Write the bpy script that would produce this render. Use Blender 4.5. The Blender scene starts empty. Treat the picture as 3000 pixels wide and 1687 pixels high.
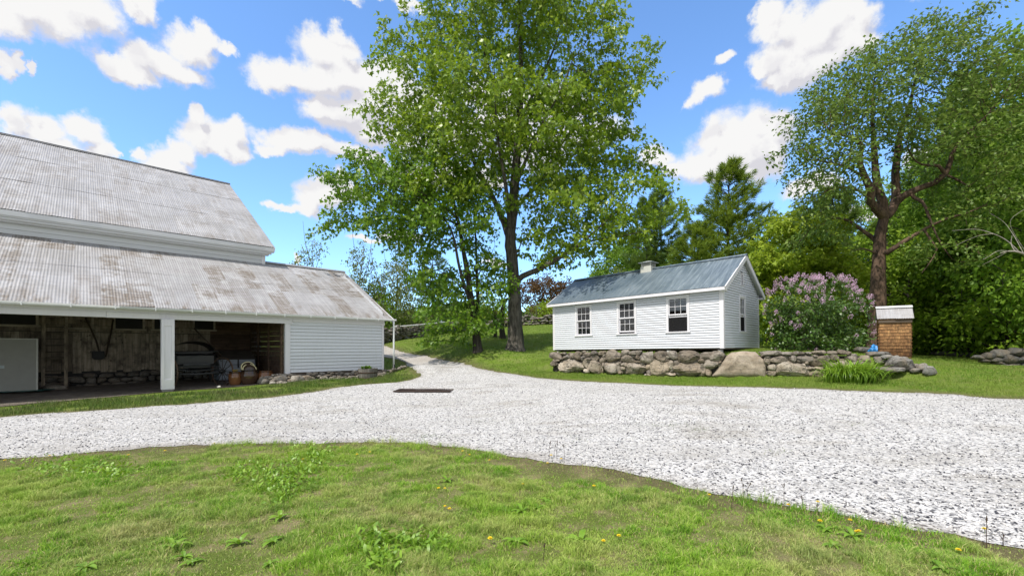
import bpy, math, random
import numpy as np
from mathutils import Vector, Matrix, noise
from mathutils.geometry import delaunay_2d_cdt
R = math.radians
PI = math.pi
sc = bpy.context.scene
COL = sc.collection
rng = np.random.default_rng(7)
random.seed(7)

# ---------------------------------------------------------------- camera model
F, CU, CV, H = 1290.0, 1500.0, 1016.0, 1.6      # focal length / centre / horizon in photo pixels, eye height
K = 3000 / 2576.0
def W(u, v, Y):
    """a point of the place at depth Y seen at photo pixel (u, v)"""
    return Vector(((u - CU) / F * Y, Y, H - (v - CV) / F * Y))

# ---------------------------------------------------------------- objects
def tag(o, label=None, cat=None, group=None, kind=None):
    if label: o['label'] = label
    if cat: o['category'] = cat
    if group: o['group'] = group
    if kind: o['kind'] = kind
    return o

def thing(name, label, cat, loc=(0, 0, 0), rz=0.0, group=None, rot=None):
    o = bpy.data.objects.new(name, None)
    COL.objects.link(o)
    o.location = loc
    o.rotation_euler = rot if rot else (0, 0, rz)
    o.empty_display_size = 0.2
    return tag(o, label, cat, group)

def link(name, me, mat, parent=None, smooth=False, loc=None, rot=None):
    if mat is not None and not me.materials: me.materials.append(mat)
    if smooth:
        me.polygons.foreach_set('use_smooth', [True] * len(me.polygons))
    o = bpy.data.objects.new(name, me)
    COL.objects.link(o)
    if parent: o.parent = parent
    if loc is not None: o.location = loc
    if rot is not None: o.rotation_euler = rot
    return o

def dup(root, loc, rz=0.0, scale=1.0, label=None, group=None):
    r = root.copy(); COL.objects.link(r)
    r.location = loc; r.rotation_euler = (0, 0, rz)
    r.scale = (scale, scale, scale) if not hasattr(scale, '__len__') else scale
    if label: r['label'] = label
    if group: r['group'] = group
    for ch in list(root.children):
        c = ch.copy(); COL.objects.link(c); c.parent = r
        for g in ch.children:
            d = g.copy(); COL.objects.link(d); d.parent = c
    return r

def np_mesh(name, V, Fc):
    V = np.asarray(V, dtype=np.float32); Fc = np.asarray(Fc, dtype=np.int32)
    me = bpy.data.meshes.new(name)
    m, k = Fc.shape
    me.vertices.add(len(V)); me.vertices.foreach_set('co', V.ravel())
    me.loops.add(m * k); me.loops.foreach_set('vertex_index', Fc.ravel())
    me.polygons.add(m); me.polygons.foreach_set('loop_start', np.arange(m, dtype=np.int32) * k)
    me.update(calc_edges=True)
    return me

class MB:
    def __init__(s): s.v = []; s.f = []
    def add(s, vs, fs):
        n = len(s.v)
        s.v.extend([tuple(p) for p in vs]); s.f.extend([tuple(i + n for i in f) for f in fs])
        return s
    def quad(s, a, b, c, d): return s.add([a, b, c, d], [(0, 1, 2, 3)])
    def box(s, x0, x1, y0, y1, z0, z1, M=None):
        vs = [Vector(p) for p in ((x0,y0,z0),(x1,y0,z0),(x1,y1,z0),(x0,y1,z0),(x0,y0,z1),(x1,y0,z1),(x1,y1,z1),(x0,y1,z1))]
        if M is not None: vs = [M @ p for p in vs]
        return s.add(vs, [(0,3,2,1),(4,5,6,7),(0,1,5,4),(1,2,6,5),(2,3,7,6),(3,0,4,7)])
    def bbox(s, x0, x1, y0, y1, z0, z1, b=0.006, M=None):
        """box with chamfered vertical and horizontal edges"""
        b = min(b, (x1-x0)*.45, (y1-y0)*.45, (z1-z0)*.45)
        vs = []; idx = {}
        for ix in (0, 1):
            for iy in (0, 1):
                for iz in (0, 1):
                    for ax in range(3):
                        p = [(x1-b if ix else x0+b), (y1-b if iy else y0+b), (z1-b if iz else z0+b)]
                        p[ax] = ((x0, x1)[ix], (y0, y1)[iy], (z0, z1)[iz])[ax]
                        idx[ix, iy, iz, ax] = len(vs)
                        vs.append(M @ Vector(p) if M is not None else Vector(p))
        fs = []
        for ax in range(3):
            o1, o2 = [a for a in range(3) if a != ax]
            for sgn in (0, 1):
                def key(a, c):
                    t = [0, 0, 0]; t[ax] = sgn; t[o1] = a; t[o2] = c
                    return idx[t[0], t[1], t[2], ax]
                f = [key(0,0), key(1,0), key(1,1), key(0,1)]
                flip = (sgn == 0) != (ax == 1)
                fs.append(f[::-1] if flip else f)
        for ax in range(3):   # edges along ax
            o1, o2 = [a for a in range(3) if a != ax]
            for a in (0, 1):
                for c in (0, 1):
                    def key(e, face):
                        t = [0, 0, 0]; t[ax] = e; t[o1] = a; t[o2] = c
                        return idx[t[0], t[1], t[2], face]
                    f = [key(0,o1), key(1,o1), key(1,o2), key(0,o2)]
                    flip = (a == c) != (ax == 1)
                    fs.append(f if not flip else f[::-1])
        for ix in (0, 1):
            for iy in (0, 1):
                for iz in (0, 1):
                    f = [idx[ix,iy,iz,0], idx[ix,iy,iz,1], idx[ix,iy,iz,2]]
                    fs.append(f if (ix+iy+iz) % 2 else f[::-1])
        return s.add(vs, fs)
    def bar(s, a, b, w, t, up=(0, 0, 1)):
        """rectangular bar from a to b, w across, t thick along up"""
        a = Vector(a); b = Vector(b); d = (b - a).normalized(); up = Vector(up)
        x = d.cross(up)
        if x.length < 1e-4: x = d.cross(Vector((1, 0, 0)))
        x.normalize(); y = x.cross(d)
        vs = []
        for p in (a, b):
            for sx, sy in ((-1,-1),(1,-1),(1,1),(-1,1)): vs.append(p + x*sx*w/2 + y*sy*t/2)
        return s.add(vs, [(0,1,2,3),(7,6,5,4),(0,4,5,1),(1,5,6,2),(2,6,7,3),(3,7,4,0)])
    def tube(s, pts, rad, n=8, caps=True):
        pts = [Vector(p) for p in pts]
        if not hasattr(rad, '__len__'): rad = [rad] * len(pts)
        d = (pts[1] - pts[0]).normalized()
        x = d.orthogonal().normalized()
        base = len(s.v)
        for i, p in enumerate(pts):
            if i == 0: t = pts[1] - pts[0]
            elif i == len(pts) - 1: t = pts[-1] - pts[-2]
            else: t = pts[i+1] - pts[i-1]
            t.normalize()
            x = (x - t * x.dot(t))
            x = x.normalized() if x.length > 1e-6 else t.orthogonal().normalized()
            y = t.cross(x)
            for k in range(n):
                a = 2*PI*k/n
                s.v.append(tuple(p + (x*math.cos(a) + y*math.sin(a)) * rad[i]))
        for i in range(len(pts) - 1):
            for k in range(n):
                k2 = (k+1) % n
                s.f.append((base+i*n+k, base+i*n+k2, base+(i+1)*n+k2, base+(i+1)*n+k))
        if caps:
            s.f.append(tuple(base+k for k in range(n))[::-1])
            s.f.append(tuple(base+(len(pts)-1)*n+k for k in range(n)))
        return s
    def lathe(s, prof, n=24, M=None):
        base = len(s.v)
        for r, z in prof:
            for k in range(n):
                a = 2*PI*k/n; p = Vector((r*math.cos(a), r*math.sin(a), z))
                s.v.append(tuple(M @ p if M is not None else p))
        for i in range(len(prof)-1):
            for k in range(n):
                k2 = (k+1) % n
                s.f.append((base+i*n+k, base+i*n+k2, base+(i+1)*n+k2, base+(i+1)*n+k))
        return s
    def mesh(s, name):
        me = bpy.data.meshes.new(name)
        me.from_pydata(s.v, [], s.f); me.update()
        return me
    def obj(s, name, mat, parent=None, smooth=False, loc=None, rot=None, label=None, kind=None):
        o = link(name, s.mesh(name), mat, parent, smooth, loc, rot)
        if label: o['label'] = label
        if kind: o['kind'] = kind
        return o

# ---------------------------------------------------------------- numpy noise
def vnoise(x, y, seed=0):
    x = np.asarray(x, float); y = np.asarray(y, float)
    xi = np.floor(x).astype(np.int64); yi = np.floor(y).astype(np.int64)
    fx = x - xi; fy = y - yi
    fx = fx*fx*(3-2*fx); fy = fy*fy*(3-2*fy)
    def h(a, b):
        n = (a*374761393 + b*668265263 + seed*974711) & 0x7fffffff
        n = ((n ^ (n >> 13)) * 1274126177) & 0x7fffffff
        return ((n ^ (n >> 16)) & 0xffff) / 65535.0
    return (h(xi,yi)*(1-fx)+h(xi+1,yi)*fx)*(1-fy) + (h(xi,yi+1)*(1-fx)+h(xi+1,yi+1)*fx)*fy
def fbm(x, y, seed=0, o=3):
    a = 0.0; s = 0.0; k = 1.0
    for i in range(o):
        a = a + k*vnoise(x*2**i+i*17.3, y*2**i-i*9.1, seed+i); s += k; k *= .5
    return a/s
def sstep(a, b, x):
    t = np.clip((x-a)/(b-a), 0, 1); return t*t*(3-2*t)

# ---------------------------------------------------------------- materials
class Mat:
    def __init__(s, name):
        s.m = bpy.data.materials.new(name); s.m.use_nodes = True
        s.t = s.m.node_tree; s.t.nodes.clear()
        s.out = s.t.nodes.new('ShaderNodeOutputMaterial')
    def set(s, sock, v):
        if isinstance(v, bpy.types.NodeSocket): s.t.links.new(v, sock)
        elif isinstance(v, (tuple, list)) and sock.type == 'RGBA' and len(v) == 3: sock.default_value = (*v, 1)
        else: sock.default_value = v
    def n(s, typ, ins=None, **props):
        nd = s.t.nodes.new('ShaderNode' + typ)
        for k, v in props.items(): setattr(nd, k, v)
        for k, v in (ins or {}).items(): s.set(nd.inputs[k], v)
        return nd
    def obj(s): return s.n('TexCoord').outputs['Object']
    def pos(s): return s.n('NewGeometry').outputs['Position']
    def map(s, vec, scale=(1,1,1), loc=(0,0,0), rot=(0,0,0)):
        return s.n('Mapping', {'Vector': vec, 'Scale': scale, 'Location': loc, 'Rotation': rot}).outputs[0]
    def noise(s, vec, scale=1.0, detail=3.0, rough=.55, dist=0.0):
        return s.n('TexNoise', {'Vector': vec, 'Scale': scale, 'Detail': detail, 'Roughness': rough, 'Distortion': dist}).outputs['Fac']
    def vor(s, vec, scale=1.0, feature='F1', out='Distance', rand=1.0):
        return s.n('TexVoronoi', {'Vector': vec, 'Scale': scale, 'Randomness': rand}, feature=feature).outputs[out]
    def ramp(s, fac, stops, interp='LINEAR'):
        nd = s.n('ValToRGB', {'Fac': fac}); cr = nd.color_ramp; cr.interpolation = interp
        while len(cr.elements) < len(stops): cr.elements.new(.5)
        for e, (p, c) in zip(cr.elements, stops):
            e.position = p; e.color = (c, c, c, 1) if not hasattr(c, '__len__') else (*c, 1)
        return nd.outputs['Color']
    def mix(s, fac, a, b, blend='MIX'):
        nd = s.n('Mix', data_type='RGBA', blend_type=blend)
        s.set(nd.inputs[0], fac); s.set(nd.inputs[6], a); s.set(nd.inputs[7], b)
        return nd.outputs[2]
    def math(s, op, a, b=0.0, c=0.0, clamp=False):
        nd = s.n('Math', {0: a, 1: b, 2: c}, operation=op, use_clamp=clamp); return nd.outputs[0]
    def rnd(s): return s.n('NewGeometry').outputs['Random Per Island']
    def orand(s): return s.n('ObjectInfo').outputs['Random']
    def bump(s, h, strength=.3, dist=.02): return s.n('Bump', {'Height': h, 'Strength': strength, 'Distance': dist}).outputs[0]
    def principled(s, col, rough=.6, metal=0.0, normal=None, spec=.5, **kw):
        p = s.n('BsdfPrincipled', {'Base Color': col, 'Roughness': rough, 'Metallic': metal, 'Specular IOR Level': spec})
        if normal is not None: s.set(p.inputs['Normal'], normal)
        for k, v in kw.items(): s.set(p.inputs[k], v)
        s.t.links.new(p.outputs[0], s.out.inputs[0])
        return s.m
    def surface(s, sh): s.t.links.new(sh, s.out.inputs[0]); return s.m

def simple(name, col, rough=.6, metal=0.0, var=.12, scale=6.0, bump=.15, spec=.5):
    m = Mat(name); o = m.obj(); f = m.noise(o, scale, 4, .6)
    c = m.mix(m.ramp(f, [(.3, 0.0), (.7, 1.0)]), tuple(x*(1-var) for x in col), tuple(min(1, x*(1+var)) for x in col))
    return m.principled(c, rough, metal, m.bump(m.noise(o, scale*8, 3), bump, .004), spec)

def paint_mat(name, col=(.70, .71, .73), dirt=.35, streak=(9, 9, .7)):
    m = Mat(name); o = m.obj()
    big = m.noise(o, .7, 4, .6)
    st = m.noise(m.map(o, streak), 1.6, 5, .65)
    fine = m.noise(o, 45, 2, .5)
    r = m.rnd()
    base = m.mix(m.math('MULTIPLY', r, .55), col, tuple(c*.9 for c in col))
    d = m.math('MULTIPLY', m.ramp(st, [(.48, 0.0), (.78, 1.0)]), m.ramp(big, [(.35, .15), (.7, 1.0)]))
    c = m.mix(m.math('MULTIPLY', d, dirt), base, (.40, .39, .35))
    c = m.mix(m.math('MULTIPLY', m.ramp(fine, [(.62, 0.0), (.75, 1.0)]), .12), c, (.35, .34, .32))
    return m.principled(c, .55, 0, m.bump(m.noise(m.map(o, (3, 3, 40)), 4, 3), .12, .004), .35)

def wood_mat(name, c1, c2, c3, axis=2, rough=.85, scale=1.0, darkfac=.6):
    """weathered boards: per-board tone, grain along axis, dark weather blotches"""
    m = Mat(name); o = m.obj(); r = m.rnd()
    sc_ = [14*scale]*3; sc_[axis] = .9*scale
    shift = m.n('CombineXYZ', {0: m.math('MULTIPLY', r, 37.0), 1: m.math('MULTIPLY', r, 11.0), 2: m.math('MULTIPLY', r, 23.0)}).outputs[0]
    v = m.n('VectorMath', {0: o, 1: shift}, operation='ADD').outputs[0]
    g = m.noise(m.map(v, tuple(sc_)), 1.0, 5, .65, .6)
    bl = m.noise(v, 2.3*scale, 4, .65)
    knots = m.noise(v, 7*scale, 2, .5)
    c = m.mix(r, c1, c2)
    c = m.mix(m.math('MULTIPLY', m.ramp(g, [(.38, 1.0), (.62, 0.0)]), .55), c, c3)
    c = m.mix(m.math('MULTIPLY', m.ramp(bl, [(.45, 0.0), (.68, 1.0)]), darkfac), c, c3)
    c = m.mix(m.math('MULTIPLY', m.ramp(knots, [(.68, 0.0), (.74, 1.0)]), .7), c, tuple(x*.4 for x in c3))
    return m.principled(c, rough, 0, m.bump(g, .35, .006), .25)

def stone_mat(name, tones, lichen=.5, scale=1.0, per_object=True, cracks=.45):
    m = Mat(name); o = m.obj()
    r = m.orand() if per_object else m.rnd()
    shift = m.n('CombineXYZ', {0: m.math('MULTIPLY', r, 91.0), 1: m.math('MULTIPLY', r, 57.0), 2: m.math('MULTIPLY', r, 33.0)}).outputs[0]
    v = m.n('VectorMath', {0: o, 1: shift}, operation='ADD').outputs[0]
    n = len(tones)
    c = m.ramp(r, [((i+.5)/n, t) for i, t in enumerate(tones)])
    a = m.noise(v, 2.2*scale, 5, .65, .5)
    b = m.noise(v, 5.5*scale, 6, .7)
    g = m.noise(v, 60*scale, 3, .6)
    strata = m.noise(m.map(v, (1.2, 1.2, 9), rot=(.2, .3, 0)), 1.6*scale, 4, .6, .8)
    c = m.mix(m.math('MULTIPLY', m.ramp(a, [(.42, 0.0), (.62, 1.0)]), .6), c, (.23, .175, .115))
    c = m.mix(m.math('MULTIPLY', m.ramp(strata, [(.35, 1.0), (.55, 0.0)]), .35), c, (.10, .085, .072))
    c = m.mix(m.math('MULTIPLY', m.ramp(b, [(.52, 0.0), (.63, 1.0)]), lichen), c, (.052, .048, .044))
    c = m.mix(m.math('MULTIPLY', m.ramp(m.noise(v, 9*scale, 5, .7), [(.62, 0.0), (.70, 1.0)]), .65), c, (.46, .45, .41))
    c = m.mix(m.ramp(g, [(.35, .28), (.65, 0.0)]), c, (.05, .045, .04))
    ck = m.vor(m.n('VectorMath', {0: v, 1: m.n('VectorMath', {0: m.n('TexNoise', {'Vector': v, 'Scale': 3.0*scale, 'Detail': 3.0}).outputs['Color'], 1: (.35, .35, .35)}, operation='MULTIPLY').outputs[0]}, operation='ADD').outputs[0], 2.1*scale, 'DISTANCE_TO_EDGE')
    crack = m.ramp(ck, [(.0, 1.0), (.035, 0.0)])
    c = m.mix(m.math('MULTIPLY', crack, cracks), c, (.045, .04, .035))
    hgt = m.math('SUBTRACT', m.math('ADD', m.math('MULTIPLY', b, 1.2), m.math('MULTIPLY', g, .35)), m.math('MULTIPLY', crack, cracks))
    return m.principled(c, .88, 0, m.bump(hgt, .8, .035), .25)

def leaf_mat(name, c1, c2, c3, trans=.35, rough=.5, patch=.8, spec=.4, tcol=None):
    m = Mat(name); r = m.rnd()
    big = m.noise(m.pos(), patch, 3, .6)
    c = m.ramp(r, [(0.0, c1), (.5, c2), (1.0, c3)])
    c = m.mix(m.ramp(big, [(.35, .55), (.65, 0.0)]), c, c1)
    p = m.n('BsdfPrincipled', {'Base Color': c, 'Roughness': rough, 'Specular IOR Level': spec})
    t = m.n('BsdfTranslucent', {'Color': m.mix(.5, c, tcol or (c3[0]*1.6, c3[1]*1.5, c3[2]*.9))})
    mx = m.n('MixShader', {0: trans, 1: p.outputs[0], 2: t.outputs[0]})
    return m.surface(mx.outputs[0])

def bark_mat(name, c1, c2, zs=1.2, xs=9.0, rough=.9, bumpd=.03):
    m = Mat(name); o = m.obj()
    g = m.noise(m.map(o, (xs, xs, zs)), 1.6, 6, .7, .8)
    b = m.noise(o, 1.7, 4, .6)
    c = m.mix(m.ramp(g, [(.36, 0.0), (.62, 1.0)]), c1, c2)
    c = m.mix(m.math('MULTIPLY', m.ramp(b, [(.5, 0.0), (.66, 1.0)]), .5), c, tuple(x*1.5 for x in c2))
    return m.principled(c, rough, 0, m.bump(g, .9, bumpd), .2)
# ================================================================ TERRAIN
BO = Vector((-5.976, 20.5, 0.0)); BL = Vector((.7175, .6966, 0)); BP = Vector((-.6966, .7175, 0))   # barn corner, along, inward
def barn_pt(l, p, z): q = BO + BL*l + BP*p; q.z = z; return q
WL = Vector((1.66, 19.0, 0)); WR = Vector((11.9, 13.9, 0))        # front face of the retaining wall, left and right end
WD = (WR - WL).normalized(); WN = Vector((-WD.y, WD.x, 0)); WLEN = (WR - WL).length   # WN points uphill, behind the wall
def _pts(lst): return [tuple(W(u, v, Y)) for u, v, Y in lst]
common = [(0,-12,0),(-12,-8,0),(12,-8,0.05),(0,0,0),(0,3.2,0),(-4,3.2,0),(4,3.2,0),(-8,4,0),(8,4,.05),(-7,7,0.0),(0,7,0),(7,7,.1),(0,10.5,.02),
          (-12.3,10.6,-.02),(-16,8,-.05),(-25,6,-.1),(-30,30,.5),(18,7,.2),(35,10,.5)]
common += [tuple(barn_pt(-8,-.2,.07)), tuple(barn_pt(-12,0,.0)), tuple(barn_pt(-18,0,-.05)), tuple(barn_pt(-12,5,.05)), tuple(barn_pt(-8,5,.15)), tuple(barn_pt(-4,5,.3)),
           tuple(barn_pt(-4,-.4,.2)), tuple(barn_pt(0,-.5,.33)), tuple(barn_pt(1.5,2,.6)), tuple(barn_pt(2,6,1.05))]
common += _pts([(490,1150,14.7),(1100,1108,18.9),(1220,1100,19.0),(1165,1030,28.5),(1205,1036,27.3),(1258,1046,25),(1328,1061,22.4),(1397,1077,20.3),(1490,1095,18.3),(1560,1112,16.6),(1205,1078,20.4),(1300,1100,18.6),
                (1510,1026,24),(1396,1030,23),(1300,1012,28),(1130,1003,31.5),(1240,988,35.5),(1340,972,42),(1480,962,43),(1619,952,43),(1500,985,32),(1430,1005,27)])
common += [(-14,36,1.9),(-10,48,3.6),(0,60,4.8),(20,60,4.2),(-40,70,4),(45,60,3),(0,120,7),(-80,120,6),(80,120,5),(0,300,9),(-250,300,8),(250,300,8),(-250,-100,0),(250,-100,0),(0,-200,0)]
low = _pts([(1640,1093,18.7),(1850,1103,17.2),(2100,1108,15.9),(2300,1108,14.8),(2430,1112,14.2),(2560,1105,14.2),(2700,1095,14.6),(2850,1110,13.6),(3000,1165,10.9),(2400,1150,11.6),(2000,1135,13.4),(1800,1180,10.6)])
right = _pts([(2950,1072,20),(2800,1050,24),(2700,1040,29),(3000,1045,30),(2750,1065,18.5)]) + [(28,20,.9),(30,36,1.6),(18,40,2.2)]
up = [(4.5,19.6,1.36),(8,17.4,1.38),(10.5,16.2,1.36),(12.5,15.4,1.30),(12,18,1.4),(7,22,1.55),(11,21,1.5),(3,24,1.6),(14.5,17.5,1.15)]
class RBF:
    def __init__(s, pts, c=2.0, lam=1e-3):
        P = np.array(pts, float); s.P = P[:, :2]; s.c = c; n = len(P)
        A = np.zeros((n+3, n+3)); D = np.sqrt(((s.P[:, None]-s.P[None])**2).sum(-1)+c*c)
        A[:n, :n] = D - lam*np.eye(n)*0; A[:n, n] = 1; A[:n, n+1:] = s.P; A[n, :n] = 1; A[n+1:, :n] = s.P.T
        b = np.zeros(n+3); b[:n] = P[:, 2]
        s.w = np.linalg.lstsq(A, b, rcond=1e-9)[0]
    def __call__(s, X, Y):
        X = np.asarray(X, float); Y = np.asarray(Y, float); sh = X.shape; q = np.stack([X.ravel(), Y.ravel()], 1)
        out = np.empty(len(q))
        for i in range(0, len(q), 20000):
            k = q[i:i+20000]; D = np.sqrt(((k[:, None]-s.P[None])**2).sum(-1)+s.c**2); n = len(s.P)
            out[i:i+20000] = D @ s.w[:n] + s.w[n] + k @ s.w[n+1:]
        return out.reshape(sh)
F_low = RBF(common + low + right)
F_up = RBF(common + up + right)
def terrain(X, Y):
    X = np.asarray(X, float); Y = np.asarray(Y, float)
    s = (X-WL.x)*WD.x + (Y-WL.y)*WD.y; d = (X-WL.x)*WN.x + (Y-WL.y)*WN.y
    out = np.maximum(np.maximum(-s-.2, s-WLEN+.2), 0)
    w = .22 + 1.0*np.minimum(out, 3.0)
    m = sstep(-w, w, d-.38)
    z = F_low(X, Y)*(1-m) + F_up(X, Y)*m
    far = sstep(45, 90, np.hypot(X, Y))
    z = z + (fbm(X*.35, Y*.35, 3)-.5)*.10*sstep(9, 16, Y) + (fbm(X*1.3, Y*1.3, 5)-.5)*.03 + far*(fbm(X*.02, Y*.02, 8)-.5)*3
    return z
def tz(x, y): return float(terrain(np.array([x]), np.array([y]))[0])
_YS = np.concatenate([np.arange(2.2, 40, .3), np.arange(40, 90, 1.0)])
def ground(u, v):
    """where the sight line through photo pixel (u, v) meets the ground"""
    ys = _YS
    for rep in range(3):
        X = (u-CU)/F*ys; Z = H-(v-CV)/F*ys
        g = terrain(X, ys); i = np.nonzero(Z <= g)[0]
        k = i[0] if len(i) else len(ys)-1
        if rep == 2 or k == 0: break
        ys = np.linspace(ys[k-1], ys[k], 13)
    return Vector((float(X[k]), float(ys[k]), float(g[k])))

# ---------------------------------------------------------------- drive outline (photo read at 2576 px)
lower = [(0,1155),(150,1146),(300,1131),(480,1122),(700,1117),(900,1114),(1050,1118),(1180,1130),(1300,1150),(1430,1166),(1500,1180),(1600,1201),(1720,1222),(1850,1247),(1980,1275),(2100,1291),(2200,1306),(2300,1326),(2400,1345),(2480,1360),(2576,1376)]
upper = [(2576,1005),(2400,993),(2250,986),(2050,979),(1850,974),(1650,968),(1500,961),(1390,954),(1280,940),(1200,925),(1140,911),(1080,898),(1035,890)]
left_edge = [(1000,903),(1035,925),(1058,943),(1045,953),(1000,961),(930,967),(850,976),(740,993),(600,1006),(400,1021),(200,1036),(0,1050)]
P = [ground(u*K, v*K) for u, v in lower]
a, b = P[0], P[-1]
drive = [Vector((-30, a.y-10, 0)), Vector((-16, a.y-2.6, 0))] + P + [Vector((b.x+2.5, b.y-1.2, 0)), Vector((b.x+9, b.y-3.2, 0)), Vector((22, b.y-1, 0)), Vector((22, 8.8, 0))]
drive += [ground(u*K, v*K) for u, v in upper]
q = drive[-1]
drive += [Vector((q.x-2.6, q.y+3.0, 0)), Vector((q.x-6.5, q.y+5.5, 0)), Vector((q.x-9.5, q.y+4.2, 0)), Vector((q.x-5.0, q.y+1.0, 0))]
P2 = [ground(u*K, v*K) for u, v in left_edge]
drive += P2
a2 = P2[-1]
drive += [Vector((a2.x-5, a2.y-5, 0)), Vector((a2.x-14, a2.y-14, 0))]
drive = [Vector((p.x, p.y)) for p in drive]
# soften and roughen the outline
def roughen(poly, seg=.16, amp=.13, seed=1):
    out = []
    n = len(poly)
    for i in range(n):
        p0, p1, p2, p3 = poly[i-1], poly[i], poly[(i+1) % n], poly[(i+2) % n]
        k = max(1, int((p2-p1).length/seg))
        for j in range(k):
            t = j/k
            if (p2-p1).length > 6: out.append(p1.lerp(p2, t)); continue
            c = .5*((2*p1) + (p2-p0)*t + (2*p0-5*p1+4*p2-p3)*t*t + (-p0+3*p1-3*p2+p3)*t**3)
            out.append(c)
    res = []
    for i, p in enumerate(out):
        a_ = out[i-1]; b_ = out[(i+1) % len(out)]
        d = (b_-a_); d = Vector((-d.y, d.x)).normalized() if d.length > 0 else Vector((0, 0))
        f = float(fbm(np.array([p.x*1.1]), np.array([p.y*1.1]), seed)[0]-.5)*2
        g = float(vnoise(np.array([p.x*5.0]), np.array([p.y*5.0]), seed+4)[0]-.5)*2
        res.append(p + d*(f*amp + g*.085))
    return res
DRV = roughen(drive)
DP = np.array([(p.x, p.y) for p in DRV])
def in_poly(X, Y, P=DP):
    X = np.asarray(X); Y = np.asarray(Y); ins = np.zeros(X.shape, bool)
    x0, y0 = P[:, 0], P[:, 1]; x1, y1 = np.roll(x0, -1), np.roll(y0, -1)
    for a_, b_, c_, d_ in zip(x0, y0, x1, y1):
        if b_ == d_: continue
        m = ((b_ > Y) != (d_ > Y)); t = (c_-a_)*(Y-b_)/(d_-b_)+a_
        ins ^= m & (X < t)
    return ins
_DG = None
def dist_poly(X, Y, P=None):
    """distance to an outline; the drive's own is read from a lattice"""
    global _DG
    if P is not None: return dist_exact(X, Y, P)
    if _DG is None:
        gx_, gy_ = np.arange(-26, 28.01, .1), np.arange(0, 36.01, .1); A_, B_ = np.meshgrid(gx_, gy_); _DG = dist_exact(A_, B_, DP)
    fx = np.clip((np.asarray(X, float)+26)/.1, 0, _DG.shape[1]-1.001); fy = np.clip(np.asarray(Y, float)/.1, 0, _DG.shape[0]-1.001)
    i = fx.astype(int); j = fy.astype(int); a_ = fx-i; b_ = fy-j
    return (_DG[j, i]*(1-a_)+_DG[j, i+1]*a_)*(1-b_)+(_DG[j+1, i]*(1-a_)+_DG[j+1, i+1]*a_)*b_
def dist_exact(X, Y, P):
    sh = np.shape(X); q = np.stack([np.ravel(X), np.ravel(Y)], 1); best = np.full(len(q), 1e9, np.float32); q = q.astype(np.float32)
    A = P.astype(np.float32); Bv = (np.roll(P, -1, 0)-P).astype(np.float32); L2 = (Bv**2).sum(1)+1e-9
    for i in range(0, len(q), 1500):
        k = q[i:i+1500]
        t = np.clip(((k[:, None]-A[None])*Bv[None]).sum(-1)/L2[None], 0, 1)
        dd = k[:, None]-(A[None]+t[..., None]*Bv[None])
        best[i:i+1500] = np.sqrt((dd**2).sum(-1).min(1))
    return best.reshape(sh)

# ---------------------------------------------------------------- ground sheets
def axis(*segs):
    out = []
    for a_, b_, s_ in segs: out.append(np.arange(a_, b_, s_))
    return np.concatenate(out + [np.array([segs[-1][1]])])
gx = axis((-420,-120,50),(-120,-40,10),(-40,-16,1.5),(-16,20,.28),(20,45,1.5),(45,120,10),(120,420,50))
gy = axis((-220,-20,40),(-20,2,2),(2,27,.28),(27,50,.7),(50,120,5),(120,480,40))
GX, GY = np.meshgrid(gx, gy); GZ = terrain(GX, GY)
nx, ny = len(gx), len(gy)
idx = np.arange(nx*ny).reshape(ny, nx)
FC = np.stack([idx[:-1,:-1], idx[:-1,1:], idx[1:,1:], idx[1:,:-1]], -1).reshape(-1, 4)
me = np_mesh('lawn', np.stack([GX, GY, GZ], -1).reshape(-1, 3), FC)
near = (np.abs(GX) < 24) & (GY > 0) & (GY < 34)
dd = np.full(GX.shape, 9.0); dd[near] = dist_poly(GX[near], GY[near])
at = me.attributes.new('edge', 'FLOAT', 'POINT'); at.data.foreach_set('value', dd.ravel().astype(np.float32))

m = Mat('lawn_ground'); o = m.pos()
e = m.n('Attribute', attribute_name='edge').outputs['Fac']
n1 = m.noise(o, .55, 5, .6); n2 = m.noise(o, 2.6, 5, .65); n3 = m.noise(o, 38, 4, .7); n4 = m.noise(m.map(o, (1, 1, 1)), 120, 2, .6)
g = m.ramp(n3, [(.3, (.07, .125, .015)), (.5, (.115, .19, .022)), (.7, (.165, .245, .034))])
g = m.mix(m.ramp(n1, [(.4, 0.0), (.65, .7)]), g, (.175, .25, .04))
th = m.ramp(n4, [(.3, (.19, .145, .08)), (.6, (.38, .31, .19))])
y = m.n('SeparateXYZ', {0: o}).outputs[1]
nearf = m.ramp(m.math('DIVIDE', y, 20.0), [(.38, 1.0), (.6, 0.30)])
g = m.mix(m.ramp(m.math('DIVIDE', y, 20.0), [(.40, .45), (.5, 0.0)]), g, m.ramp(n4, [(.3, (.05,.065,.018)), (.5, (.12,.125,.04)), (.7, (.24,.21,.11))]))
c = m.mix(m.math('MULTIPLY', m.ramp(n2, [(.44, 0.0), (.64, .85)]), nearf), g, th)
soil = m.ramp(n3, [(.3, (.075, .052, .034)), (.7, (.20, .155, .105))])
ef = m.ramp(m.math('ADD', e, m.math('MULTIPLY', m.math('SUBTRACT', n2, .5), 1.1)), [(.0, 1.0), (.75, 0.0)])
c = m.mix(m.math('MULTIPLY', ef, .8), c, soil)
lawn_m = m.principled(c, .95, 0, m.bump(m.math('ADD', n3, n4), .8, .03), .1)
tag(link('lawn', me, lawn_m, smooth=True), kind='structure')

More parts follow.
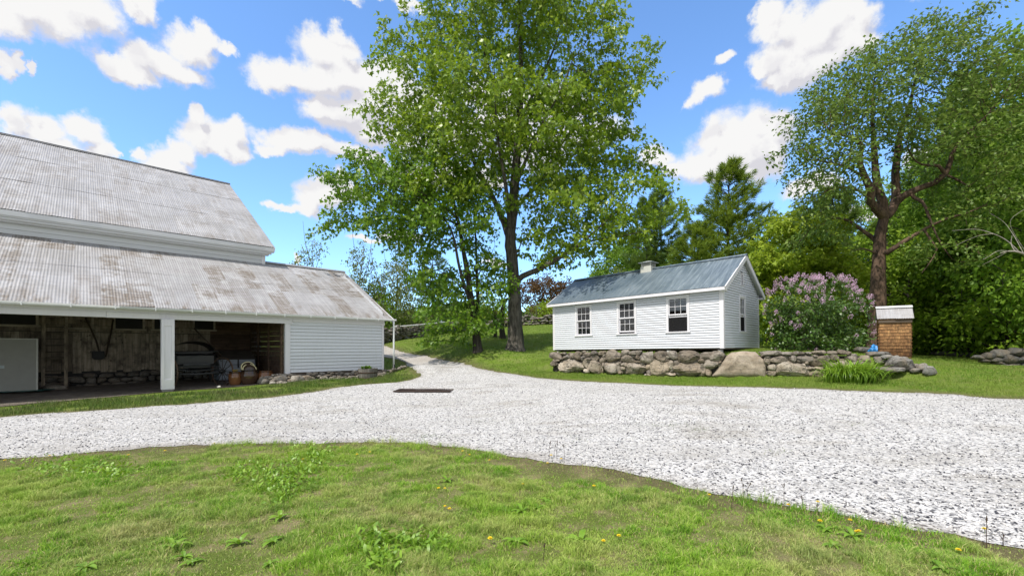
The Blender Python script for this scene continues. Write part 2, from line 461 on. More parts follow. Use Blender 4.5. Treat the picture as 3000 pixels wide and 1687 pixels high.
def sheet(name, outline, mat, lift, res, extra=None):
    """ground sheet filling an outline, following the terrain"""
    P = np.array([(p.x, p.y) for p in outline])
    x0, y0 = P.min(0); x1, y1 = P.max(0)
    X, Y = np.meshgrid(np.arange(x0, x1, res), np.arange(y0, y1, res))
    X = X + (np.arange(X.shape[0]) % 2)[:, None]*res*.5
    ok = in_poly(X, Y, P)
    X = X[ok]; Y = Y[ok]; far = dist_poly(X, Y, P) > res*.45
    X = X[far]; Y = Y[far]
    vs = [Vector((float(p[0]), float(p[1]))) for p in P] + [Vector((float(a_), float(b_))) for a_, b_ in zip(X, Y)]
    n = len(P)
    res_ = delaunay_2d_cdt(vs, [], [list(range(n))], 1, 1e-5)
    V = np.array([(p.x, p.y) for p in res_[0]]); Fs = np.array([f for f in res_[2] if len(f) == 3])
    Z = terrain(V[:, 0], V[:, 1]) + lift(V)
    return link(name, np_mesh(name, np.column_stack([V, Z]), Fs), mat, smooth=True)

m = Mat('gravel'); o = m.pos()
warp = m.n('VectorMath', {0: o, 1: (0, 0, 0)}, operation='ADD').outputs[0]
vs_ = m.n('TexVoronoi', {'Vector': m.map(o, (1, 1, .4)), 'Scale': 32.0}, feature='F1')
cellc = m.n('SeparateColor', {0: vs_.outputs['Color']})
edge = m.vor(m.map(o, (1, 1, .4)), 32.0, 'DISTANCE_TO_EDGE')
vs2 = m.n('TexVoronoi', {'Vector': o, 'Scale': 66.0}, feature='F1')
cell2 = m.n('SeparateColor', {0: vs2.outputs['Color']})
edge2 = m.vor(o, 66.0, 'DISTANCE_TO_EDGE')
tone = m.ramp(cellc.outputs[0], [(0, (.12,.125,.14)), (.085, (.20,.20,.215)), (.115, (.66,.655,.65)), (.45, (.74,.735,.735)), (.75, (.80,.80,.805)), (1, (.76,.74,.71))])
tone2 = m.ramp(cell2.outputs[0], [(0, (.06,.062,.072)), (.20, (.11,.11,.12)), (.30, (.38,.38,.385)), (.6, (.60,.595,.59)), (1, (.74,.735,.73))])
small = m.ramp(cellc.outputs[1], [(.58, 0.0), (.62, 1.0)], 'LINEAR')
c = m.mix(small, tone, tone2)
gap = m.mix(small, m.ramp(edge, [(.0, 1.0), (.07, .0)]), m.ramp(edge2, [(.0, 1.0), (.09, .0)]))
c = m.mix(m.math('MULTIPLY', gap, .32), c, (.20, .20, .21))
big = m.noise(o, .33, 4, .6); big2 = m.noise(m.map(o, (.5, 1.6, 1), rot=(0, 0, -.35)), 1.2, 4, .65)
dirt = m.math('MULTIPLY', m.ramp(big, [(.44, 0.0), (.62, 1.0)]), m.ramp(big2, [(.46, 0.0), (.64, 1.0)]))
c = m.mix(m.math('MULTIPLY', dirt, .62), c, (.30, .27, .22))
lane = m.noise(m.map(o, (.12, 1.0, 1), rot=(0, 0, -.12)), .9, 3, .5)
c = m.mix(m.math('MULTIPLY', m.ramp(lane, [(.47, 0.0), (.58, 1.0)]), .32), c, (.50, .49, .475))
ea = m.n('Attribute', attribute_name='rim').outputs['Fac']
c = m.mix(m.math('MULTIPLY', m.ramp(m.math('ADD', ea, m.math('MULTIPLY', m.math('SUBTRACT', big2, .5), 1.0)), [(.02, 1.0), (.28, .0)]), .75), c, m.mix(.5, c, (.19, .15, .10)))
yy = m.n('SeparateXYZ', {0: o}).outputs[1]
back = m.ramp(m.math('DIVIDE', yy, 40.0), [(.52, 0.0), (.60, 1.0)])
c = m.mix(m.math('MULTIPLY', back, .6), c, m.mix(m.noise(o, 1.1, 4), (.40, .33, .25), (.62, .58, .52)))
hh = m.mix(small, edge, m.math('MULTIPLY', edge2, .6))
c = m.mix(1.0, c, (.83, .825, .83), 'MULTIPLY')
gravel_m = m.principled(c, .85, 0, m.bump(m.ramp(hh, [(0, 0.0), (.25, 1.0)]), .55, .02), .2)
def drive_lift(V):
    d = dist_poly(V[:, 0], V[:, 1]); return .006 + .022*sstep(0, .35, d) + (fbm(V[:, 0]*1.7, V[:, 1]*1.7, 9)-.5)*.03*sstep(.1, .6, d)
drv = sheet('gravel_drive', DRV, gravel_m, drive_lift, .33)
tag(drv, kind='structure')
vv = np.empty(len(drv.data.vertices)*3, np.float32); drv.data.vertices.foreach_get('co', vv); vv = vv.reshape(-1, 3)
drv.data.attributes.new('rim', 'FLOAT', 'POINT').data.foreach_set('value', dist_poly(vv[:, 0], vv[:, 1]).astype(np.float32))

# loose stones lying on the drive
def scatter_stones(name, X, Y, Z, size, mat, flat=.62):
    n = len(X)
    base = np.array([(1,0,0),(-1,0,0),(0,1,0),(0,-1,0),(0,0,1),(0,0,-.6)], float)
    fc = np.array([(0,2,4),(2,1,4),(1,3,4),(3,0,4),(2,0,5),(1,2,5),(3,1,5),(0,3,5)])
    jit = 1 + (rng.random((n, 6, 1))-.5)*.6
    V = base[None]*jit*size[:, None, None]*np.array([1, .75, flat])
    a_ = rng.random(n)*2*PI; ca, sa = np.cos(a_), np.sin(a_)
    tl = rng.normal(0, .35, n)
    V[:, :, 2] += V[:, :, 0]*tl[:, None]
    x = V[..., 0]*ca[:, None]-V[..., 1]*sa[:, None]; y_ = V[..., 0]*sa[:, None]+V[..., 1]*ca[:, None]
    V[..., 0] = x + X[:, None]; V[..., 1] = y_ + Y[:, None]; V[..., 2] += Z[:, None]
    Fc = (fc[None]+np.arange(n)[:, None, None]*6).reshape(-1, 3)
    return link(name, np_mesh(name, V.reshape(-1, 3), Fc), mat)
n = 30000
Yp = 3.2 + 13*rng.random(n)**1.5; Xp = (rng.random(n)*2-1)*(Yp*1.22+.5)
ok = in_poly(Xp, Yp); Xp = Xp[ok]; Yp = Yp[ok]
dp = dist_poly(Xp, Yp)
m = Mat('loose_gravel'); r = m.rnd()
c = m.ramp(r, [(0, (.05,.052,.065)), (.34, (.13,.13,.145)), (.40, (.58,.57,.565)), (.6, (.78,.775,.77)), (1, (.85,.83,.80))])
c = m.mix(1.0, c, (.82, .815, .82), 'MULTIPLY')
loose_m = m.principled(c, .8, 0, m.bump(m.noise(m.obj(), 60, 2), .3, .004), .25)
sz = rng.uniform(.008, .02, len(Xp))
g_ = scatter_stones('loose_gravel', Xp, Yp, terrain(Xp, Yp)+drive_lift(np.column_stack([Xp, Yp]))+sz*.25, sz, loose_m)
tag(g_, kind='stuff')

# bare earth inside the open bays of the barn
DF = roughen([barn_pt(l, p, 0).xy for l, p in ((-4.2,.15),(-5.4,-.35),(-6.6,-.5),(-8.0,-.35),(-9.5,-.55),(-10.6,-.8),(-12,-1.1),(-14,-1.2),(-19,-1.0),(-19,5.1),(-4.2,5.1))], .3, .12, 12)
m = Mat('bare_earth'); o = m.pos()
c = m.ramp(m.noise(o, 3.0, 6, .7), [(.3, (.085,.072,.060)), (.55, (.155,.135,.115)), (.75, (.23,.205,.18))])
c = m.mix(m.math('MULTIPLY', m.ramp(m.noise(o, 30, 3), [(.6, 0.0), (.7, 1.0)]), .4), c, (.24, .22, .19))
earth_m = m.principled(c, .95, 0, m.bump(m.noise(o, 18, 5, .7), .6, .03), .1)
tag(sheet('dirt_floor', DF, earth_m, lambda V: np.full(len(V), .018), .4), kind='structure')
DFP = np.array([(p.x, p.y) for p in DF])
# ================================================================ BARN
M_clap = paint_mat('white_clapboard_paint', (.66, .685, .735), .30)
M_trim = paint_mat('white_trim_paint', (.70, .69, .735), .28, (14, 14, .9))
M_soffit = paint_mat('soffit_paint', (.62, .63, .665), .25, (.8, 9, 9))
M_gutter = simple('gutter_white_metal', (.72, .73, .74), .4, 0, .05, 5, .05)
M_black = simple('black_plastic_pipe', (.012, .012, .014), .45)
M_oldwood = wood_mat('weathered_barn_boards', (.43, .37, .295), (.27, .22, .17), (.045, .034, .026), 2, darkfac=.8)
M_darkwood = wood_mat('dark_brown_boards', (.19, .125, .085), (.115, .072, .05), (.022, .015, .012), 0)
M_hatch = simple('dark_window_opening', (.010, .009, .009), .7)
M_rafter = simple('old_rafters', (.085, .062, .045), .9)
M_stoneF = stone_mat('fieldstone_foundation', [(.17,.16,.15), (.24,.22,.20), (.30,.285,.26), (.13,.125,.12)], .55, 1.6, False)

def roof_metal(name, dark=.55):
    m = Mat(name); o = m.obj(); sep = m.n('SeparateXYZ', {0: o}); x, y = sep.outputs[0], sep.outputs[1]
    sx = m.math('FLOOR', m.math('DIVIDE', x, .64)); sy = m.math('FLOOR', m.math('DIVIDE', y, 2.45))
    wn = m.n('TexWhiteNoise', {'Vector': m.n('CombineXYZ', {0: sx, 1: sy}).outputs[0]}, noise_dimensions='3D').outputs['Value']
    base = m.mix(wn, (.325, .325, .345), (.41, .41, .43))
    big = m.noise(m.map(o, (.5, 1.0, 1)), .8, 6, .7)
    mott = m.noise(m.map(o, (1.4, 4.5, 1)), 1.3, 6, .7)
    mott2 = m.noise(m.map(o, (2.0, .6, 1)), 1.5, 5, .65)
    c = m.mix(m.math('MULTIPLY', m.ramp(mott, [(.45, 0.0), (.7, 1.0)]), .5), base, (.235, .23, .235))
    c = m.mix(m.math('MULTIPLY', m.ramp(big, [(.46, 0.0), (.60, 1.0)]), .42), c, (.215, .21, .205))
    # rusty brown patches that stay within single sheets
    pn = m.noise(m.n('VectorMath', {0: m.map(o, (1.0, .8, 1)), 1: m.n('CombineXYZ', {0: m.math('MULTIPLY', wn, 9.0), 1: m.math('MULTIPLY', wn, 5.0), 2: 0.0}).outputs[0]}, operation='ADD').outputs[0], .8, 6, .72)
    pm = m.math('MULTIPLY', m.ramp(pn, [(.43, 0.0), (.53, 1.0)]), m.ramp(mott, [(.34, .25), (.54, 1.0)]))
    pm = m.math('MULTIPLY', pm, m.ramp(wn, [(.25, .1), (.7, 1.0)]))
    c = m.mix(m.math('MULTIPLY', pm, dark), c, (.135, .105, .075))
    low_ = m.math('MULTIPLY', m.ramp(m.math('DIVIDE', y, 1.6), [(.05, 1.0), (.9, 0.0)]), m.ramp(mott2, [(.50, 0.0), (.64, 1.0)]))
    c = m.mix(m.math('MULTIPLY', low_, dark), c, (.155, .12, .085))
    run = m.noise(m.map(o, (11, .35, 1)), 1.2, 4, .6)
    c = m.mix(m.math('MULTIPLY', m.ramp(run, [(.46, 0.0), (.66, 1.0)]), .3), c, (.54, .54, .565))
    fine = m.noise(o, 55, 3, .6)
    c = m.mix(m.math('MULTIPLY', m.ramp(fine, [(.55, 0.0), (.72, 1.0)]), .25), c, (.2, .19, .18))
    sp = m.n('SeparateXYZ', {0: m.n('NewGeometry').outputs['Normal']})
    return m.principled(c, .62, .12, m.bump(fine, .2, .004), .3)
M_roof = roof_metal('galvanised_corrugated_sheet', .42)
M_roof2 = roof_metal('rust_stained_corrugated_sheet', .82)

def corrugated(name, x0, x1, ylen, parent, mat, loc, ang, pitch=.076, amp=.0062, rowlen=2.45, seg=6, seed=0, y_start=0.0):
    """sheets of corrugated metal lapped up a slope; local x along the eave, y up the slope"""
    n = int((x1-x0)/pitch*seg); xs = np.linspace(x0, x1, n+1)
    wave = amp*np.cos(xs*2*PI/pitch)
    Vs = []; Fs = []; base = 0
    nr = int(math.ceil(ylen/rowlen))
    for r in range(nr):
        ya = y_start + r*rowlen - (0.10 if r else 0.0); yb = min(y_start+(r+1)*rowlen, y_start+ylen)
        ys = np.linspace(ya, yb, 6)
        sheet_id = np.floor(xs/.64)
        jit = (vnoise(sheet_id*3.7, np.full_like(xs, r*7.1), seed)-.5)*.05 if r == 0 else (vnoise(sheet_id*3.7, np.full_like(xs, r*7.1), seed)-.5)*.03
        for k, y in enumerate(ys):
            lift = .0035*(1-k/5) * (1.0 if r else .4) + .003*r
            sag = (fbm(xs*.5, np.full_like(xs, y*.7), seed+2)-.5)*.06
            lip = (vnoise(sheet_id*1.9+r*5, np.full_like(xs, 3.0), seed+6)**3)*.012*(1 if k == 0 else 0)
            Vs.append(np.column_stack([xs, np.full_like(xs, y)+(jit if k == 0 else 0), wave+lift+sag+lip]))
        idx = base + np.arange(6*(n+1)).reshape(6, n+1)
        Fs.append(np.stack([idx[:-1,:-1], idx[:-1,1:], idx[1:,1:], idx[1:,:-1]], -1).reshape(-1, 4)); base += 6*(n+1)
    return link(name, np_mesh(name, np.concatenate(Vs), np.concatenate(Fs)), mat, parent, True, loc, (ang, 0, 0))

def clapboards(mb, x0, x1, z0, z1, exp, holes=(), T=None, limit=None, thick=.028, seed=1):
    """lapped boards facing -y in a local frame: x along, z up; holes are (x0, x1, z0, z1); limit(z) gives the x range under a gable"""
    n = int(round((z1-z0)/exp)); e = (z1-z0)/n; rr = random.Random(seed)
    T = T or (lambda p: p)
    for i in range(n):
        a, b = z0+i*e, z0+(i+1)*e
        lo, hi = x0, x1
        if limit:
            l0, h0 = limit(a); l1, h1 = limit(b)
            if h0-l0 < .02: continue
        spans = [(lo, hi)]
        for hx0, hx1, hz0, hz1 in holes:
            if b > hz0+.01 and a < hz1-.01:
                new = []
                for s0, s1 in spans:
                    if hx1 <= s0 or hx0 >= s1: new.append((s0, s1)); continue
                    if hx0 > s0: new.append((s0, hx0))
                    if hx1 < s1: new.append((hx1, s1))
                spans = new
        for s0, s1 in spans:
            # butt joints
            cuts = [s0]; x = s0
            while s1-x > 4.2:
                x += rr.uniform(2.4, 4.0)
                if s1-x > .5: cuts.append(x)
            cuts.append(s1)
            for c0, c1 in zip(cuts, cuts[1:]):
                k = max(1, int((c1-c0)/.9)); pts = [c0+(c1-c0)*j/k for j in range(k+1)]
                wob = [rr.uniform(-.0035, .0035) for _ in pts]
                vs = []
                for xx, w in zip(pts, wob):
                    xa, xb = xx, xx
                    if limit: xa = min(max(xx, l0), h0); xb = min(max(xx, l1), max(h1, l1))
                    vs += [T(Vector((xa, 0.0, a+w-.003))), T(Vector((xa, -thick, a+w+.014))), T(Vector((xb, -.003, b+w)))]
                fs = []
                for j in range(k):
                    p = 3*j; q_ = 3*(j+1)
                    fs += [(p, q_, q_+1, p+1), (p+1, q_+1, q_+2, p+2)]
                mb.add(vs, fs)
    return mb

M_lip = simple('shaded_butt_edge', (.33, .33, .345), .8)  # darker grey paints the shadow line along each board's butt edge
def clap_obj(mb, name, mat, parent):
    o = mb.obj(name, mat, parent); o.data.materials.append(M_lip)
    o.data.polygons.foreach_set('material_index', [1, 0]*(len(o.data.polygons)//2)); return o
BARN_RZ = math.atan2(BL.y, BL.x)
barn = thing('barn', 'long white barn with grey corrugated metal roofs and open carriage bays', 'barn', (BO.x, BO.y, 0), BARN_RZ)
def bpx(u, v, p):
    """barn-local (along, height) of photo pixel at inward distance p"""
    r = (u-CU)/F; l = (r*(BO.y+p*BP.y)-BO.x-p*BP.x)/(BL.x-r*BL.y)
    Y = BO.y+l*BL.y+p*BP.y
    return l, H-(v-CV)/F*Y
XE = -22.0
# roofs
a1 = math.atan2(12.0-6.457, 14.04-4.65)
corrugated('main_roof', XE, -3.304, math.hypot(9.39, 5.543), barn, M_roof, (0, 4.65, 6.457), a1, seed=3, rowlen=3.7)
MB().quad((XE,14.04,12.0), (-3.304,14.04,12.0), (-3.304,23.43,6.457), (XE,23.43,6.457)).obj('rear_roof', M_roof, barn)
mb = MB(); mb.bar((XE,14.0,12.03), (-3.28,14.0,12.03), .20, .02, (0, -.5, .86)); mb.bar((XE,14.12,12.04), (-3.28,14.12,12.04), .20, .02, (0, .5, .86))
mb.obj('ridge_cap', simple('dark_ridge_metal', (.17, .17, .18), .5, .2), barn)
a2 = math.atan2(5.76-2.89, 5.54); L2 = math.hypot(5.54, 2.87)
corrugated('lean_to_roof', XE, .38, L2, barn, M_roof2, (0, -.30, 2.89), a2, seed=5, rowlen=3.3)
MB().quad((-4.2,5.24,5.755), (.38,5.24,5.755), (.38,8.6,4.0), (-4.2,8.6,4.0)).obj('lean_to_rear_slope', M_roof2, barn)
mb = MB(); mb.bar((-3.75,5.16,5.775), (.40,5.16,5.775), .22, .025, (0, -.46, .88)); mb.obj('lean_to_ridge_cap', simple('grey_ridge_metal', (.30, .30, .31), .5, .2), barn)
MB().quad((XE,4.69,6.43), (-3.33,4.69,6.43), (-3.33,14.0,11.93), (XE,14.0,11.93)).obj('roof_boarding', M_soffit, barn)
# cornice of the main barn
mb = MB()
mb.bbox(XE, -3.31, 4.66, 4.70, 6.24, 6.425, .004)            # fascia
mb.bbox(XE, -3.33, 4.70, 4.78, 6.18, 6.30, .02)
mb.bbox(XE, -3.42, 4.74, 4.86, 6.10, 6.20, .03)
mb.bbox(XE, -3.52, 4.84, 5.00, 6.04, 6.12, .02)
mb.obj('cornice', M_soffit, barn)
mb = MB()
for i, (z0, z1, y) in enumerate(((5.42, 5.66, 5.06), (5.66, 5.83, 5.045), (5.83, 6.10, 5.025))):
    mb.bbox(XE, -3.78, y, 5.12, z0, z1-.004, .004)
mb.obj('frieze', M_soffit, barn)
mb = MB(); mb.bbox(-3.80, -3.64, 5.0, 5.16, 5.3, 6.1, .006); mb.obj('corner_board', M_trim, barn)
mb = MB()
mb.add([(-3.8,5.1,0), (-3.8,23,0), (-3.8,23,6.4), (-3.8,14.04,11.7), (-3.8,5.1,6.4)], [(0,1,2,3,4)])
mb.obj('gable_wall', M_clap, barn)
mb = MB(); mb.bar((-3.33,4.68,6.33), (-3.33,14.04,11.86), .05, .22, (0, -.5, .86)); mb.bar((-3.33,23.4,6.33), (-3.33,14.04,11.86), .05, .22, (0, .5, .86))
mb.obj('bargeboard', M_trim, barn)
# clapboard bay
mb = MB(); clapboards(mb, -4.08, -.11, .56, 2.60, .136, seed=4)
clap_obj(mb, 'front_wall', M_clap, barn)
mb = MB(); mb.box(-4.2, -.02, .01, .05, .50, 2.7); mb.obj('wall_sheathing', M_rafter, barn)
mb = MB(); mb.bbox(-4.27, -4.08, -.045, .12, .47, 2.60, .006); mb.obj('corner_board', M_trim, barn)
mb = MB(); mb.bbox(-.11, 0.0, -.04, .10, .55, 2.60, .006); mb.obj('corner_board', M_trim, barn)
Tg = lambda p: Vector((0.0 - p.y*1.0, p.x, p.z))      # wall facing +x
mb = MB(); clapboards(mb, .10, 8.2, .58, 5.6, .136, T=lambda p: Vector((-p.y, p.x, p.z)), limit=lambda z: (max(.10, (z-3.02)/.518-.3), max(.1, min(8.2, 5.24+(5.75-z)/.52))), seed=8)
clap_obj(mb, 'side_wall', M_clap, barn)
mb = MB(); mb.bar((.36,-.28,2.80), (.36,5.24,5.66), .045, .16, (0, -.46, .88)); mb.obj('bargeboard', M_trim, barn)
# beam over the bays, frieze over the clapboards, soffit, gutter
mb = MB(); mb.bbox(-9.5, -4.0, -.07, .16, 2.53, 2.71, .006); mb.bbox(XE, -9.504, -.066, .16, 2.535, 2.712, .006); mb.bbox(XE, .02, -.05, .13, 2.712, 2.86, .006)
mb.obj('beam', M_trim, barn)
mb = MB(); mb.bbox(-3.99, .03, -.05, .02, 2.60, 2.711, .006); mb.obj('frieze_board', M_trim, barn)
mb = MB(); mb.box(XE, .36, -.26, .0, 2.815, 2.835); mb.obj('soffit', M_soffit, barn)
mb = MB(); n = 7
for sx0, sx1 in ((XE, -9.2), (-9.195, .42)):
    ring = [(-.315-.062+.062*math.cos(PI+PI*k/n)*1.0, 2.872+.085*math.sin(PI+PI*k/n)) for k in range(n+1)]
    vs = []
    for x in (sx0, sx1):
        dz = (x+9.2)*.0009
        vs += [(x, y, z+dz) for y, z in ring] + [(x, y*.985-.004, z+.006+dz) for y, z in ring]
    w = 2*(n+1)
    fs = [(k, k+1, w+k+1, w+k) for k in range(n)] + [(n+1+k, w+n+1+k, w+n+2+k, n+2+k) for k in range(n)]
    fs += [tuple(range(n+1)), tuple(w+k for k in range(n, -1, -1))]
    mb.add(vs, fs)
gut = mb.obj('gutter', M_gutter, barn, True)
for k in range(13):
    x = -.5-k*.98
    brk = MB()
    brk.bbox(x, x+.035, -.446, -.30, 2.775, 2.80, .004); brk.bbox(x, x+.035, -.450, -.438, 2.775, 2.885, .003)
    brk.obj('gutter_bracket', M_gutter, gut)
mb = MB(); mb.tube([(.31,-.38,2.82), (.31,-.38,2.66), (.31,-.38,1.6), (.31,-.38,.74)], .042, 10); dsp = mb.obj('downspout', M_gutter, barn, True)
mb = MB(); mb.tube([(.31,-.38,.78), (.31,-.38,.50), (.32,-.40,.40), (.35,-.46,.33)], [.05,.052,.055,.055], 10); mb.obj('downspout_boot', M_black, dsp, True)
# boxed posts
for l in (-7.975, -11.95, -15.9, -19.9):
    gz = tz(*barn_pt(l, 0, 0).xy)
    z0 = gz+.09
    mb = MB(); mb.bbox(l-.175, l+.175, -.16, .13, z0, 2.53, .008)
    for x0, x1, za, zb in ((l-.175, l-.095, z0, 2.53), (l+.095, l+.175, z0, 2.53), (l-.095, l+.095, z0, z0+.34), (l-.095, l+.095, 2.30, 2.53)):
        mb.bbox(x0, x1, -.185, -.16, za, zb, .004)
    p = mb.obj('post', M_trim, barn)
    mb = MB(); mb.bbox(l-.14, l+.16, -.13, .11, gz-.1, z0, .01); mb.obj('post_footing', simple('concrete_footing', (.33, .32, .30), .9), p)
# inside of the bays
PB = 5.0
mb = MB(); rr = random.Random(3); x = -4.25
lo_u = bpx(760, 1000, PB)[0]
x = -5.9
while x > XE:
    w = rr.uniform(.17, .30); zb = .62+rr.uniform(-.05, .05)+(.0 if x > -13 else .1)
    mb.box(x-w+.008, x, PB+rr.uniform(0, .015), PB+.04, zb, 2.16); x -= w
mb.obj('back_wall', M_oldwood, barn)
mb = MB(); z = .55
while z < 5.2:
    h = rr.uniform(.17, .27); mb.box(-5.9, -4.25, PB+rr.uniform(0, .012), PB+.04, z, z+h-.008); z += h
mb.obj('board_partition', M_darkwood, barn)
mb = MB(); z = .42
while z < 2.9:
    h = rr.uniform(.16, .26); mb.box(-4.30, -4.25, .15, PB, z, z+h-.007); z += h
for y in (.2, 1.9, 3.5): mb.box(-4.36, -4.302, y, y+.12, .4, 2.9)
mb.obj('side_partition', M_darkwood, barn)
mb = MB(); z = 2.18; x0 = XE
while z < 5.4:
    h = .26; mb.box(XE, -5.9, PB+.004, PB+.04, z, z+h-.01); z += h
mb.obj('upper_back_wall', M_oldwood, barn)
mb = MB(); mb.box(XE, -4.26, PB+.05, PB+.09, -.3, 5.5); mb.obj('wall_backing', M_hatch, barn)
mb = MB(); x = XE+.3
while x < .2:
    mb.bar((x, .18, 2.94), (x, 5.0, 5.42), .06, .14, (0, -.46, .88)); x += .75
mb.obj('rafters', M_rafter, barn)
mb = MB(); mb.quad((XE,-.24,2.855), (.34,-.24,2.855), (.34,5.2,5.65), (XE,5.2,5.65)); mb.obj('roof_boarding', M_rafter, barn)
mb = MB(); mb.box(XE-.05, XE, 0, 5, -.2, 5.5); mb.obj('end_wall', M_darkwood, barn)
M_sill = wood_mat('pale_old_window_frame', (.58, .52, .43), (.45, .40, .32), (.12, .10, .08), 0)
# old window openings high on the back wall
for u0, v0, u1, v1, boarded in ((-40,925,105,950,0), (199,925,268,960,1), (338,935,418,963,0), (452,940,474,964,0), (570,942,625,965,0)):
    l0, zt = bpx(u0, v0, PB); l1, zb = bpx(u1, v1, PB); zb_l = bpx(u0, v1, PB)[1]; zb = (zb+zb_l)/2; zt = zb+.62
    mb = MB()
    mb.box(l0-.07, l0, PB-.045, PB-.002, zb, zt); mb.box(l1, l1+.07, PB-.045, PB-.002, zb, zt); mb.box(l0-.12, l1+.12, PB-.09, PB-.002, zb-.07, zb); mb.box(l0-.07, l1+.07, PB-.045, PB-.002, zt, zt+.08)
    w = mb.obj('old_window', M_sill, barn, label='small old window with boards behind its frame' if boarded else 'small dark old window opening')
    mb = MB()
    if boarded:
        for k in range(4): mb.box(l0+.002, l1-.002, PB-.02, PB-.004, zb+.003+k*.155, zb+.15+k*.155)
        mb.obj('boards', M_oldwood, w)
    else:
        mb.box(l0+.002, l1-.002, PB-.012, PB-.003, zb+.002, zt-.002); mb.obj('pane', M_hatch, w)
# dry laid foundation under the back wall
def lump(mb, c, r, seed, rot=0.0, sub=2, boxy=.62, tilt=0.0, jag=.16, cut=11):
    """a fieldstone: a rounded block knocked into facets"""
    me = _ICO[sub]; rr_ = random.Random(seed)
    off = Vector((rr_.uniform(0, 99), rr_.uniform(0, 99), rr_.uniform(0, 99)))
    M_ = Matrix.Rotation(rot, 3, 'Z') @ Matrix.Rotation(tilt, 3, 'Y')
    pl_ = [(Vector((rr_.gauss(0, 1), rr_.gauss(0, 1), rr_.gauss(0, 1))).normalized(), rr_.uniform(.70, 1.0)) for _ in range(cut)]
    vs = []
    for v in me[0]:
        p = Vector([math.copysign(abs(t)**boxy, t) for t in v])
        for n_, d_ in pl_:
            q_ = p.dot(n_)
            if q_ > d_: p = p*(d_/q_*.9+.1)
        k = 1 + jag*.8*noise.noise(v*1.3+off) + jag*.5*noise.noise(v*3.1+off) + jag*.35*noise.noise(v*7+off)
        p = Vector((p.x*r[0]*k, p.y*r[1]*k, p.z*r[2]*k))
        vs.append(M_ @ p + Vector(c))
    mb.add(vs, me[1])
import bmesh
_ICO = {}
for s_ in (1, 2, 3, 4):
    bm = bmesh.new(); bmesh.ops.create_icosphere(bm, subdivisions=s_, radius=1)
    _ICO[s_] = ([v.co.copy() for v in bm.verts], [tuple(v.index for v in f.verts) for f in bm.faces]); bm.free()
mb = MB(); x = -4.4; k = 0; rr = random.Random(9)
for row in range(3):
    x = -4.3
    while x > -16:
        w = rr.uniform(.2, .5); h = rr.uniform(.10, .15)
        lump(mb, (x-w/2, PB-.03, .10+row*.20+rr.uniform(-.03, .03)-(.1 if x < -10 else 0)), (w*.55, .2, h), k, 0, 2, .55); x -= w; k += 1
mb.obj('stone_foundation', M_stoneF, barn, True)
# heap of loose fieldstone under the clapboards
mb = MB(); rr = random.Random(21); k = 500
for i in range(330):
    l = rr.uniform(-4.9, .75); t = rr.random(); d = -.02-rr.random()**1.2*.75
    if l > .08 and d > -.62: continue
    p = barn_pt(l, d, 0); gz = tz(p.x, p.y)
    top = max(gz+.05, min(.56, .60+d*.55)) if l < 0 else gz+.22
    s = rr.uniform(.05, .115)
    z = gz + (top-gz)*rr.uniform(.55, 1.0)-s*.3
    lump(mb, (l, d, z), (s*rr.uniform(.8, 1.5), s, s*rr.uniform(.5, .8)), k, rr.uniform(0, 3), 2, .75, rr.uniform(-.5, .5)); k += 1
for l, d, s in ((-4.55,-.25,.27), (-4.0,-.62,.25), (-3.55,-.5,.22), (-5.0,-.1,.24), (-4.75,.12,.25), (-.4,-.35,.17)):
    p = barn_pt(l, d, 0); lump(mb, (l, d, tz(p.x, p.y)+s*.35), (s*1.25, s, s*.8), k, rr.uniform(0, 3), 3, .7, .2); k += 1
rub = mb.obj('stone_heap', stone_mat('heap_fieldstone', [(.20,.19,.18), (.36,.33,.29), (.47,.44,.40), (.30,.26,.21), (.13,.125,.12)], .35, 2.5, False), None, True, (BO.x, BO.y, 0), (0, 0, BARN_RZ))
tag(rub, 'heap of loose grey and tan fieldstones below the white clapboard bay', 'stones', kind='stuff')
mb = MB(); mb.box(-4.3, -.02, .03, .3, -.3, .52); mb.box(-.2, -.021, .3, 5, -.3, .57); mb.obj('foundation_core', M_stoneF, barn)

# ================================================================ THINGS IN THE BAYS
def bworld(l, p, z): return barn_pt(l, p, z)
def bground(l, p): q_ = barn_pt(l, p, 0); return tz(q_.x, q_.y)+.018
# pale panel on a teal tarp at the far left
l1, zt = bpx(110, 993, 3.55); l0 = l1-2.3; gz = bground(l1-.6, 3.5)
pan = thing('panel_board', 'large pale grey panel leaning in the far left bay on a teal tarp', 'panel', bworld(l1, 3.55, gz+.03), BARN_RZ)
M_pan = simple('pale_panel', (.29, .29, .265), .7, 0, .06, 3, .1)
rotp = (R(-4), 0, 0)
MB().bbox(-2.3, 0, -.05, .03, 0, 1.80, .008).obj('sheet', M_pan, pan, rot=rotp)
mb = MB()
mb.bbox(-.035, .012, -.056, .035, 0, 1.812, .005); mb.bbox(-2.3, -.036, -.056, .035, 1.78, 1.812, .005); mb.obj('edge_strip', simple('panel_edge', (.50, .50, .46), .6), pan, rot=rotp)
ll, lz = bpx(4, 1073, 3.5)
mb = MB(); mb.box(ll-l1-.16, ll-l1+.06, -.054, -.0505, lz-gz-.10, lz-gz+.0); mb.obj('sticker', simple('blue_grey_sticker', (.45, .52, .55), .5), pan, rot=rotp)
tl = MB(); n = 22
for j in range(5):
    for i in range(n+1):
        l = l1+.42-i*.16; pp = 3.6-j*.13-.12*math.sin(i*.5)*(j/4)
        if i == 0: pp += -.1+j*.06
        tl.v.append((l, pp, bground(l, pp)+.045+.025*abs(math.sin(i*1.3+j*1.7))))
for j in range(4):
    for i in range(n): tl.f.append((j*(n+1)+i, j*(n+1)+i+1, (j+1)*(n+1)+i+1, (j+1)*(n+1)+i))
M_teal = simple('teal_tarp', (.015, .135, .125), .5, 0, .25, 4, .3)
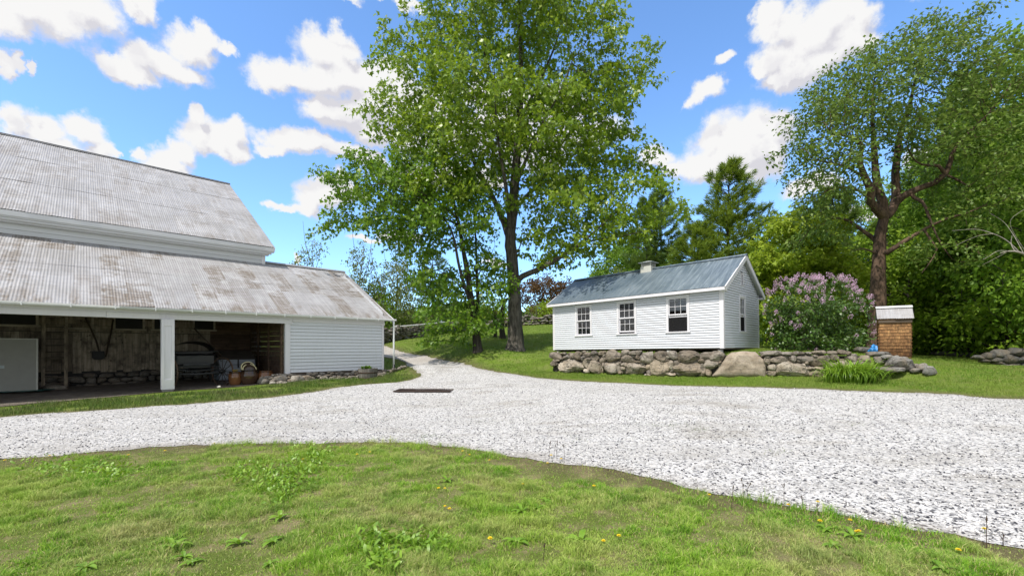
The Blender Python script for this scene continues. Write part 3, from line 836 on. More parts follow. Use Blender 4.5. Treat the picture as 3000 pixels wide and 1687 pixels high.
tag(tl.obj('tarp', M_teal, None, True, (BO.x, BO.y, 0), (0, 0, BARN_RZ)), 'flattened teal green tarp under the pale panel', 'tarp')
# ladder
la, _ = bpx(126, 1137, 4.35); lb, _ = bpx(193, 1137, 4.35); gz = bground((la+lb)/2, 4.3)
lad = thing('ladder', 'weathered wooden ladder leaning upright on the barn boards', 'ladder', bworld(la, 4.35, gz), BARN_RZ)
wl = lb-la; M_lad = wood_mat('ladder_wood', (.36, .30, .23), (.29, .24, .18), (.05, .04, .03), 2)
M_lad2 = wood_mat('ladder_rung_wood', (.17, .14, .105), (.13, .105, .08), (.03, .024, .02), 0)
for x in (0, wl):
    mb = MB(); mb.bar((x, 0, 0), (x, .42, 2.75 if x == 0 else 2.3), .10, .05, (0, -1, .2)); mb.obj('rail', M_lad, lad)
for v in (958, 976, 993, 1012, 1031, 1049, 1086, 1104, 1122):
    z = bpx(160, v, 4.6)[1]-gz; y = .42*z/2.6
    mb = MB(); mb.bar((.05, y, z), (wl-.05, y, z+.01), .03 if v != 1049 else .03, .035 if v != 1049 else .09, (0, 0, 1)); mb.obj('rung', M_lad2, lad)
# flat stone at the ladder
M_rock = stone_mat('field_rock', [(.26,.24,.21), (.36,.33,.29), (.21,.20,.185), (.30,.27,.22)], .5, 1.0)
def rock(name, label, cat, c, r, seed, rot=0, group=None, sub=3, boxy=.65, tilt=0.0, mat=None, sink=.3, jag=.18):
    mb = MB(); lump(mb, (0, 0, 0), r, seed, rot, sub, boxy, tilt, jag)
    o = mb.obj(name, mat or M_rock, None, True, c)
    return tag(o, label, cat, group)
l, _ = bpx(162, 1135, 4.0); rock('flat_rock', 'flat pale rock lying at the foot of the ladder', 'rock', bworld(l, 3.95, bground(l, 4)+.05), (.34, .22, .10), 31, BARN_RZ, boxy=.55)
# scoop and poles hanging on the boards
l, z = bpx(288, 1040, 4.9)
sco = thing('coal_scoop', 'black iron scoop shovel hanging on the barn boards', 'shovel', bworld(l, 4.88, z), BARN_RZ)
M_iron = simple('black_iron', (.012, .012, .013), .6, .3, .3)
M_stick = wood_mat('dark_handle_wood', (.085, .06, .042), (.06, .043, .03), (.02, .015, .012), 2)
mb = MB(); mb.add([(-.17,0,.16), (.17,0,.16), (.19,-.02,-.10), (.10,-.03,-.17), (-.10,-.03,-.17), (-.19,-.02,-.10), (-.17,-.06,.16), (.17,-.06,.16), (.19,-.09,-.10), (.10,-.09,-.17), (-.10,-.09,-.17), (-.19,-.09,-.10)],
    [(0,1,2,3,4,5), (11,10,9,8,7,6), (0,6,7,1), (1,7,8,2), (2,8,9,3), (3,9,10,4), (4,10,11,5), (5,11,6,0)]); mb.obj('blade', M_iron, sco)
mb = MB(); mb.tube([(.02,-.03,.14), (-.06,-.02,.55), (-.22,-.02,1.05), (-.36,0,1.45)], .028, 8); mb.obj('handle', M_stick, sco, True)
l, z = bpx(312, 1045, 4.9)
mb = MB(); mb.tube([(-.02,0,0), (.05,0,.5), (.14,0,1.05), (.2,.02,1.5)], [.022,.032,.03,.024], 8); mb.tube([(.05,-.02,.6), (-.08,-.03,.42), (-.14,-.02,.55)], .012, 6)
tag(mb.obj('wooden_pole', M_stick, None, True, bworld(l, 4.88, z-.0), (0, 0, BARN_RZ)), 'dark hooked wooden pole hanging beside the black scoop', 'pole')

# carriage
gzc = bground(-7.0, 1.4)
car = thing('carriage', 'black horse carriage with thin spoked wheels parked behind the white post', 'carriage', bworld(-6.95, 1.25, gzc), BARN_RZ)
M_cblack = simple('carriage_black', (.006, .0065, .0075), .4, 0, .3, 5, .1)
M_cgrey = simple('carriage_worn_grey', (.028, .03, .031), .6, 0, .3, 8, .2)
M_ctyre = simple('carriage_rusty_tyre', (.10, .065, .045), .6, .3, .3)
M_cspoke = simple('carriage_spokes', (.035, .033, .032), .6, 0, .3)
def cwheel(x, y, r, turn=0.0, lean=0.0):
    mt = Matrix.Translation((x, y, r)) @ Matrix.Rotation(turn, 4, 'Z')
    mb = MB()
    n = 36
    for rad_in, rad_out, w in ((r-.03, r, .022),):
        for k in range(n):
            a, b = 2*PI*k/n, 2*PI*(k+1)/n
            def pt(rd, an, s): return mt @ Vector((s*w, rd*math.cos(an), rd*math.sin(an)))
            i0 = len(mb.v)
            mb.add([pt(rad_in,a,-1), pt(rad_out,a,-1), pt(rad_out,b,-1), pt(rad_in,b,-1), pt(rad_in,a,1), pt(rad_out,a,1), pt(rad_out,b,1), pt(rad_in,b,1)],
                   [(0,1,2,3), (7,6,5,4), (1,5,6,2), (0,3,7,4)])
    wo = mb.obj('wheel', M_ctyre, car)
    mb = MB()
    for k in range(12):
        a = 2*PI*k/12; mb.tube([mt @ Vector((0, .06*math.cos(a), .06*math.sin(a))), mt @ Vector((0, (r-.025)*math.cos(a), (r-.025)*math.sin(a)))], [.017, .012], 6)
    mb.obj('spokes', M_cspoke, wo)
    mb = MB(); mb.tube([mt @ Vector((-.11,0,0)), mt @ Vector((-.05,0,0)), mt @ Vector((.05,0,0)), mt @ Vector((.12,0,0))], [.04,.075,.075,.045], 12); mb.obj('hub', M_cblack, wo, True)
cwheel(.78, -.10, .56, R(28)); cwheel(-.78, .10, .56, R(14)); cwheel(.74, 1.9, .60); cwheel(-.74, 1.9, .60)
mb = MB(); mb.tube([(-.9,.10,.56), (-.4,.06,.50), (.0,.02,.48), (.4,-.04,.51), (.9,-.10,.56)], [.03,.035,.04,.035,.03], 8); mb.tube([(-.74,1.9,.6), (.74,1.9,.6)], .035, 8); mb.tube([(0,.0,.5), (0,1.9,.6)], .03, 8); mb.obj('axle', M_cgrey, car, True)
mb = MB()
for s in (1, -1):
    mb.tube([(-.72,.0,.72), (-.4,-.02,.72+s*.085), (0,-.03,.72+s*.115), (.4,-.04,.72+s*.085), (.72,-.05,.72)], .022, 6)
mb.obj('leaf_spring', M_cgrey, car, True)
mb = MB(); mb.bbox(-.62, .62, .25, 1.9, .80, 1.22, .05); mb.bbox(-.66, .66, .9, 1.75, 1.22, 1.34, .03); mb.obj('body', M_cblack, car)
mb = MB(); mb.bbox(-.42, .42, .04, .07, .72, .90, .006); mb.obj('footboard', M_cgrey, car)
mb = MB(); pts = []
vs = []; nu, nv = 9, 8
for j in range(nv+1):
    t = j/nv; y = .75+t*1.1
    for i in range(nu+1):
        a = PI*i/nu; vs.append((-.70*math.cos(a), y+.05*math.sin(a), 1.24+(.50-.10*t)*math.sin(a)**.8))
mb.add(vs, [(j*(nu+1)+i, j*(nu+1)+i+1, (j+1)*(nu+1)+i+1, (j+1)*(nu+1)+i) for j in range(nv) for i in range(nu)])
mb.obj('hood', M_cblack, car, True)
mb = MB(); mb.tube([(-.72,.3,1.30), (.72,.25,1.34)], .016, 6); mb.tube([(-.70,.3,.95), (.0,.24,1.15), (.72,.28,1.36)], .014, 6); mb.obj('rail', M_cgrey, car, True)
mb = MB(); mb.tube([(.95,.9,1.15), (.62,.95,1.55), (.25,1.0,2.0), (.05,1.05,2.25)], .03, 7); mb.obj('shaft', M_stick, car, True)
rock('pale_stone', 'small round white stone on the earth in front of the carriage', 'stone', bworld(-6.55, -.28, bground(-6.5, -.3)+.035), (.07, .06, .05), 77, sub=2, boxy=.9, mat=simple('white_pebble', (.6, .58, .52), .8))
# grey wooden bin
l0, _ = bpx(644, 1110, 2.6); l1, _ = bpx(745, 1110, 2.6); gz = bground((l0+l1)/2, 2.6); wb = l1-l0
bn = thing('wooden_bin', 'grey painted wooden feed bin with a sloping lid behind the crocks', 'bin', bworld(l0, 2.6, gz), BARN_RZ)
M_bin = wood_mat('grey_blue_painted_boards', (.36, .40, .46), (.27, .31, .36), (.085, .085, .09), 0, .8, 1, .5)
mb = MB()
for k in range(4): mb.bbox(0, wb, 0, .03, .04+k*.215, .04+k*.215+.208, .004)
fr = mb.obj('front_board', M_bin, bn)
mb = MB(); mb.add([(wb,.0,.04), (wb,.95,.04), (wb,.95,1.22), (wb,.0,.90), (wb+.03,.0,.04), (wb+.03,.95,.04), (wb+.03,.95,1.22), (wb+.03,.0,.90)], [(0,3,2,1), (4,5,6,7), (0,1,5,4), (1,2,6,5), (2,3,7,6), (3,0,4,7)])
mb.add([(-.03,.0,.04), (-.03,.95,.04), (-.03,.95,1.22), (-.03,.0,.90), (0,.0,.04), (0,.95,.04), (0,.95,1.22), (0,.0,.90)], [(0,3,2,1), (4,5,6,7), (0,1,5,4), (1,2,6,5), (2,3,7,6), (3,0,4,7)])
mb.obj('end_board', M_bin, bn)
mb = MB(); mb.bar((wb/2, -.05, .905), (wb/2, .98, 1.245), wb+.12, .03, (0, -.3, .95)); mb.obj('lid', wood_mat('bin_lid_boards', (.10, .09, .08), (.08, .07, .06), (.03, .027, .024), 0), bn)
mb = MB(); mb.bbox(wb*.50, wb*.50+.05, -.03, -.001, .55, .90, .004); mb.obj('hasp', M_iron, bn)
# ring on the partition
l, z = bpx(750, 987, 4.8)
mb = MB(); mt = Matrix.Rotation(PI/2, 4, 'X')
mb.lathe([(.03,0), (.17,.0), (.19,.015), (.17,.03), (.07,.035), (.055,.02), (.05,.0)], 24, mt)
tag(mb.obj('round_plate', simple('dull_grey_plate', (.16, .155, .145), .7, .2, .2), None, True, bworld(l, 4.90, z), (0, 0, BARN_RZ)), 'dull round grey disc hung on the dark boards above the feed bin', 'disc')
# stoneware crocks
def glaze(name, c1, c2):
    m = Mat(name); o = m.obj(); z = m.n('SeparateXYZ', {0: o}).outputs[2]
    n_ = m.noise(m.map(o, (6, 6, 1.2)), 2, 5, .6)
    f = m.ramp(m.math('ADD', m.math('MULTIPLY', z, 1.5), m.math('MULTIPLY', m.math('SUBTRACT', n_, .5), .7)), [(.15, c2), (.55, c1), (.85, (.012, .008, .006))])
    return m.principled(f, .16, 0, None, .6)
M_glz1 = glaze('brown_glaze', (.15, .06, .022), (.20, .09, .036)); M_glz2 = glaze('dark_brown_glaze', (.055, .026, .014), (.085, .048, .030))
M_in = simple('crock_inside', (.02, .015, .012), .5)
def crock(u, r, h, p, mat, label, bulge=1.0):
    l, _ = bpx(u, 1110, p); gz = bground(l, p)
    t = thing('crock', label, 'crock', bworld(l, p, gz), BARN_RZ, 'glazed stoneware crocks in the open bay')
    prof = [(0, 0), (r*.70, 0), (r*.76, .02), (r*.90, h*.22), (r*1.0*bulge, h*.52), (r*.97*bulge, h*.72), (r*.86, h*.88), (r*.84, h*.92), (r*.93, h*.94), (r*.94, h*.985), (r*.90, h), (r*.82, h*.99), (r*.78, h*.9)]
    MB().lathe(prof, 32).obj('body', mat, t, True)
    MB().lathe([(r*.781, h*.905), (r*.80, h*.6), (r*.6, h*.3), (0, h*.28)], 32).obj('inside', M_in, t, True)
    for s in (-1, 1):
        mb = MB(); mb.tube([(s*r*.93, -.06, h*.80), (s*(r*1.04), -.03, h*.84), (s*(r*1.04), .03, h*.84), (s*r*.93, .06, h*.80)], .018, 6)
        mb.obj('handle', mat, t, True)
    return l, gz
lA, gA = crock(689, .225, .50, .55, M_glz1, 'left brown glazed crock with yellow flowers on top')
lB, gB = crock(730, .31, .56, .45, M_glz2, 'largest dark brown glazed crock in the middle, holding two cream rimmed lids', 1.03)
lC, gC = crock(777, .27, .47, .40, M_glz1, 'right brown glazed crock beside the stone foundation')
M_cream = simple('cream_rim', (.55, .50, .28), .45, 0, .08)
for i, (dx, dy, dz, tx, lab, r) in enumerate(((.0, -.06, .575, 62, 'front cream rimmed brown lid leaning in the middle crock', .225), (-.02, .08, .655, 66, 'rear cream rimmed brown lid standing higher in the middle crock', .225))):
    ld = thing('domed_cover', lab, 'lid', bworld(lB+dx, .45+dy, gB+dz-.02), 0, 'cream rimmed lids in the middle crock', rot=(R(tx), 0, BARN_RZ))
    MB().lathe([(r*.97, .0), (r*.93, .03), (r*.80, .07), (r*.55, .10), (r*.3, .115), (0, .12)], 32).obj('dome', simple('shiny_brown_lid', (.045, .03, .022), .15), ld, True)
    mb = MB(); mb.tube([(r*math.cos(2*PI*k/32), r*math.sin(2*PI*k/32), 0) for k in range(33)], .026, 8, False); mb.obj('rim', M_cream, ld, True)
# ================================================================ HALF BARREL
def flower_tuft(mb, c, n, L, w, seed, spread=.9, zmin=.2):
    rr_ = random.Random(seed)
    for i in range(n):
        a = rr_.uniform(0, 2*PI); e = rr_.uniform(zmin, 1.3); d = Vector((math.cos(a)*math.cos(e)*spread, math.sin(a)*math.cos(e)*spread, math.sin(e)))
        p = Vector(c); l_ = L*rr_.uniform(.5, 1); side = d.cross(Vector((0, 0, 1))).normalized()*w*.5
        mid = p+d*l_*.55+Vector((0, 0, .02)); tip = p+d*l_-Vector((0, 0, l_*.12))
        mb.add([p-side*.4, p+side*.4, mid+side, tip, mid-side], [(0,1,2,4), (4,2,3)])
M_green = leaf_mat('fresh_green_leaf', (.06,.14,.015), (.10,.20,.02), (.15,.26,.035), .3, .45, 3)
mb = MB(); rr = random.Random(6)
for k in range(34):
    a = rr.uniform(0, 6.28); d = rr.uniform(0, .16); c = Vector((math.cos(a)*d, math.sin(a)*d, rr.uniform(.0, .09)))
    for j in range(9):
        b = 2*PI*j/9+rr.random(); q_ = Vector((math.cos(b), math.sin(b), rr.uniform(-.2, .5)))*.035
        s = Vector((-math.sin(b), math.cos(b), 0))*.012
        mb.add([c-s*.3, c+q_*.6-s, c+q_, c+q_*.6+s], [(0,1,2,3)])
yf = thing('flower_bunch', 'bunch of yellow flowers resting in the left brown crock', 'flowers', bworld(lA, .55, gA+.48), BARN_RZ)
mb.obj('petals', simple('yellow_petals', (.75, .52, .02), .6, 0, .15, 40), yf)
mb = MB(); flower_tuft(mb, (0, 0, -.05), 40, .2, .03, 4); mb.obj('leaves', M_green, yf)
pc = barn_pt(-1.32, -1.12, 0); gz = tz(pc.x, pc.y)
tub = thing('barrel_planter', 'half barrel planter of grey staves with rusty hoops on the grass strip', 'planter', (pc.x, pc.y, gz-.02), .4)
M_stave = wood_mat('grey_barrel_staves', (.23, .215, .20), (.17, .155, .14), (.07, .06, .055), 2, .85, 1.4, .5)
M_hoop = simple('rusty_hoop', (.055, .034, .024), .75, .3, .35, 12)
mb = MB(); n = 22
for k in range(n):
    a0, a1 = 2*PI*(k+.03)/n, 2*PI*(k+.97)/n; hh = .47+random.uniform(-.015, .015)
    prof = [(.34, 0), (.375, .16), (.395, .32), (.405, hh)]
    vs = []
    for r_, z in prof:
        for a in (a0, a1): vs += [(r_*math.cos(a), r_*math.sin(a), z), ((r_-.028)*math.cos(a), (r_-.028)*math.sin(a), z)]
    fs = []
    for i in range(3):
        b = 4*i; fs += [(b, b+2, b+6, b+4), (b+3, b+1, b+5, b+7), (b+1, b, b+4, b+5), (b+2, b+3, b+7, b+6)]
    fs.append((12, 14, 15, 13)); mb.add(vs, fs)
mb.obj('staves', M_stave, tub)
for z, r_ in ((.035, .352), (.27, .393)):
    MB().lathe([(r_, z), (r_+.006, z+.003), (r_+.011, z+.05), (r_+.005, z+.053)], 40).obj('hoop', M_hoop, tub, True)
MB().lathe([(.375, .40), (.2, .425), (0, .435)], 24).obj('soil', simple('planter_soil', (.05, .036, .025), .95, 0, .3, 20, .5), tub)
mb = MB()
for k in range(15):
    a = random.uniform(0, 6.28); d = random.uniform(0, .26); flower_tuft(mb, (d*math.cos(a), d*math.sin(a), .42), 26, .24, .06, k+40)
mb.obj('foliage', M_green, tub)
# steel drain grate in the drive
g0 = [ground(u*K, v*K) for u, v in ((990, 989), (1010, 981.5), (1142, 981), (1126, 989))]
cx = sum((g for g in g0), Vector())/4
xa = (g0[2]-g0[1]).normalized(); wA = (g0[2]-g0[1]).length; dA = (g0[1]-g0[0]).length
grt = thing('drain_grate', 'rusty brown steel grate lying flat in the gravel drive', 'grate', (cx.x, cx.y, cx.z+.035), math.atan2(xa.y, xa.x))
dA = max(.5, (g0[1].y-g0[0].y)); print('grate', wA, dA)
M_rust = simple('rusty_steel', (.065, .042, .035), .75, .35, .3, 14, .3)
mb = MB()
for k in range(int(wA/.045)): x = -wA/2+k*.045; mb.box(x, x+.012, -dA/2, dA/2, .0, .018)
mb.obj('bars', M_rust, grt)
mb = MB(); mb.bbox(-wA/2-.03, wA/2+.03, -dA/2-.03, -dA/2-.001, 0, .03, .004); mb.bbox(-wA/2-.03, wA/2+.03, dA/2+.001, dA/2+.03, 0, .03, .004); mb.bbox(-wA/2-.03, -wA/2-.001, -dA/2, dA/2, 0, .03, .004); mb.bbox(wA/2+.001, wA/2+.03, -dA/2, dA/2, 0, .03, .004)
mb.box(-wA/2, wA/2, -.012, .012, -.004, -.001)
mb.obj('frame', M_rust, grt)
mb = MB(); mb.box(-wA/2-.02, wA/2+.02, -dA/2-.02, dA/2+.02, -.008, -.005); mb.obj('pit', simple('drain_dark', (.018, .014, .012), .9), grt)

# ================================================================ SHED
CS = Vector((7.925, 16.5, 1.54)); SL, SD, SH = 8.22, 4.26, 2.42
# local frame: x runs from the far left front corner to the right front corner, y inward, origin at right front corner
SH_RZ = math.atan2(-.7071, .7071)
shed = thing('shed', 'small white clapboard shed with blue grey metal roof above the stone wall', 'shed', CS, rot=(0, R(-.75), SH_RZ))
M_shedclap = paint_mat('shed_clapboard_paint', (.63, .655, .715), .22, (7, 7, .6))
m = Mat('blue_grey_metal_roof'); o = m.obj()
st = m.noise(m.map(o, (7, .55, 1)), 1.2, 6, .7, .4); st2 = m.noise(m.map(o, (22, .9, 1)), 1.0, 5, .7); bg = m.noise(o, .55, 4, .6)
c = m.mix(m.ramp(bg, [(.35, 0.0), (.65, 1.0)]), (.085, .12, .152), (.145, .185, .225))
x_ = m.n('SeparateXYZ', {0: o}).outputs[0]; y_ = m.n('SeparateXYZ', {0: o}).outputs[1]
rb = m.ramp(m.math('DIVIDE', m.math('ADD', x_, 8.5), 8.5), [(.25, .25), (.75, 1.0)])
c = m.mix(m.math('MULTIPLY', m.math('MULTIPLY', m.ramp(st, [(.46, 0.0), (.66, 1.0)]), rb), .6), c, (.33, .39, .44))
c = m.mix(m.math('MULTIPLY', m.math('MULTIPLY', m.ramp(st2, [(.56, 0.0), (.72, 1.0)]), m.ramp(m.math('DIVIDE', y_, 2.0), [(.1, 1.0), (.75, .1)])), .7), c, (.55, .58, .60))
M_blue = m.principled(c, .42, .25, m.bump(m.noise(o, 3, 3), .15, .02), .45)
M_glass = Mat('window_glass')
gl = M_glass.n('BsdfGlossy', {'Color': (.9, .95, 1), 'Roughness': .02}); tr = M_glass.n('BsdfTransparent', {'Color': (.55, .58, .58)})
fr = M_glass.n('Fresnel', {'IOR': 1.5}); mx = M_glass.n('MixShader', {0: M_glass.math('ADD', fr.outputs[0], .05), 1: tr.outputs[0], 2: gl.outputs[0]})
M_glass = M_glass.surface(mx.outputs[0])
m = Mat('insect_screen'); tr = m.n('BsdfTransparent', {'Color': (.25, .25, .26)}); df = m.n('BsdfDiffuse', {'Color': (.03, .03, .032)})
M_screen = m.surface(m.n('MixShader', {0: .6, 1: tr.outputs[0], 2: df.outputs[0]}).outputs[0])
M_inside = simple('shed_interior_boards', (.16, .13, .10), .9)
z_s, z_t = .70, 2.06      # glass opening bottom and top above the shed's base
wins = [(-6.36, 'closed'), (-4.05, 'ajar'), (-1.74, 'open')]      # opening centres along the front
OW = .78
holes = [(x-OW/2-.10, x+OW/2+.10, z_s-.09, z_t+.10) for x, _ in wins]
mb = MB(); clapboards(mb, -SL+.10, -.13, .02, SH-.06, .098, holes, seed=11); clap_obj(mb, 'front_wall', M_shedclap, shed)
TG = lambda p: Vector((-p.y, p.x, p.z))
RISE = 1.33
gw = [(SD/2-.30-.09, SD/2+.30+.09, z_s-.09, z_t+.10), (SD/2-.15, SD/2+.15, SH+.12, SH+.66)]
mb = MB(); clapboards(mb, .12, SD-.10, .02, SH+RISE-.05, .098, gw, T=TG, limit=lambda z: (.12, SD-.10) if z < SH-.03 else (.12+(z-SH+.03)/RISE*SD/2, SD-.12-(z-SH+.03)/RISE*SD/2), seed=12)
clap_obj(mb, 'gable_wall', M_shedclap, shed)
mb = MB(); clapboards(mb, .1, SD-.1, .02, SH+RISE-.05, .098, (), T=lambda p: Vector((-SL+p.y, SD-p.x, p.z)), limit=lambda z: (.1, SD-.1) if z < SH else (.1+(z-SH)/RISE*SD/2, SD-.1-(z-SH)/RISE*SD/2), seed=13)
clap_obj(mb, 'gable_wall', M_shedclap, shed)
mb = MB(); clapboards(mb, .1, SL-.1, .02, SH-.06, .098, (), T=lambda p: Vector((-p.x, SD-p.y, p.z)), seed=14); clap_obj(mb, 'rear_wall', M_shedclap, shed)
# inner skin so that the room is closed and dark
mb = MB()
def skin(x0, x1, z0, z1, hs, T):
    xs = sorted({x0, x1} | {h[0] for h in hs} | {h[1] for h in hs}); zs = sorted({z0, z1} | {h[2] for h in hs} | {h[3] for h in hs})
    for a, b in zip(xs, xs[1:]):
        for c_, d_ in zip(zs, zs[1:]):
            if any(a >= h[0]-1e-6 and b <= h[1]+1e-6 and c_ >= h[2]-1e-6 and d_ <= h[3]+1e-6 for h in hs): continue
            mb.quad(*[T(Vector(p)) for p in ((a, .03, c_), (b, .03, c_), (b, .03, d_), (a, .03, d_))])
skin(-SL, 0, 0, SH, [(x-OW/2, x+OW/2, z_s, z_t) for x, _ in wins], lambda p: p)
skin(0, SD, 0, SH, [(SD/2-.30, SD/2+.30, z_s, z_t)], TG)
skin(0, SD, 0, SH, [(1.4, 2.3, .8, 2.0)], lambda p: Vector((-SL+p.y+.03, SD-p.x, p.z)))
skin(0, SL, 0, SH, [(6.3, 7.2, .9, 2.0)], lambda p: Vector((-p.x, SD-p.y, p.z)))
mb.quad((-SL,0,.01), (0,0,.01), (0,SD,.01), (-SL,SD,.01)); mb.quad((-SL,0,SH), (0,0,SH), (0,SD,SH), (-SL,SD,SH))
mb.obj('inner_lining', M_inside, shed)
for x0, x1, y0, y1 in ((-SL-.02, -SL+.10, -.028, .10), (-.13, .028, -.028, .12), (-.10, .024, SD-.10, SD+.02), (-SL-.02, -SL+.1, SD-.1, SD+.02)):
    mb = MB(); mb.bbox(x0, x1, y0, y1, 0, SH-.04, .006); mb.obj('corner_board', M_trim, shed)
mb = MB(); mb.bbox(-SL, .02, -.035, .0, SH-.10, SH+.02, .005); mb.obj('frieze_board', M_trim, shed)
# windows
def window(x, state, w, T, name='window', lab=None):
    def bx(mb, x0, x1, y0, y1, z0, z1, b=.004):
        t = MB(); t.bbox(x0, x1, y0, y1, z0, z1, b); mb.add([T(Vector(p)) for p in t.v], t.f)
    mb = MB(); c = .095
    bx(mb, x-w/2-c, x-w/2, -.034, .05, z_s, z_t); bx(mb, x+w/2, x+w/2+c, -.034, .05, z_s, z_t)
    bx(mb, x-w/2-c, x+w/2+c, -.036, .05, z_t, z_t+c); bx(mb, x-w/2-c-.03, x+w/2+c+.03, -.065, .05, z_s-.05, z_s); bx(mb, x-w/2-c, x+w/2+c, -.030, .04, z_s-.10, z_s-.05)
    win = mb.obj('window', M_trim, shed, label=lab)
    half = (z_t-z_s)/2
    def sash(z0, y, nm):
        mb = MB(); h = half+.02; s = .042
        bx(mb, x-w/2+.002, x-w/2+s, y, y+.032, z0, z0+h, .003); bx(mb, x+w/2-s, x+w/2-.002, y, y+.032, z0, z0+h, .003)
        bx(mb, x-w/2+s, x+w/2-s, y, y+.032, z0, z0+s+.012, .003); bx(mb, x-w/2+s, x+w/2-s, y, y+.032, z0+h-s, z0+h, .003)
        iw = w-2*s
        for k in (1, 2): bx(mb, x-w/2+s+iw*k/3-.009, x-w/2+s+iw*k/3+.009, y+.004, y+.028, z0+s, z0+h-s, .003)
        bx(mb, x-w/2+s, x+w/2-s, y+.005, y+.027, z0+h/2-.009, z0+h/2+.009, .003)
        mb.obj(nm, M_trim, win)
        mb = MB(); yy = y+.016; mb.quad(*[T(Vector(p)) for p in ((x-w/2+s, yy, z0+s), (x+w/2-s, yy, z0+s), (x+w/2-s, yy, z0+h-s), (x-w/2+s, yy, z0+h-s))]); mb.obj('pane', M_glass, win)
    sash(z_t-half-.02, -.004, 'upper_sash')
    sash({'closed': z_s, 'ajar': z_s+.07, 'open': z_s+half-.10}[state], .032, 'lower_sash')
    if state == 'open':
        mb = MB(); zz = z_s+half-.10; mb.quad(*[T(Vector(p)) for p in ((x-w/2, .012, z_s), (x+w/2, .012, z_s), (x+w/2, .012, zz), (x-w/2, .012, zz))]); mb.obj('screen', M_screen, win)
window(-6.36, 'closed', OW, lambda p: p, lab='closed six over six sash window'); window(-4.05, 'ajar', OW, lambda p: p, lab='sash window with its lower sash raised a crack'); window(-1.74, 'open', OW, lambda p: p, lab='open sash window with a dark screen in its lower half')
window(SD/2, 'open', .60, TG, lab='narrow open sash window in the gable end')
# gable vent
mb = MB()
for x0, x1, z0, z1 in ((-.16,-.12,.13,.66), (.12,.16,.13,.66), (-.16,.16,.62,.66), (-.16,.16,.12,.16)):
    t = MB(); t.bbox(SD/2+x0, SD/2+x1, -.035, .02, SH+z0, SH+z1, .003); mb.add([TG(Vector(p)) for p in t.v], t.f)
vt = mb.obj('vent', M_trim, shed)
mb = MB()
for k in range(7):
    z = SH+.18+k*.064
    vs = [TG(Vector(p)) for p in ((SD/2-.12,-.02,z), (SD/2+.12,-.02,z), (SD/2+.12,.02,z+.05), (SD/2-.12,.02,z+.05))]; mb.add(vs, [(0,1,2,3)])
mb.obj('slats', M_trim, vt)
# roof
OV, OG = .27, .22
ra = math.atan2(RISE+OV*RISE/(SD/2)*0, SD/2); sl_ = math.hypot(SD/2+OV, (SD/2+OV)*RISE/(SD/2)); ze = SH+.05-OV*RISE/(SD/2)
def metal_roof(name, loc, rot, flip):
    n, mrow = 90, 14; xs = np.linspace(-SL-OG, OG, n+1); ys = np.linspace(0, sl_, mrow+1); X, Y = np.meshgrid(xs, ys)
    Z = (fbm(X*.9, Y*.9, 31)-.5)*.035
    rib = np.abs(((X+20) % .61)-.305) > .292
    Z = Z + rib*.012
    idx = np.arange(X.size).reshape(X.shape); Fq = np.stack([idx[:-1,:-1], idx[:-1,1:], idx[1:,1:], idx[1:,:-1]], -1).reshape(-1, 4)
    o_ = link(name, np_mesh(name, np.stack([X, Y, Z], -1).reshape(-1, 3), Fq), M_blue, shed, True, loc, rot)
    return o_
metal_roof('roof', (0, -OV, ze), (ra, 0, 0), 1)
metal_roof('roof', (-SL, SD+OV, ze), (ra, 0, PI), 1)
ridge_z = ze+(SD/2+OV)*RISE/(SD/2)
mb = MB(); mb.bar((-SL-OG, SD/2-.06, ridge_z+.0), (OG+.01, SD/2-.06, ridge_z+.0), .15, .02, (0, -.5, .85)); mb.bar((-SL-OG, SD/2+.06, ridge_z), (OG+.01, SD/2+.06, ridge_z), .15, .02, (0, .5, .85))
mb.obj('ridge_cap', M_blue, shed)
sl_dir = Vector((0, SD/2+OV, ridge_z-ze))
for X in (OG-.03, -SL-OG+.03):
    for s in (0, 1):
        y0, y1 = (-OV, SD/2) if s == 0 else (SD+OV, SD/2)
        mb = MB(); up = (0, -.53*(1 if s == 0 else -1), .85)
        a = Vector((X, y0, ze-.09)); b = Vector((X, y1, ridge_z-.10)); mb.bar(a, b, .04, .17, up); mb.obj('bargeboard', M_trim, shed)
        mb = MB(); dx = -.13 if X > 0 else .13
        mb.bar(a+Vector((dx, 0, .045)), b+Vector((dx, 0, .045)), .22, .02, up); mb.obj('rake_soffit', M_soffit, shed)
mb = MB(); mb.bbox(-SL-OG, OG-.055, -OV+.0, -OV+.03, ze-.13, ze-.018, .004); mb.box(-SL-OG, OG-.055, -OV+.03, -.01, ze-.10, ze-.085)
mb.bbox(-SL-OG, OG-.055, SD+OV-.03, SD+OV, ze-.13, ze-.018, .004); mb.box(-SL-OG, OG-.055, SD+.01, SD+OV-.03, ze-.10, ze-.085)
mb.bbox(-.02, OG-.054, SD-.02, SD+OV-.03, ze-.16, ze-.105, .004); mb.bbox(-.02, OG-.054, -OV+.03, .02, ze-.16, ze-.105, .004)
mb.obj('eaves', M_trim, shed)
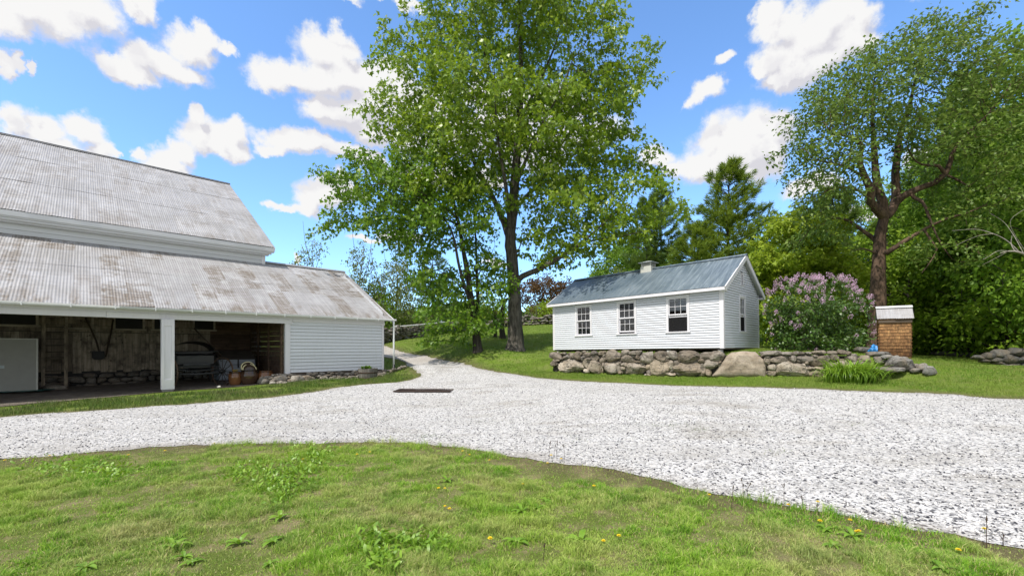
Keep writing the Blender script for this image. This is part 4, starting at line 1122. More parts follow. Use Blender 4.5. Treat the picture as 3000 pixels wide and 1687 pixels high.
# cupola
M_cup = paint_mat('weathered_cupola_paint', (.50, .50, .46), .5)
cxp = -SL/2
mb = MB(); mb.bbox(cxp-.33, cxp+.33, SD/2-.33, SD/2+.33, ridge_z-.26, ridge_z+.15, .008); cup = mb.obj('cupola', M_cup, shed)
mb = MB()
for sx, sy in ((-.30,-.30), (.26,-.30), (-.30,.26), (.26,.26)): mb.bbox(cxp+sx, cxp+sx+.04, SD/2+sy, SD/2+sy+.04, ridge_z+.15, ridge_z+.37, .003)
mb.bbox(cxp-.27, cxp+.27, SD/2-.27, SD/2+.27, ridge_z+.15, ridge_z+.355, .002)
for k in range(5):
    z = ridge_z+.16+k*.042
    for T in (lambda x, y: (cxp+x, SD/2+y), lambda x, y: (cxp-y, SD/2+x), lambda x, y: (cxp-x, SD/2-y), lambda x, y: (cxp+y, SD/2-x)):
        p = [(*T(-.265, -.315), z), (*T(.265, -.315), z), (*T(.265, -.272), z+.045), (*T(-.265, -.272), z+.045)]; mb.add(p, [(0,1,2,3)])
mb.obj('louvres', M_cup, cup)
mb = MB(); q_ = .43; z = ridge_z+.37
mb.bbox(cxp-q_, cxp+q_, SD/2-q_, SD/2+q_, z, z+.035, .005); mb.add([(cxp-q_, SD/2-q_, z+.036), (cxp+q_, SD/2-q_, z+.036), (cxp+q_, SD/2+q_, z+.036), (cxp-q_, SD/2+q_, z+.036), (cxp, SD/2, z+.15)], [(0,1,4), (1,2,4), (2,3,4), (3,0,4)])
mb.obj('cap', simple('cupola_cap_metal', (.42, .44, .45), .5, .2), cup)
_k = .82; cup.scale = (_k,)*3; cup.location = (cxp*(1-_k), SD/2*(1-_k), (ridge_z-.12)*(1-_k))
# piers and sills
M_conc = simple('concrete_pier', (.42, .41, .38), .9, 0, .15, 6, .3)
for x in (-.16, -2.2, -4.2, -6.2, -8.0):
    for y in (.14, SD-.14):
        mb = MB(); mb.tube([(x, y, -.55), (x, y, -.035)], .10, 14); mb.obj('pier', M_conc, shed, True)
mb = MB(); mb.box(-SL, 0, .02, .14, -.03, .0); mb.box(-SL, 0, SD-.14, SD-.02, -.03, 0); mb.box(-.12, 0, .15, SD-.15, -.03, 0); mb.obj('sill_beam', M_rafter, shed)
# ================================================================ RETAINING WALL OF FIELDSTONE
M_ws = stone_mat('wall_fieldstone', [(.35,.285,.22), (.52,.455,.375), (.25,.22,.195), (.43,.36,.28), (.60,.535,.445), (.29,.265,.24), (.48,.40,.30)], .75, 1.2)
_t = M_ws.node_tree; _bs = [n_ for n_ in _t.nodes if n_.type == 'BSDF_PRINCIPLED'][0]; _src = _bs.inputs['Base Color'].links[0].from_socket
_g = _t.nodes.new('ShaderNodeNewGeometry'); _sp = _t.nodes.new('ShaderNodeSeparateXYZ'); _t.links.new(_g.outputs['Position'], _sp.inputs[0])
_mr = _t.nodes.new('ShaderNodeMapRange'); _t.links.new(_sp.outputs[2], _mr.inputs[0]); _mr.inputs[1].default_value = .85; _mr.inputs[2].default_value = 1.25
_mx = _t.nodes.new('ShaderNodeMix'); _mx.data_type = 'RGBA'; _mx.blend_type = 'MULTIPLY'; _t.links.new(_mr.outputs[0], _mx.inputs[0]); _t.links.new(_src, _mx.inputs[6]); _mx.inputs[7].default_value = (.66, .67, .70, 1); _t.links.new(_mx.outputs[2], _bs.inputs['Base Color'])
M_bould = stone_mat('granite_boulder', [(.46,.39,.315), (.48,.41,.33)], .4, 1.0, True, .0)
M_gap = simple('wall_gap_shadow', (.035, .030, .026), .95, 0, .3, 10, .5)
wall = thing('stone_wall', 'fieldstone retaining wall in front of the white shed with one huge tan boulder', 'stone wall', (WL.x, WL.y, 0), math.atan2(WD.y, WD.x))
def on_wall(u, v):
    """wall-local (along, height) of a photo pixel on the wall's front face"""
    r = (u-CU)/F; s = (r*WL.y-WL.x)/(WD.x-r*WD.y); Y = WL.y+s*WD.y
    return s, H-(v-CV)/F*Y
A = [(155,120,330,222),(318,112,402,150),(345,150,455,217),(450,128,530,212),(525,92,620,214),(615,172,690,242),(655,118,780,192),(775,90,878,156),(635,88,690,126),(880,98,1010,162),(945,140,1005,195),(765,150,905,257),(900,165,1008,274),(1000,85,1225,252),(1225,80,1348,167),(1345,90,1560,152),(1225,155,1448,270),(1445,145,1515,222),(1500,98,1728,282),(1725,98,1950,247),(1935,100,2082,222),(2065,108,2420,272),(2415,115,2640,217),(170,235,268,322),(190,215,300,245),(265,220,662,412),(652,200,775,362),(660,365,752,422),(720,245,948,427),(940,270,990,340),(938,330,968,432),(963,240,1238,437),(1232,270,1338,337),(1225,330,1302,380),(1175,380,1264,437),(1262,265,1618,452),(1440,225,1522,272),(1610,290,1674,377),(1613,370,1682,437),(1625,432,1682,468),(1580,440,1630,468),(1673,243,1974,457),(1950,235,2037,364),(2028,225,2112,322),(1962,362,2042,414),(1815,408,2052,467),(2035,270,2522,497),(2040,180,2080,225),(1190,245,1235,300),(2380,215,2490,275),(2425,270,2480,330),(296,198,350,222),(700,185,775,230)]
Bc = [(108,72,272,177),(28,158,190,264),(0,258,62,345),(60,262,125,344),(188,172,232,207),(640,64,885,113),(885,77,1006,123),(1004,70,1136,109),(1130,74,1212,106),(1210,64,1386,106),(1384,64,1502,106),(1480,55,1592,108),(763,110,972,197),(960,128,996,178),(988,110,1046,182),(1046,107,1232,191),(1218,107,1292,142),(1178,107,1372,237),(1368,112,1412,192),(1405,104,1502,182),(736,204,832,277),(720,272,832,332),(790,262,836,292),(830,180,1168,347),(1163,234,1242,270),(1238,234,1334,267),(1168,250,1370,347),(1040,165,1102,202),(1128,175,1182,212),(700,104,762,142),(690,120,770,205),(1365,185,1480,270),(1370,260,1560,345),(1475,170,1640,280),(1555,265,1720,340),(1588,68,1642,112),(1590,100,1720,190),(1640,180,1790,280),(1715,120,1850,210),(1090,195,1160,240)]
stones = [(1580+a*.1941, 1010+b*.1941, 1580+c_*.1941, 1010+d*.1941) for a, b, c_, d in A] + [(2050+a*.2717, 1010+b*.2717, 2050+c_*.2717, 1010+d*.2717) for a, b, c_, d in Bc]
for k, (u0, v0, u1, v1) in enumerate(stones[:96]):
    s0, zt = on_wall(u0, v0); s1, _ = on_wall(u1, v1); zt = on_wall((u0+u1)/2, v0)[1]; zb = on_wall((u0+u1)/2, v1)[1]
    w, h = (s1-s0)*.575, (zt-zb)*.59
    rr = random.Random(900+k)
    big = w > .36
    dep = min(.34, max(.12, .55*max(w, h)))+.05
    mb = MB(); lump(mb, (0, 0, 0), (w, dep, h), 300+k, 0, 4 if big else 3, .60 if big else .68, rr.uniform(-.10, .10), .12)
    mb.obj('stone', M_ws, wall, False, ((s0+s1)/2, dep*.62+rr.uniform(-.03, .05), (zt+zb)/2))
# huge boulder: a leaning trapezoid
bp = [(2050+a*.2717, 1010+b*.2717) for a, b in ((120,345),(150,300),(220,215),(290,120),(340,85),(430,72),(520,70),(600,78),(650,118),(700,160),(735,215),(722,280),(715,355),(560,352),(350,358))]
pl = [on_wall(u, v) for u, v in bp]; cxb = sum(p[0] for p in pl)/len(pl); czb = sum(p[1] for p in pl)/len(pl)
mb = MB(); n = len(pl); rings = []
fine = []
for i in range(n):
    for j in range(4):
        t = j/4; a, b = pl[i], pl[(i+1) % n]; fine.append((a[0]+(b[0]-a[0])*t, a[1]+(b[1]-a[1])*t))
N = len(fine); rad = [(1.0, .34), (1.01, .22), (.985, .12), (.94, .06), (.86, .02), (.7, -.01), (.5, -.03), (.28, -.02), (.1, -.03)]
for k, y in rad:
    for i, (sx, sz) in enumerate(fine):
        q_ = Vector((cxb+(sx-cxb)*k, y, czb+(sz-czb)*k)); nn = noise.noise(q_*2.1)*.05+noise.noise(q_*5.5)*.022+noise.noise(q_*13)*.008
        q_.y += nn; q_.x += noise.noise(q_*4+Vector((9, 0, 0)))*.015; q_.z += noise.noise(q_*4+Vector((0, 7, 0)))*.015
        mb.v.append(tuple(q_))
for j in range(len(rad)-1):
    for i in range(N): mb.f.append((j*N+i, j*N+(i+1) % N, (j+1)*N+(i+1) % N, (j+1)*N+i))
mb.f.append(tuple((len(rad)-1)*N+i for i in range(N)))
mb.obj('boulder', M_bould, wall, True, label='huge tan triangular boulder with a flat front')
# dark packing behind the face stones
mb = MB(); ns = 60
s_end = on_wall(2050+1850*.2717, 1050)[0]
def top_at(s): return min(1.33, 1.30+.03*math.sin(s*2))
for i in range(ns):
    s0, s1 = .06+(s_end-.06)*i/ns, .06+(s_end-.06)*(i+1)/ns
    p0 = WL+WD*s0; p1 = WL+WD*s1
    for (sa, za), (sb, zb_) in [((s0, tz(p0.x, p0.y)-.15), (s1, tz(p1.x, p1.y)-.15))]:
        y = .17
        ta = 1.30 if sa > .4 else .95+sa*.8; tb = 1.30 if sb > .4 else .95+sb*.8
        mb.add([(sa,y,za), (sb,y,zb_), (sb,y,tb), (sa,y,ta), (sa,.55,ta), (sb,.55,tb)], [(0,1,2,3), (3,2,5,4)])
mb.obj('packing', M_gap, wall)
# small chinking stones
mb = MB(); rr = random.Random(4)
for i in range(260):
    s = rr.uniform(.1, s_end-.1); p = WL+WD*s; zb = tz(p.x-WN.x*.1, p.y-WN.y*.1); z = rr.uniform(zb+.02, 1.33); r_ = rr.uniform(.035, .085)
    lump(mb, (s, .13+rr.uniform(-.02, .06), z), (r_*1.3, r_*1.2, r_*.8), 5000+i, 0, 2, .7, rr.uniform(-.4, .4))
mb.obj('chinking', M_gap if False else stone_mat('chink_stone', [(.30,.27,.22), (.36,.33,.28), (.20,.18,.15), (.25,.21,.16)], .4, 2.0, False), wall, True, kind='stuff')

# loose boulders to the right of the wall
def pix_rock(u0, v0, u1, v1, Y, label, seed, name='boulder', group='boulders beyond the end of the retaining wall', mat=None, depth=.8, boxy=.66):
    Y = min(Y, ground((u0+u1)/2, v1+1).y-.05); p0 = W(u0, v1, Y); p1 = W(u1, v0, Y); c_ = (p0+p1)/2; w = (p1.x-p0.x)*.56; h = (p1.z-p0.z)*.54
    return rock(name, label, 'boulder', (c_.x, c_.y+w*depth*.5, c_.z), (w, w*depth, h), seed, 0, group, 4 if w > .3 else 3, boxy, 0, mat)
M_grey = stone_mat('grey_lichen_rock', [(.24,.235,.225), (.33,.325,.31), (.20,.195,.185)], .75, 1.1)
bx = lambda a, b, c_, d: (2050+a*.2717, 1010+b*.2717, 2050+c_*.2717, 1010+d*.2717)
for i, (q_, Y, lab) in enumerate((
    (bx(2070,128,2318,278), 14.2, 'large dark grey boulder in front of the shingled well house'),
    (bx(1850,75,2055,128), 14.7, 'flat grey slab on top of the rocks left of the shingled well house'),
    (bx(1900,125,2025,205), 14.3, 'sloping pale grey rock right of the daylily clump'),
    (bx(1988,103,2102,152), 14.15, 'small rounded grey rock resting above the long low slab'),
    (bx(2098,112,2152,142), 14.4, 'smallest pale stone wedged below the shingled well house'),
    (bx(1925,243,2220,302), 13.8, 'long low grey slab lying on the lawn below the large dark boulder'),
    (bx(1825,266,1928,322), 13.7, 'rounded grey rock half hidden by the daylily leaves'),
    (bx(2308,205,2382,252), 14.3, 'pale squarish rock right of the large dark boulder'),
    (bx(2378,198,2482,292), 14.0, 'upright grey rock on the lawn at the far end of the boulders'),
    (bx(2440,228,2555,328), 13.85, 'mossy leaning rock, last on the right of the boulders'),
    (bx(2288,254,2402,302), 13.9, 'flat pale stone lying between the dark boulder and the upright rock'),
    (bx(1700,20,1850,80), 16.2, 'grey rock under the right side of the lilac'))):
    pix_rock(*q_, Y, lab, 700+i, mat=M_grey)
# tumbled stone row at the right edge of the lawn
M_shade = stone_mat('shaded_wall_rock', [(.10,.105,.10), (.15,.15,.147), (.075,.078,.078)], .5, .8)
pile = thing('stone_wall', 'tumbled grey stone wall at the right edge of the lawn under the trees', 'stone wall', W(2940, 1065, 20.5))
orig = pile.location.copy(); rr = random.Random(5)
spec = [(2880,1030,2915,1052),(2910,1024,2950,1048),(2895,1046,2935,1062),(2930,1040,2980,1066),(2955,1020,3000,1044),(2975,1044,3040,1072),(2940,1060,2985,1076),(2985,1062,3050,1080),(2905,1056,2945,1072),(2920,1066,2960,1082),(2850,1040,2885,1054),(2990,1020,3050,1046),(3035,1046,3100,1078),(3040,1026,3110,1056),(2870,1052,2900,1062),(3090,1050,3170,1085),(3100,1030,3160,1056)]
for i, (u0, v0, u1, v1) in enumerate(spec):
    Y = 20.6-(u0-2880)*.004; p0 = W(u0, v1, Y); p1 = W(u1, v0, Y); c_ = (p0+p1)/2-orig; w = (p1.x-p0.x)*.55; h = (p1.z-p0.z)*.55
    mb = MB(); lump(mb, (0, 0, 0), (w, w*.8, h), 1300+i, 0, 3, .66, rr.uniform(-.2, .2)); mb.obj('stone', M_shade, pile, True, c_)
row = thing('stone_wall', 'low line of small grey stones at the foot of the far right woods', 'stone wall', W(2790, 1040, 29))
orig = row.location.copy()
for i in range(26):
    u = 2740+i*7.5; Y = 29-i*.14; p = W(u, 1036+i*.35+rr.uniform(-2, 2), Y); p.z = max(p.z, tz(p.x, p.y)+.1); r_ = rr.uniform(.16, .32)
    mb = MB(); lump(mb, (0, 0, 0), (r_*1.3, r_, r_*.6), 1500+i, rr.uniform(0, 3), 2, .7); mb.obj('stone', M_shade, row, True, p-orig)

# far dry stone wall across the upper lawn
def far_wall(path, hgt, label, seed, size=.20, thick=.5):
    mb = MB(); rr_ = random.Random(seed); k = seed*100
    pts = [Vector(p) for p in path]; o0 = pts[0].copy()
    for a, b in zip(pts, pts[1:]):
        L_ = (b-a).xy.length; d = (b-a).normalized(); nrm = Vector((-d.y, d.x, 0)).normalized()
        ncol = max(1, int(L_/(size*1.35)))
        for i in range(ncol):
            t = (i+.5)/ncol; c_ = a.lerp(b, t); hh = hgt*(1+.16*math.sin(i*.9+seed)); g_ = tz(c_.x, c_.y)
            nrow = max(2, int(hh/(size*.9)))
            for j in range(nrow):
                for side in (0, 1):
                    s_ = size*rr_.uniform(.55, 1.2)
                    p = c_+nrm*(thick*.5*(1-2*side)*(1-.3*j/nrow))+d*rr_.uniform(-.15, .15); p.z = g_+(j+.5)*hh/nrow+rr_.uniform(-.05, .05)
                    lump(mb, p-o0, (s_*rr_.uniform(.8, 1.5), s_, s_*.62), k, rr_.uniform(-.5, .5)+math.atan2(d.y, d.x), 1 if c_.y > 34 else 2, .72, rr_.uniform(-.3, .3)); k += 1
    o = mb.obj('stone_wall', stone_mat('far_wall_rock', [(.15,.15,.145), (.23,.225,.215), (.30,.295,.285), (.10,.10,.10)], .5, 1.2, False), None, True, o0)
    return tag(o, label, 'stone wall')
wl_path = [Vector((*W(u, 1000, Y).xy, 0)) for u, Y in ((1000, 28), (1126, 31.4), (1190, 34), (1250, 37), (1330, 42), (1400, 44.5))]
far_wall(wl_path, .92, 'long dry stone wall beyond the barn corner with a white pipe along its top', 3, .2)
wl_path2 = [Vector((*W(u, 960, Y).xy, 0)) for u, Y in ((1420, 45.0), (1500, 45.3), (1640, 46), (1800, 47), (2000, 48))]
far_wall(wl_path2, .9, 'dry stone wall on the crest of the lawn behind the large maple trunk', 4, .24)
a = W(1155, 962, 32.2); b = W(1318, 947, 40.5)
a.z = tz(a.x, a.y)+1.02; b.z = tz(b.x, b.y)+1.06
mb = MB(); mb.tube([a-a, (b-a)*.33+Vector((0,0,-.03)), (b-a)*.66+Vector((0,0,-.02)), b-a], .05, 6)
tag(mb.obj('white_pipe', M_gutter, None, True, a), 'long white pipe lying along the top of the far stone wall', 'pipe')

# ================================================================ WELL HOUSE
yo = 15.6
base = W(2618, 1044, yo); base.z = 1.20
well = thing('well_house', 'small well house with brown cedar shingles and a pale metal roof beside the lilac', 'well house', base, R(-36))
M_shing = wood_mat('cedar_shingles', (.42, .235, .10), (.30, .155, .065), (.045, .026, .016), 2, .85, 1.3, .55)
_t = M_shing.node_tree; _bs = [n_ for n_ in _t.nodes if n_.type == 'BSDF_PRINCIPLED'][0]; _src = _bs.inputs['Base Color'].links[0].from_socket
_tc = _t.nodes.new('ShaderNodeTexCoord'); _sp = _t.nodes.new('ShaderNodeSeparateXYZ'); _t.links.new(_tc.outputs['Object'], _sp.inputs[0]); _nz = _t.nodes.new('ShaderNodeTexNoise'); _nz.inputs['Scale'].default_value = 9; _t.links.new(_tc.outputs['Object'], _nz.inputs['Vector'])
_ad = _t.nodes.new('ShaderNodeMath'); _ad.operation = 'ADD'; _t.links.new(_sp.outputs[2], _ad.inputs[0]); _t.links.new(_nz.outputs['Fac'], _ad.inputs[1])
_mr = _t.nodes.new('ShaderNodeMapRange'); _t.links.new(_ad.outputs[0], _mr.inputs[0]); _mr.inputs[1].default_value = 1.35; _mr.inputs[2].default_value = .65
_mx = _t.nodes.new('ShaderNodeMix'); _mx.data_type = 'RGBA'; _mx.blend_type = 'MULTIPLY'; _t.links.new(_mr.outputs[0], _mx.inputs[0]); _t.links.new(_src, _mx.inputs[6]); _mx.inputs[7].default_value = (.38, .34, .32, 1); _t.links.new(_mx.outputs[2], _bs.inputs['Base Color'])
ww, wd, hh = .415, .40, 1.34
def shingle_side(T, half, seed):
    mb = MB(); rr_ = random.Random(seed); rows = 12; e = hh/rows
    for r_ in range(rows):
        x = -half; z = r_*e
        while x < half-.02:
            w_ = min(rr_.uniform(.075, .15), half-x); dz = rr_.uniform(-.008, .006); x1 = x+w_-.005
            vs = [T(Vector(p)) for p in ((x,-.032,z+dz), (x1,-.032,z+dz), (x1,-.006,z+e*1.5), (x,-.006,z+e*1.5), (x,-.014,z+dz), (x1,-.014,z+dz))]
            mb.add(vs, [(0,1,2,3), (4,5,1,0), (4,0,3), (1,5,2)]); x += w_
    return mb
for nm, T, half, sd in (('front_wall', lambda p: p+Vector((0, -wd, 0)), ww, 1), ('side_wall', lambda p: Vector((ww-p.y, p.x, p.z)), wd, 2), ('side_wall', lambda p: Vector((-ww+p.y, -p.x, p.z)), wd, 3), ('rear_wall', lambda p: Vector((-p.x, wd-p.y, p.z)), ww, 4)):
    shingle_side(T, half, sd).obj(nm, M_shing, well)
mb = MB(); mb.box(-ww+.004, ww-.004, -wd+.004, wd-.004, -.3, hh); mb.add([(-ww+.004,-wd+.004,hh), (-ww+.004,wd-.004,hh), (-ww+.004,0,hh+.34), (ww-.004,-wd+.004,hh), (ww-.004,wd-.004,hh), (ww-.004,0,hh+.34)], [(0,1,2), (3,5,4)]); mb.obj('core', M_oldwood, well)
M_wroof = roof_metal('pale_well_house_roof', .25)
sl2 = math.hypot(wd+.10, .44); an = math.atan2(.44, wd+.10)
corrugated('roof', -ww-.07, ww+.07, sl2, well, M_wroof, (0, -wd-.10, hh+.03), an, .06, .006, 1.2, 6, 44)
corrugated('roof', -ww-.07, ww+.07, sl2, well, M_wroof, (0, wd+.10, hh+.03), an, .06, .006, 1.2, 6, 45).rotation_euler = (an, 0, PI)
mb = MB(); mb.bar((-ww-.08, -.05, hh+.47), (ww+.08, -.05, hh+.47), .13, .015, (0, -.5, .8)); mb.bar((-ww-.08, .05, hh+.47), (ww+.08, .05, hh+.47), .13, .015, (0, .5, .8)); mb.obj('ridge_cap', simple('pale_ridge', (.62, .62, .62), .5), well)
mb = MB(); mb.bbox(-ww-.03, ww+.03, -wd-.07, -wd-.035, hh-.10, hh-.01, .004); mb.obj('eave_board', simple('dark_eave_board', (.10, .075, .055), .9), well)
# blue tarp bundle
b0 = W(2560, 1028, 15.9); mb = MB(); lump(mb, (0, 0, 0), (.16, .16, .19), 88, 0, 4, .8, 0, .5)
tag(mb.obj('tarp', simple('blue_tarp', (.03, .22, .55), .35, 0, .5, 9, .4), None, True, (b0.x, b0.y, b0.z)), 'crumpled bright blue tarp beside the shingled well house', 'tarp')

# ================================================================ DAYLILY CLUMP
c0 = W(2495, 1100, 13.55); gz = tz(c0.x, c0.y)
mb = MB(); rr = random.Random(17)
for i in range(620):
    bx_ = rr.gauss(0, .27); by_ = rr.gauss(0, .18); a = math.atan2(by_-.1, bx_)+rr.gauss(0, .75); L_ = rr.uniform(.68, 1.12); lean = rr.uniform(.08, .72); w = rr.uniform(.026, .044)
    p = Vector((bx_, by_, 0)); d = Vector((math.cos(a), math.sin(a), 0)); side = Vector((-math.sin(a), math.cos(a), 0)); prev = None; n = 7; vs = []
    th = R(82)-lean*.35
    for k in range(n+1):
        t = k/n; ww_ = w*(1-t**2.2)*(.75+.5*math.sin(PI*min(1, t*1.2)))
        vs += [p-side*ww_*.5, p+side*ww_*.5]; p = p+(d*math.cos(th)+Vector((0, 0, 1))*math.sin(th))*(L_/n); th -= (.20+.46*t)*(lean+.25)*1.3
    mb.add(vs, [(2*k, 2*k+1, 2*k+3, 2*k+2) for k in range(n)])
day = thing('daylily_clump', 'clump of long arching bright green daylily leaves at the end of the stone wall', 'plant', (c0.x, c0.y, gz))
mb.obj('leaves', leaf_mat('daylily_leaf', (.13,.25,.02), (.20,.35,.03), (.30,.46,.06), .3, .4, 3, .5), day, True)
# small yellow-green shrub among the boulders
c1 = W(2615, 1072, 14.0); mb = MB(); flower_tuft(mb, (0, 0, 0), 70, .32, .06, 77)
tag(mb.obj('shrub', leaf_mat('yellow_green_leaf', (.16,.20,.02), (.24,.27,.03), (.32,.33,.05), .3), None, False, (c1.x, c1.y, c1.z-.1)), 'small yellow green sapling in front of the large dark boulder', 'plant')
# ================================================================ TREES
def resample(pts, step):
    pts = [Vector(p) for p in pts]; out = []
    for i in range(len(pts)-1):
        p0 = pts[max(i-1, 0)]; p1 = pts[i]; p2 = pts[i+1]; p3 = pts[min(i+2, len(pts)-1)]
        k = max(1, int((p2-p1).length/step))
        for j in range(k):
            t = j/k; out.append(.5*((2*p1)+(p2-p0)*t+(2*p0-5*p1+4*p2-p3)*t*t+(-p0+3*p1-3*p2+p3)*t**3))
    out.append(pts[-1]); return out

def skeleton(lines, step, attract, infl=3.5, kill=.5, iters=70, grav=0.0, seed=1, maxn=16000, wig=.12):
    """limbs given as polylines, finer branches grown towards the attraction points"""
    g = np.random.default_rng(seed)
    P = []; par = []; fix = []
    for k, (pts, r0, r1) in enumerate(lines):
        q_ = resample(pts, step)
        if k == 0: prev = -1; start = 0
        else:
            A_ = np.array(P); prev = int(np.argmin(((A_-np.array(q_[0]))**2).sum(1))); start = 1
        for i in range(start, len(q_)):
            P.append(tuple(q_[i])); par.append(prev); prev = len(P)-1; fix.append(r0+(r1-r0)*(i/max(1, len(q_)-1))**.8)
    n0 = len(P); A = np.array(attract, float)
    N = np.zeros((maxn, 3)); N[:n0] = P; n = n0
    fixed = fix + [0.0]*(maxn-n0); parent = par + [0]*(maxn-n0)
    lo = np.array([i for i in range(n0) if fix[i] < 99]);
    bd = np.full(len(A), 1e9); bi = np.zeros(len(A), int)
    for i in range(0, n0, 400):
        D = ((A[:, None]-N[None, i:min(n0, i+400)])**2).sum(-1); j = D.argmin(1); d = D[np.arange(len(A)), j]; mk = d < bd; bd[mk] = d[mk]; bi[mk] = j[mk]+i
    cnt = {}
    for it in range(iters):
        if len(A) == 0 or n > maxn-600: break
        act = bd < infl**2
        if not act.any(): break
        ids, inv = np.unique(bi[act], return_inverse=True)
        V = A[act]-N[bi[act]]; V /= np.linalg.norm(V, axis=1, keepdims=True)+1e-9
        S = np.zeros((len(ids), 3)); np.add.at(S, inv, V)
        S += g.normal(0, wig, S.shape)*np.linalg.norm(S, axis=1, keepdims=True); S[:, 2] += grav
        S /= np.linalg.norm(S, axis=1, keepdims=True)+1e-9
        keep = np.array([cnt.get(int(i), 0) < 3 for i in ids])
        if not keep.any(): break
        ids = ids[keep]; S = S[keep]
        new = N[ids]+S*step; m_ = len(new)
        if n+m_ > maxn: break
        N[n:n+m_] = new
        for j, i in enumerate(ids): parent[n+j] = int(i); cnt[int(i)] = cnt.get(int(i), 0)+1
        D = ((A[:, None]-new[None])**2).sum(-1); j = D.argmin(1); d = D[np.arange(len(A)), j]; mk = d < bd; bd[mk] = d[mk]; bi[mk] = j[mk]+n
        n += m_
        al = bd > kill**2; A = A[al]; bd = bd[al]; bi = bi[al]
    return N[:n], parent[:n], fixed[:n], n0

def tree_mesh(N, parent, fixed, tip=.007, expo=2.35, sides=(9, 6, 4), flare=0.0, minr=.0045, bumpy=.06, tmax=None):
    n = len(N); acc = [0.0]*n; kids = [[] for _ in range(n)]
    rad = [0.0]*n
    for i in range(n-1, -1, -1):
        r = (acc[i]**(1/expo) if acc[i] > 0 else tip)
        if fixed[i] > 0: r = fixed[i]
        rad[i] = r
        if parent[i] >= 0: acc[parent[i]] += r**expo; kids[parent[i]].append(i)
    for i in range(n):
        p = parent[i]
        if p >= 0 and rad[i] > rad[p]: rad[i] = rad[p]*.97
    if flare:
        z0 = N[0][2]
        for i in range(n):
            h = N[i][2]-z0
            if fixed[i] > 0 and h < 1.6 and rad[i] > .05: rad[i] *= 1+flare*math.exp(-h/.35)
    mb = MB(); stack = [(0, -1)]
    while stack:
        i, fr = stack.pop()
        chain = [i]
        while kids[chain[-1]]:
            ks = sorted(kids[chain[-1]], key=lambda k: -rad[k]); chain.append(ks[0])
            for k in ks[1:]: stack.append((k, chain[-2]))
        idx = ([fr] if fr >= 0 else [])+chain
        rr_ = [rad[k] for k in idx]
        if fr >= 0: rr_[0] = min(rad[fr], rad[i]*1.15)
        if len(idx) < 2 or max(rr_[1:]) < minr: continue
        mx = max(rr_); ns = sides[0] if mx > .09 else sides[1] if mx > .03 else sides[2]
        b0 = len(mb.v); mb.tube([N[k] for k in idx], rr_, ns, False)
        if mx > .06:
            for j in range(b0, len(mb.v)):
                v = Vector(mb.v[j]); c_ = Vector(N[idx[(j-b0)//ns]]); d = v-c_
                mb.v[j] = tuple(c_+d*(1+bumpy*2*noise.noise(v*2.2)+bumpy*noise.noise(v*6)))
    return mb, rad, kids

def leaves_np(C, Dr, size, shape, rg, droop=.6, spread=.5, fold=.18, sizev=.35):
    """leaf blades at C; Dr is the twig direction"""
    n = len(C); down = np.array([0, 0, -1.0])
    t = Dr*spread + down*droop + rg.normal(0, .45, (n, 3)); t /= np.linalg.norm(t, axis=1, keepdims=True)+1e-9
    up = rg.normal(0, .6, (n, 3))+np.array([0, 0, 1.0]); s = np.cross(t, up); s /= np.linalg.norm(s, axis=1, keepdims=True)+1e-9
    nn = np.cross(s, t); k = size*(1+rg.uniform(-sizev, sizev, n))
    T_ = np.array(shape, float)            # (m, 3): along, across, lift
    V = C[:, None]+k[:, None, None]*(T_[None, :, 0:1]*t[:, None]+T_[None, :, 1:2]*s[:, None]+T_[None, :, 2:3]*nn[:, None])
    m_ = len(T_); return V.reshape(-1, 3), m_, n
MAPLE = [(0,0,0), (.22,-.20,.03), (.30,-.50,-.05), (.52,-.22,.02), (1.0,0,-.10), (.52,.22,.02), (.30,.50,-.05), (.22,.20,.03)]
MAPLE_F = [(0,1,2,3), (0,3,5,7), (3,4,5,5), (5,6,7,7)]
KITE = [(0,0,0), (.42,-.28,.05), (1,0,-.08), (.42,.28,.05)]
def leaf_obj(name, V, m_, n, mat, parent, tri):
    tri = np.array(tri); F_ = (tri[None]+np.arange(n)[:, None, None]*m_).reshape(-1, tri.shape[1])
    return link(name, np_mesh(name, V, F_), mat, parent)
MAPLE_T = [(0,1,3), (1,2,3), (0,3,5), (0,5,7), (3,4,5), (5,6,7)]
KITE_T = [(0,1,3), (1,2,3)]

def blob_points(blobs, dens, seed, gap=.42, freq=.55, spray=None):
    """attraction points gathered in flat leaf sprays; spray = (radius, thickness, points per spray)"""
    g = np.random.default_rng(seed); out = []
    for c, r in blobs:
        vol = 4.19*r[0]*r[1]*r[2]; n = max(3, int(vol*dens))
        p = g.normal(0, 1, (n, 3)); p /= np.linalg.norm(p, axis=1, keepdims=True)
        rr_ = g.random(n)**(.28 if spray else 1/3); out.append(p*rr_[:, None]*np.array(r)+np.array(c))
    p = np.concatenate(out); off = Vector((seed*3.1, seed*1.7, 0))
    k = np.array([noise.noise(Vector(q_)*freq+off) > (gap-.5)*.9 for q_ in p]); p = p[k]
    if spray:
        # thin out sprays that crowd one another, then fill each with points
        keep = []; md = spray[0]*.95
        for q_ in p:
            if all(abs(q_[2]-o_[2]) > md*.7 or (q_[0]-o_[0])**2+(q_[1]-o_[1])**2 > md*md for o_ in keep): keep.append(q_)
        p = np.array(keep); m_ = spray[2]
        d = g.normal(0, 1, (len(p), m_, 3))*np.array([spray[0]*.55, spray[0]*.55, spray[1]*.5]); sz = g.uniform(.65, 1.25, (len(p), 1, 1))
        d = d*sz; d[..., 2] -= .35*(d[..., 0]**2+d[..., 1]**2)/spray[0]
        p = (p[:, None]+d).reshape(-1, 3)
    return p

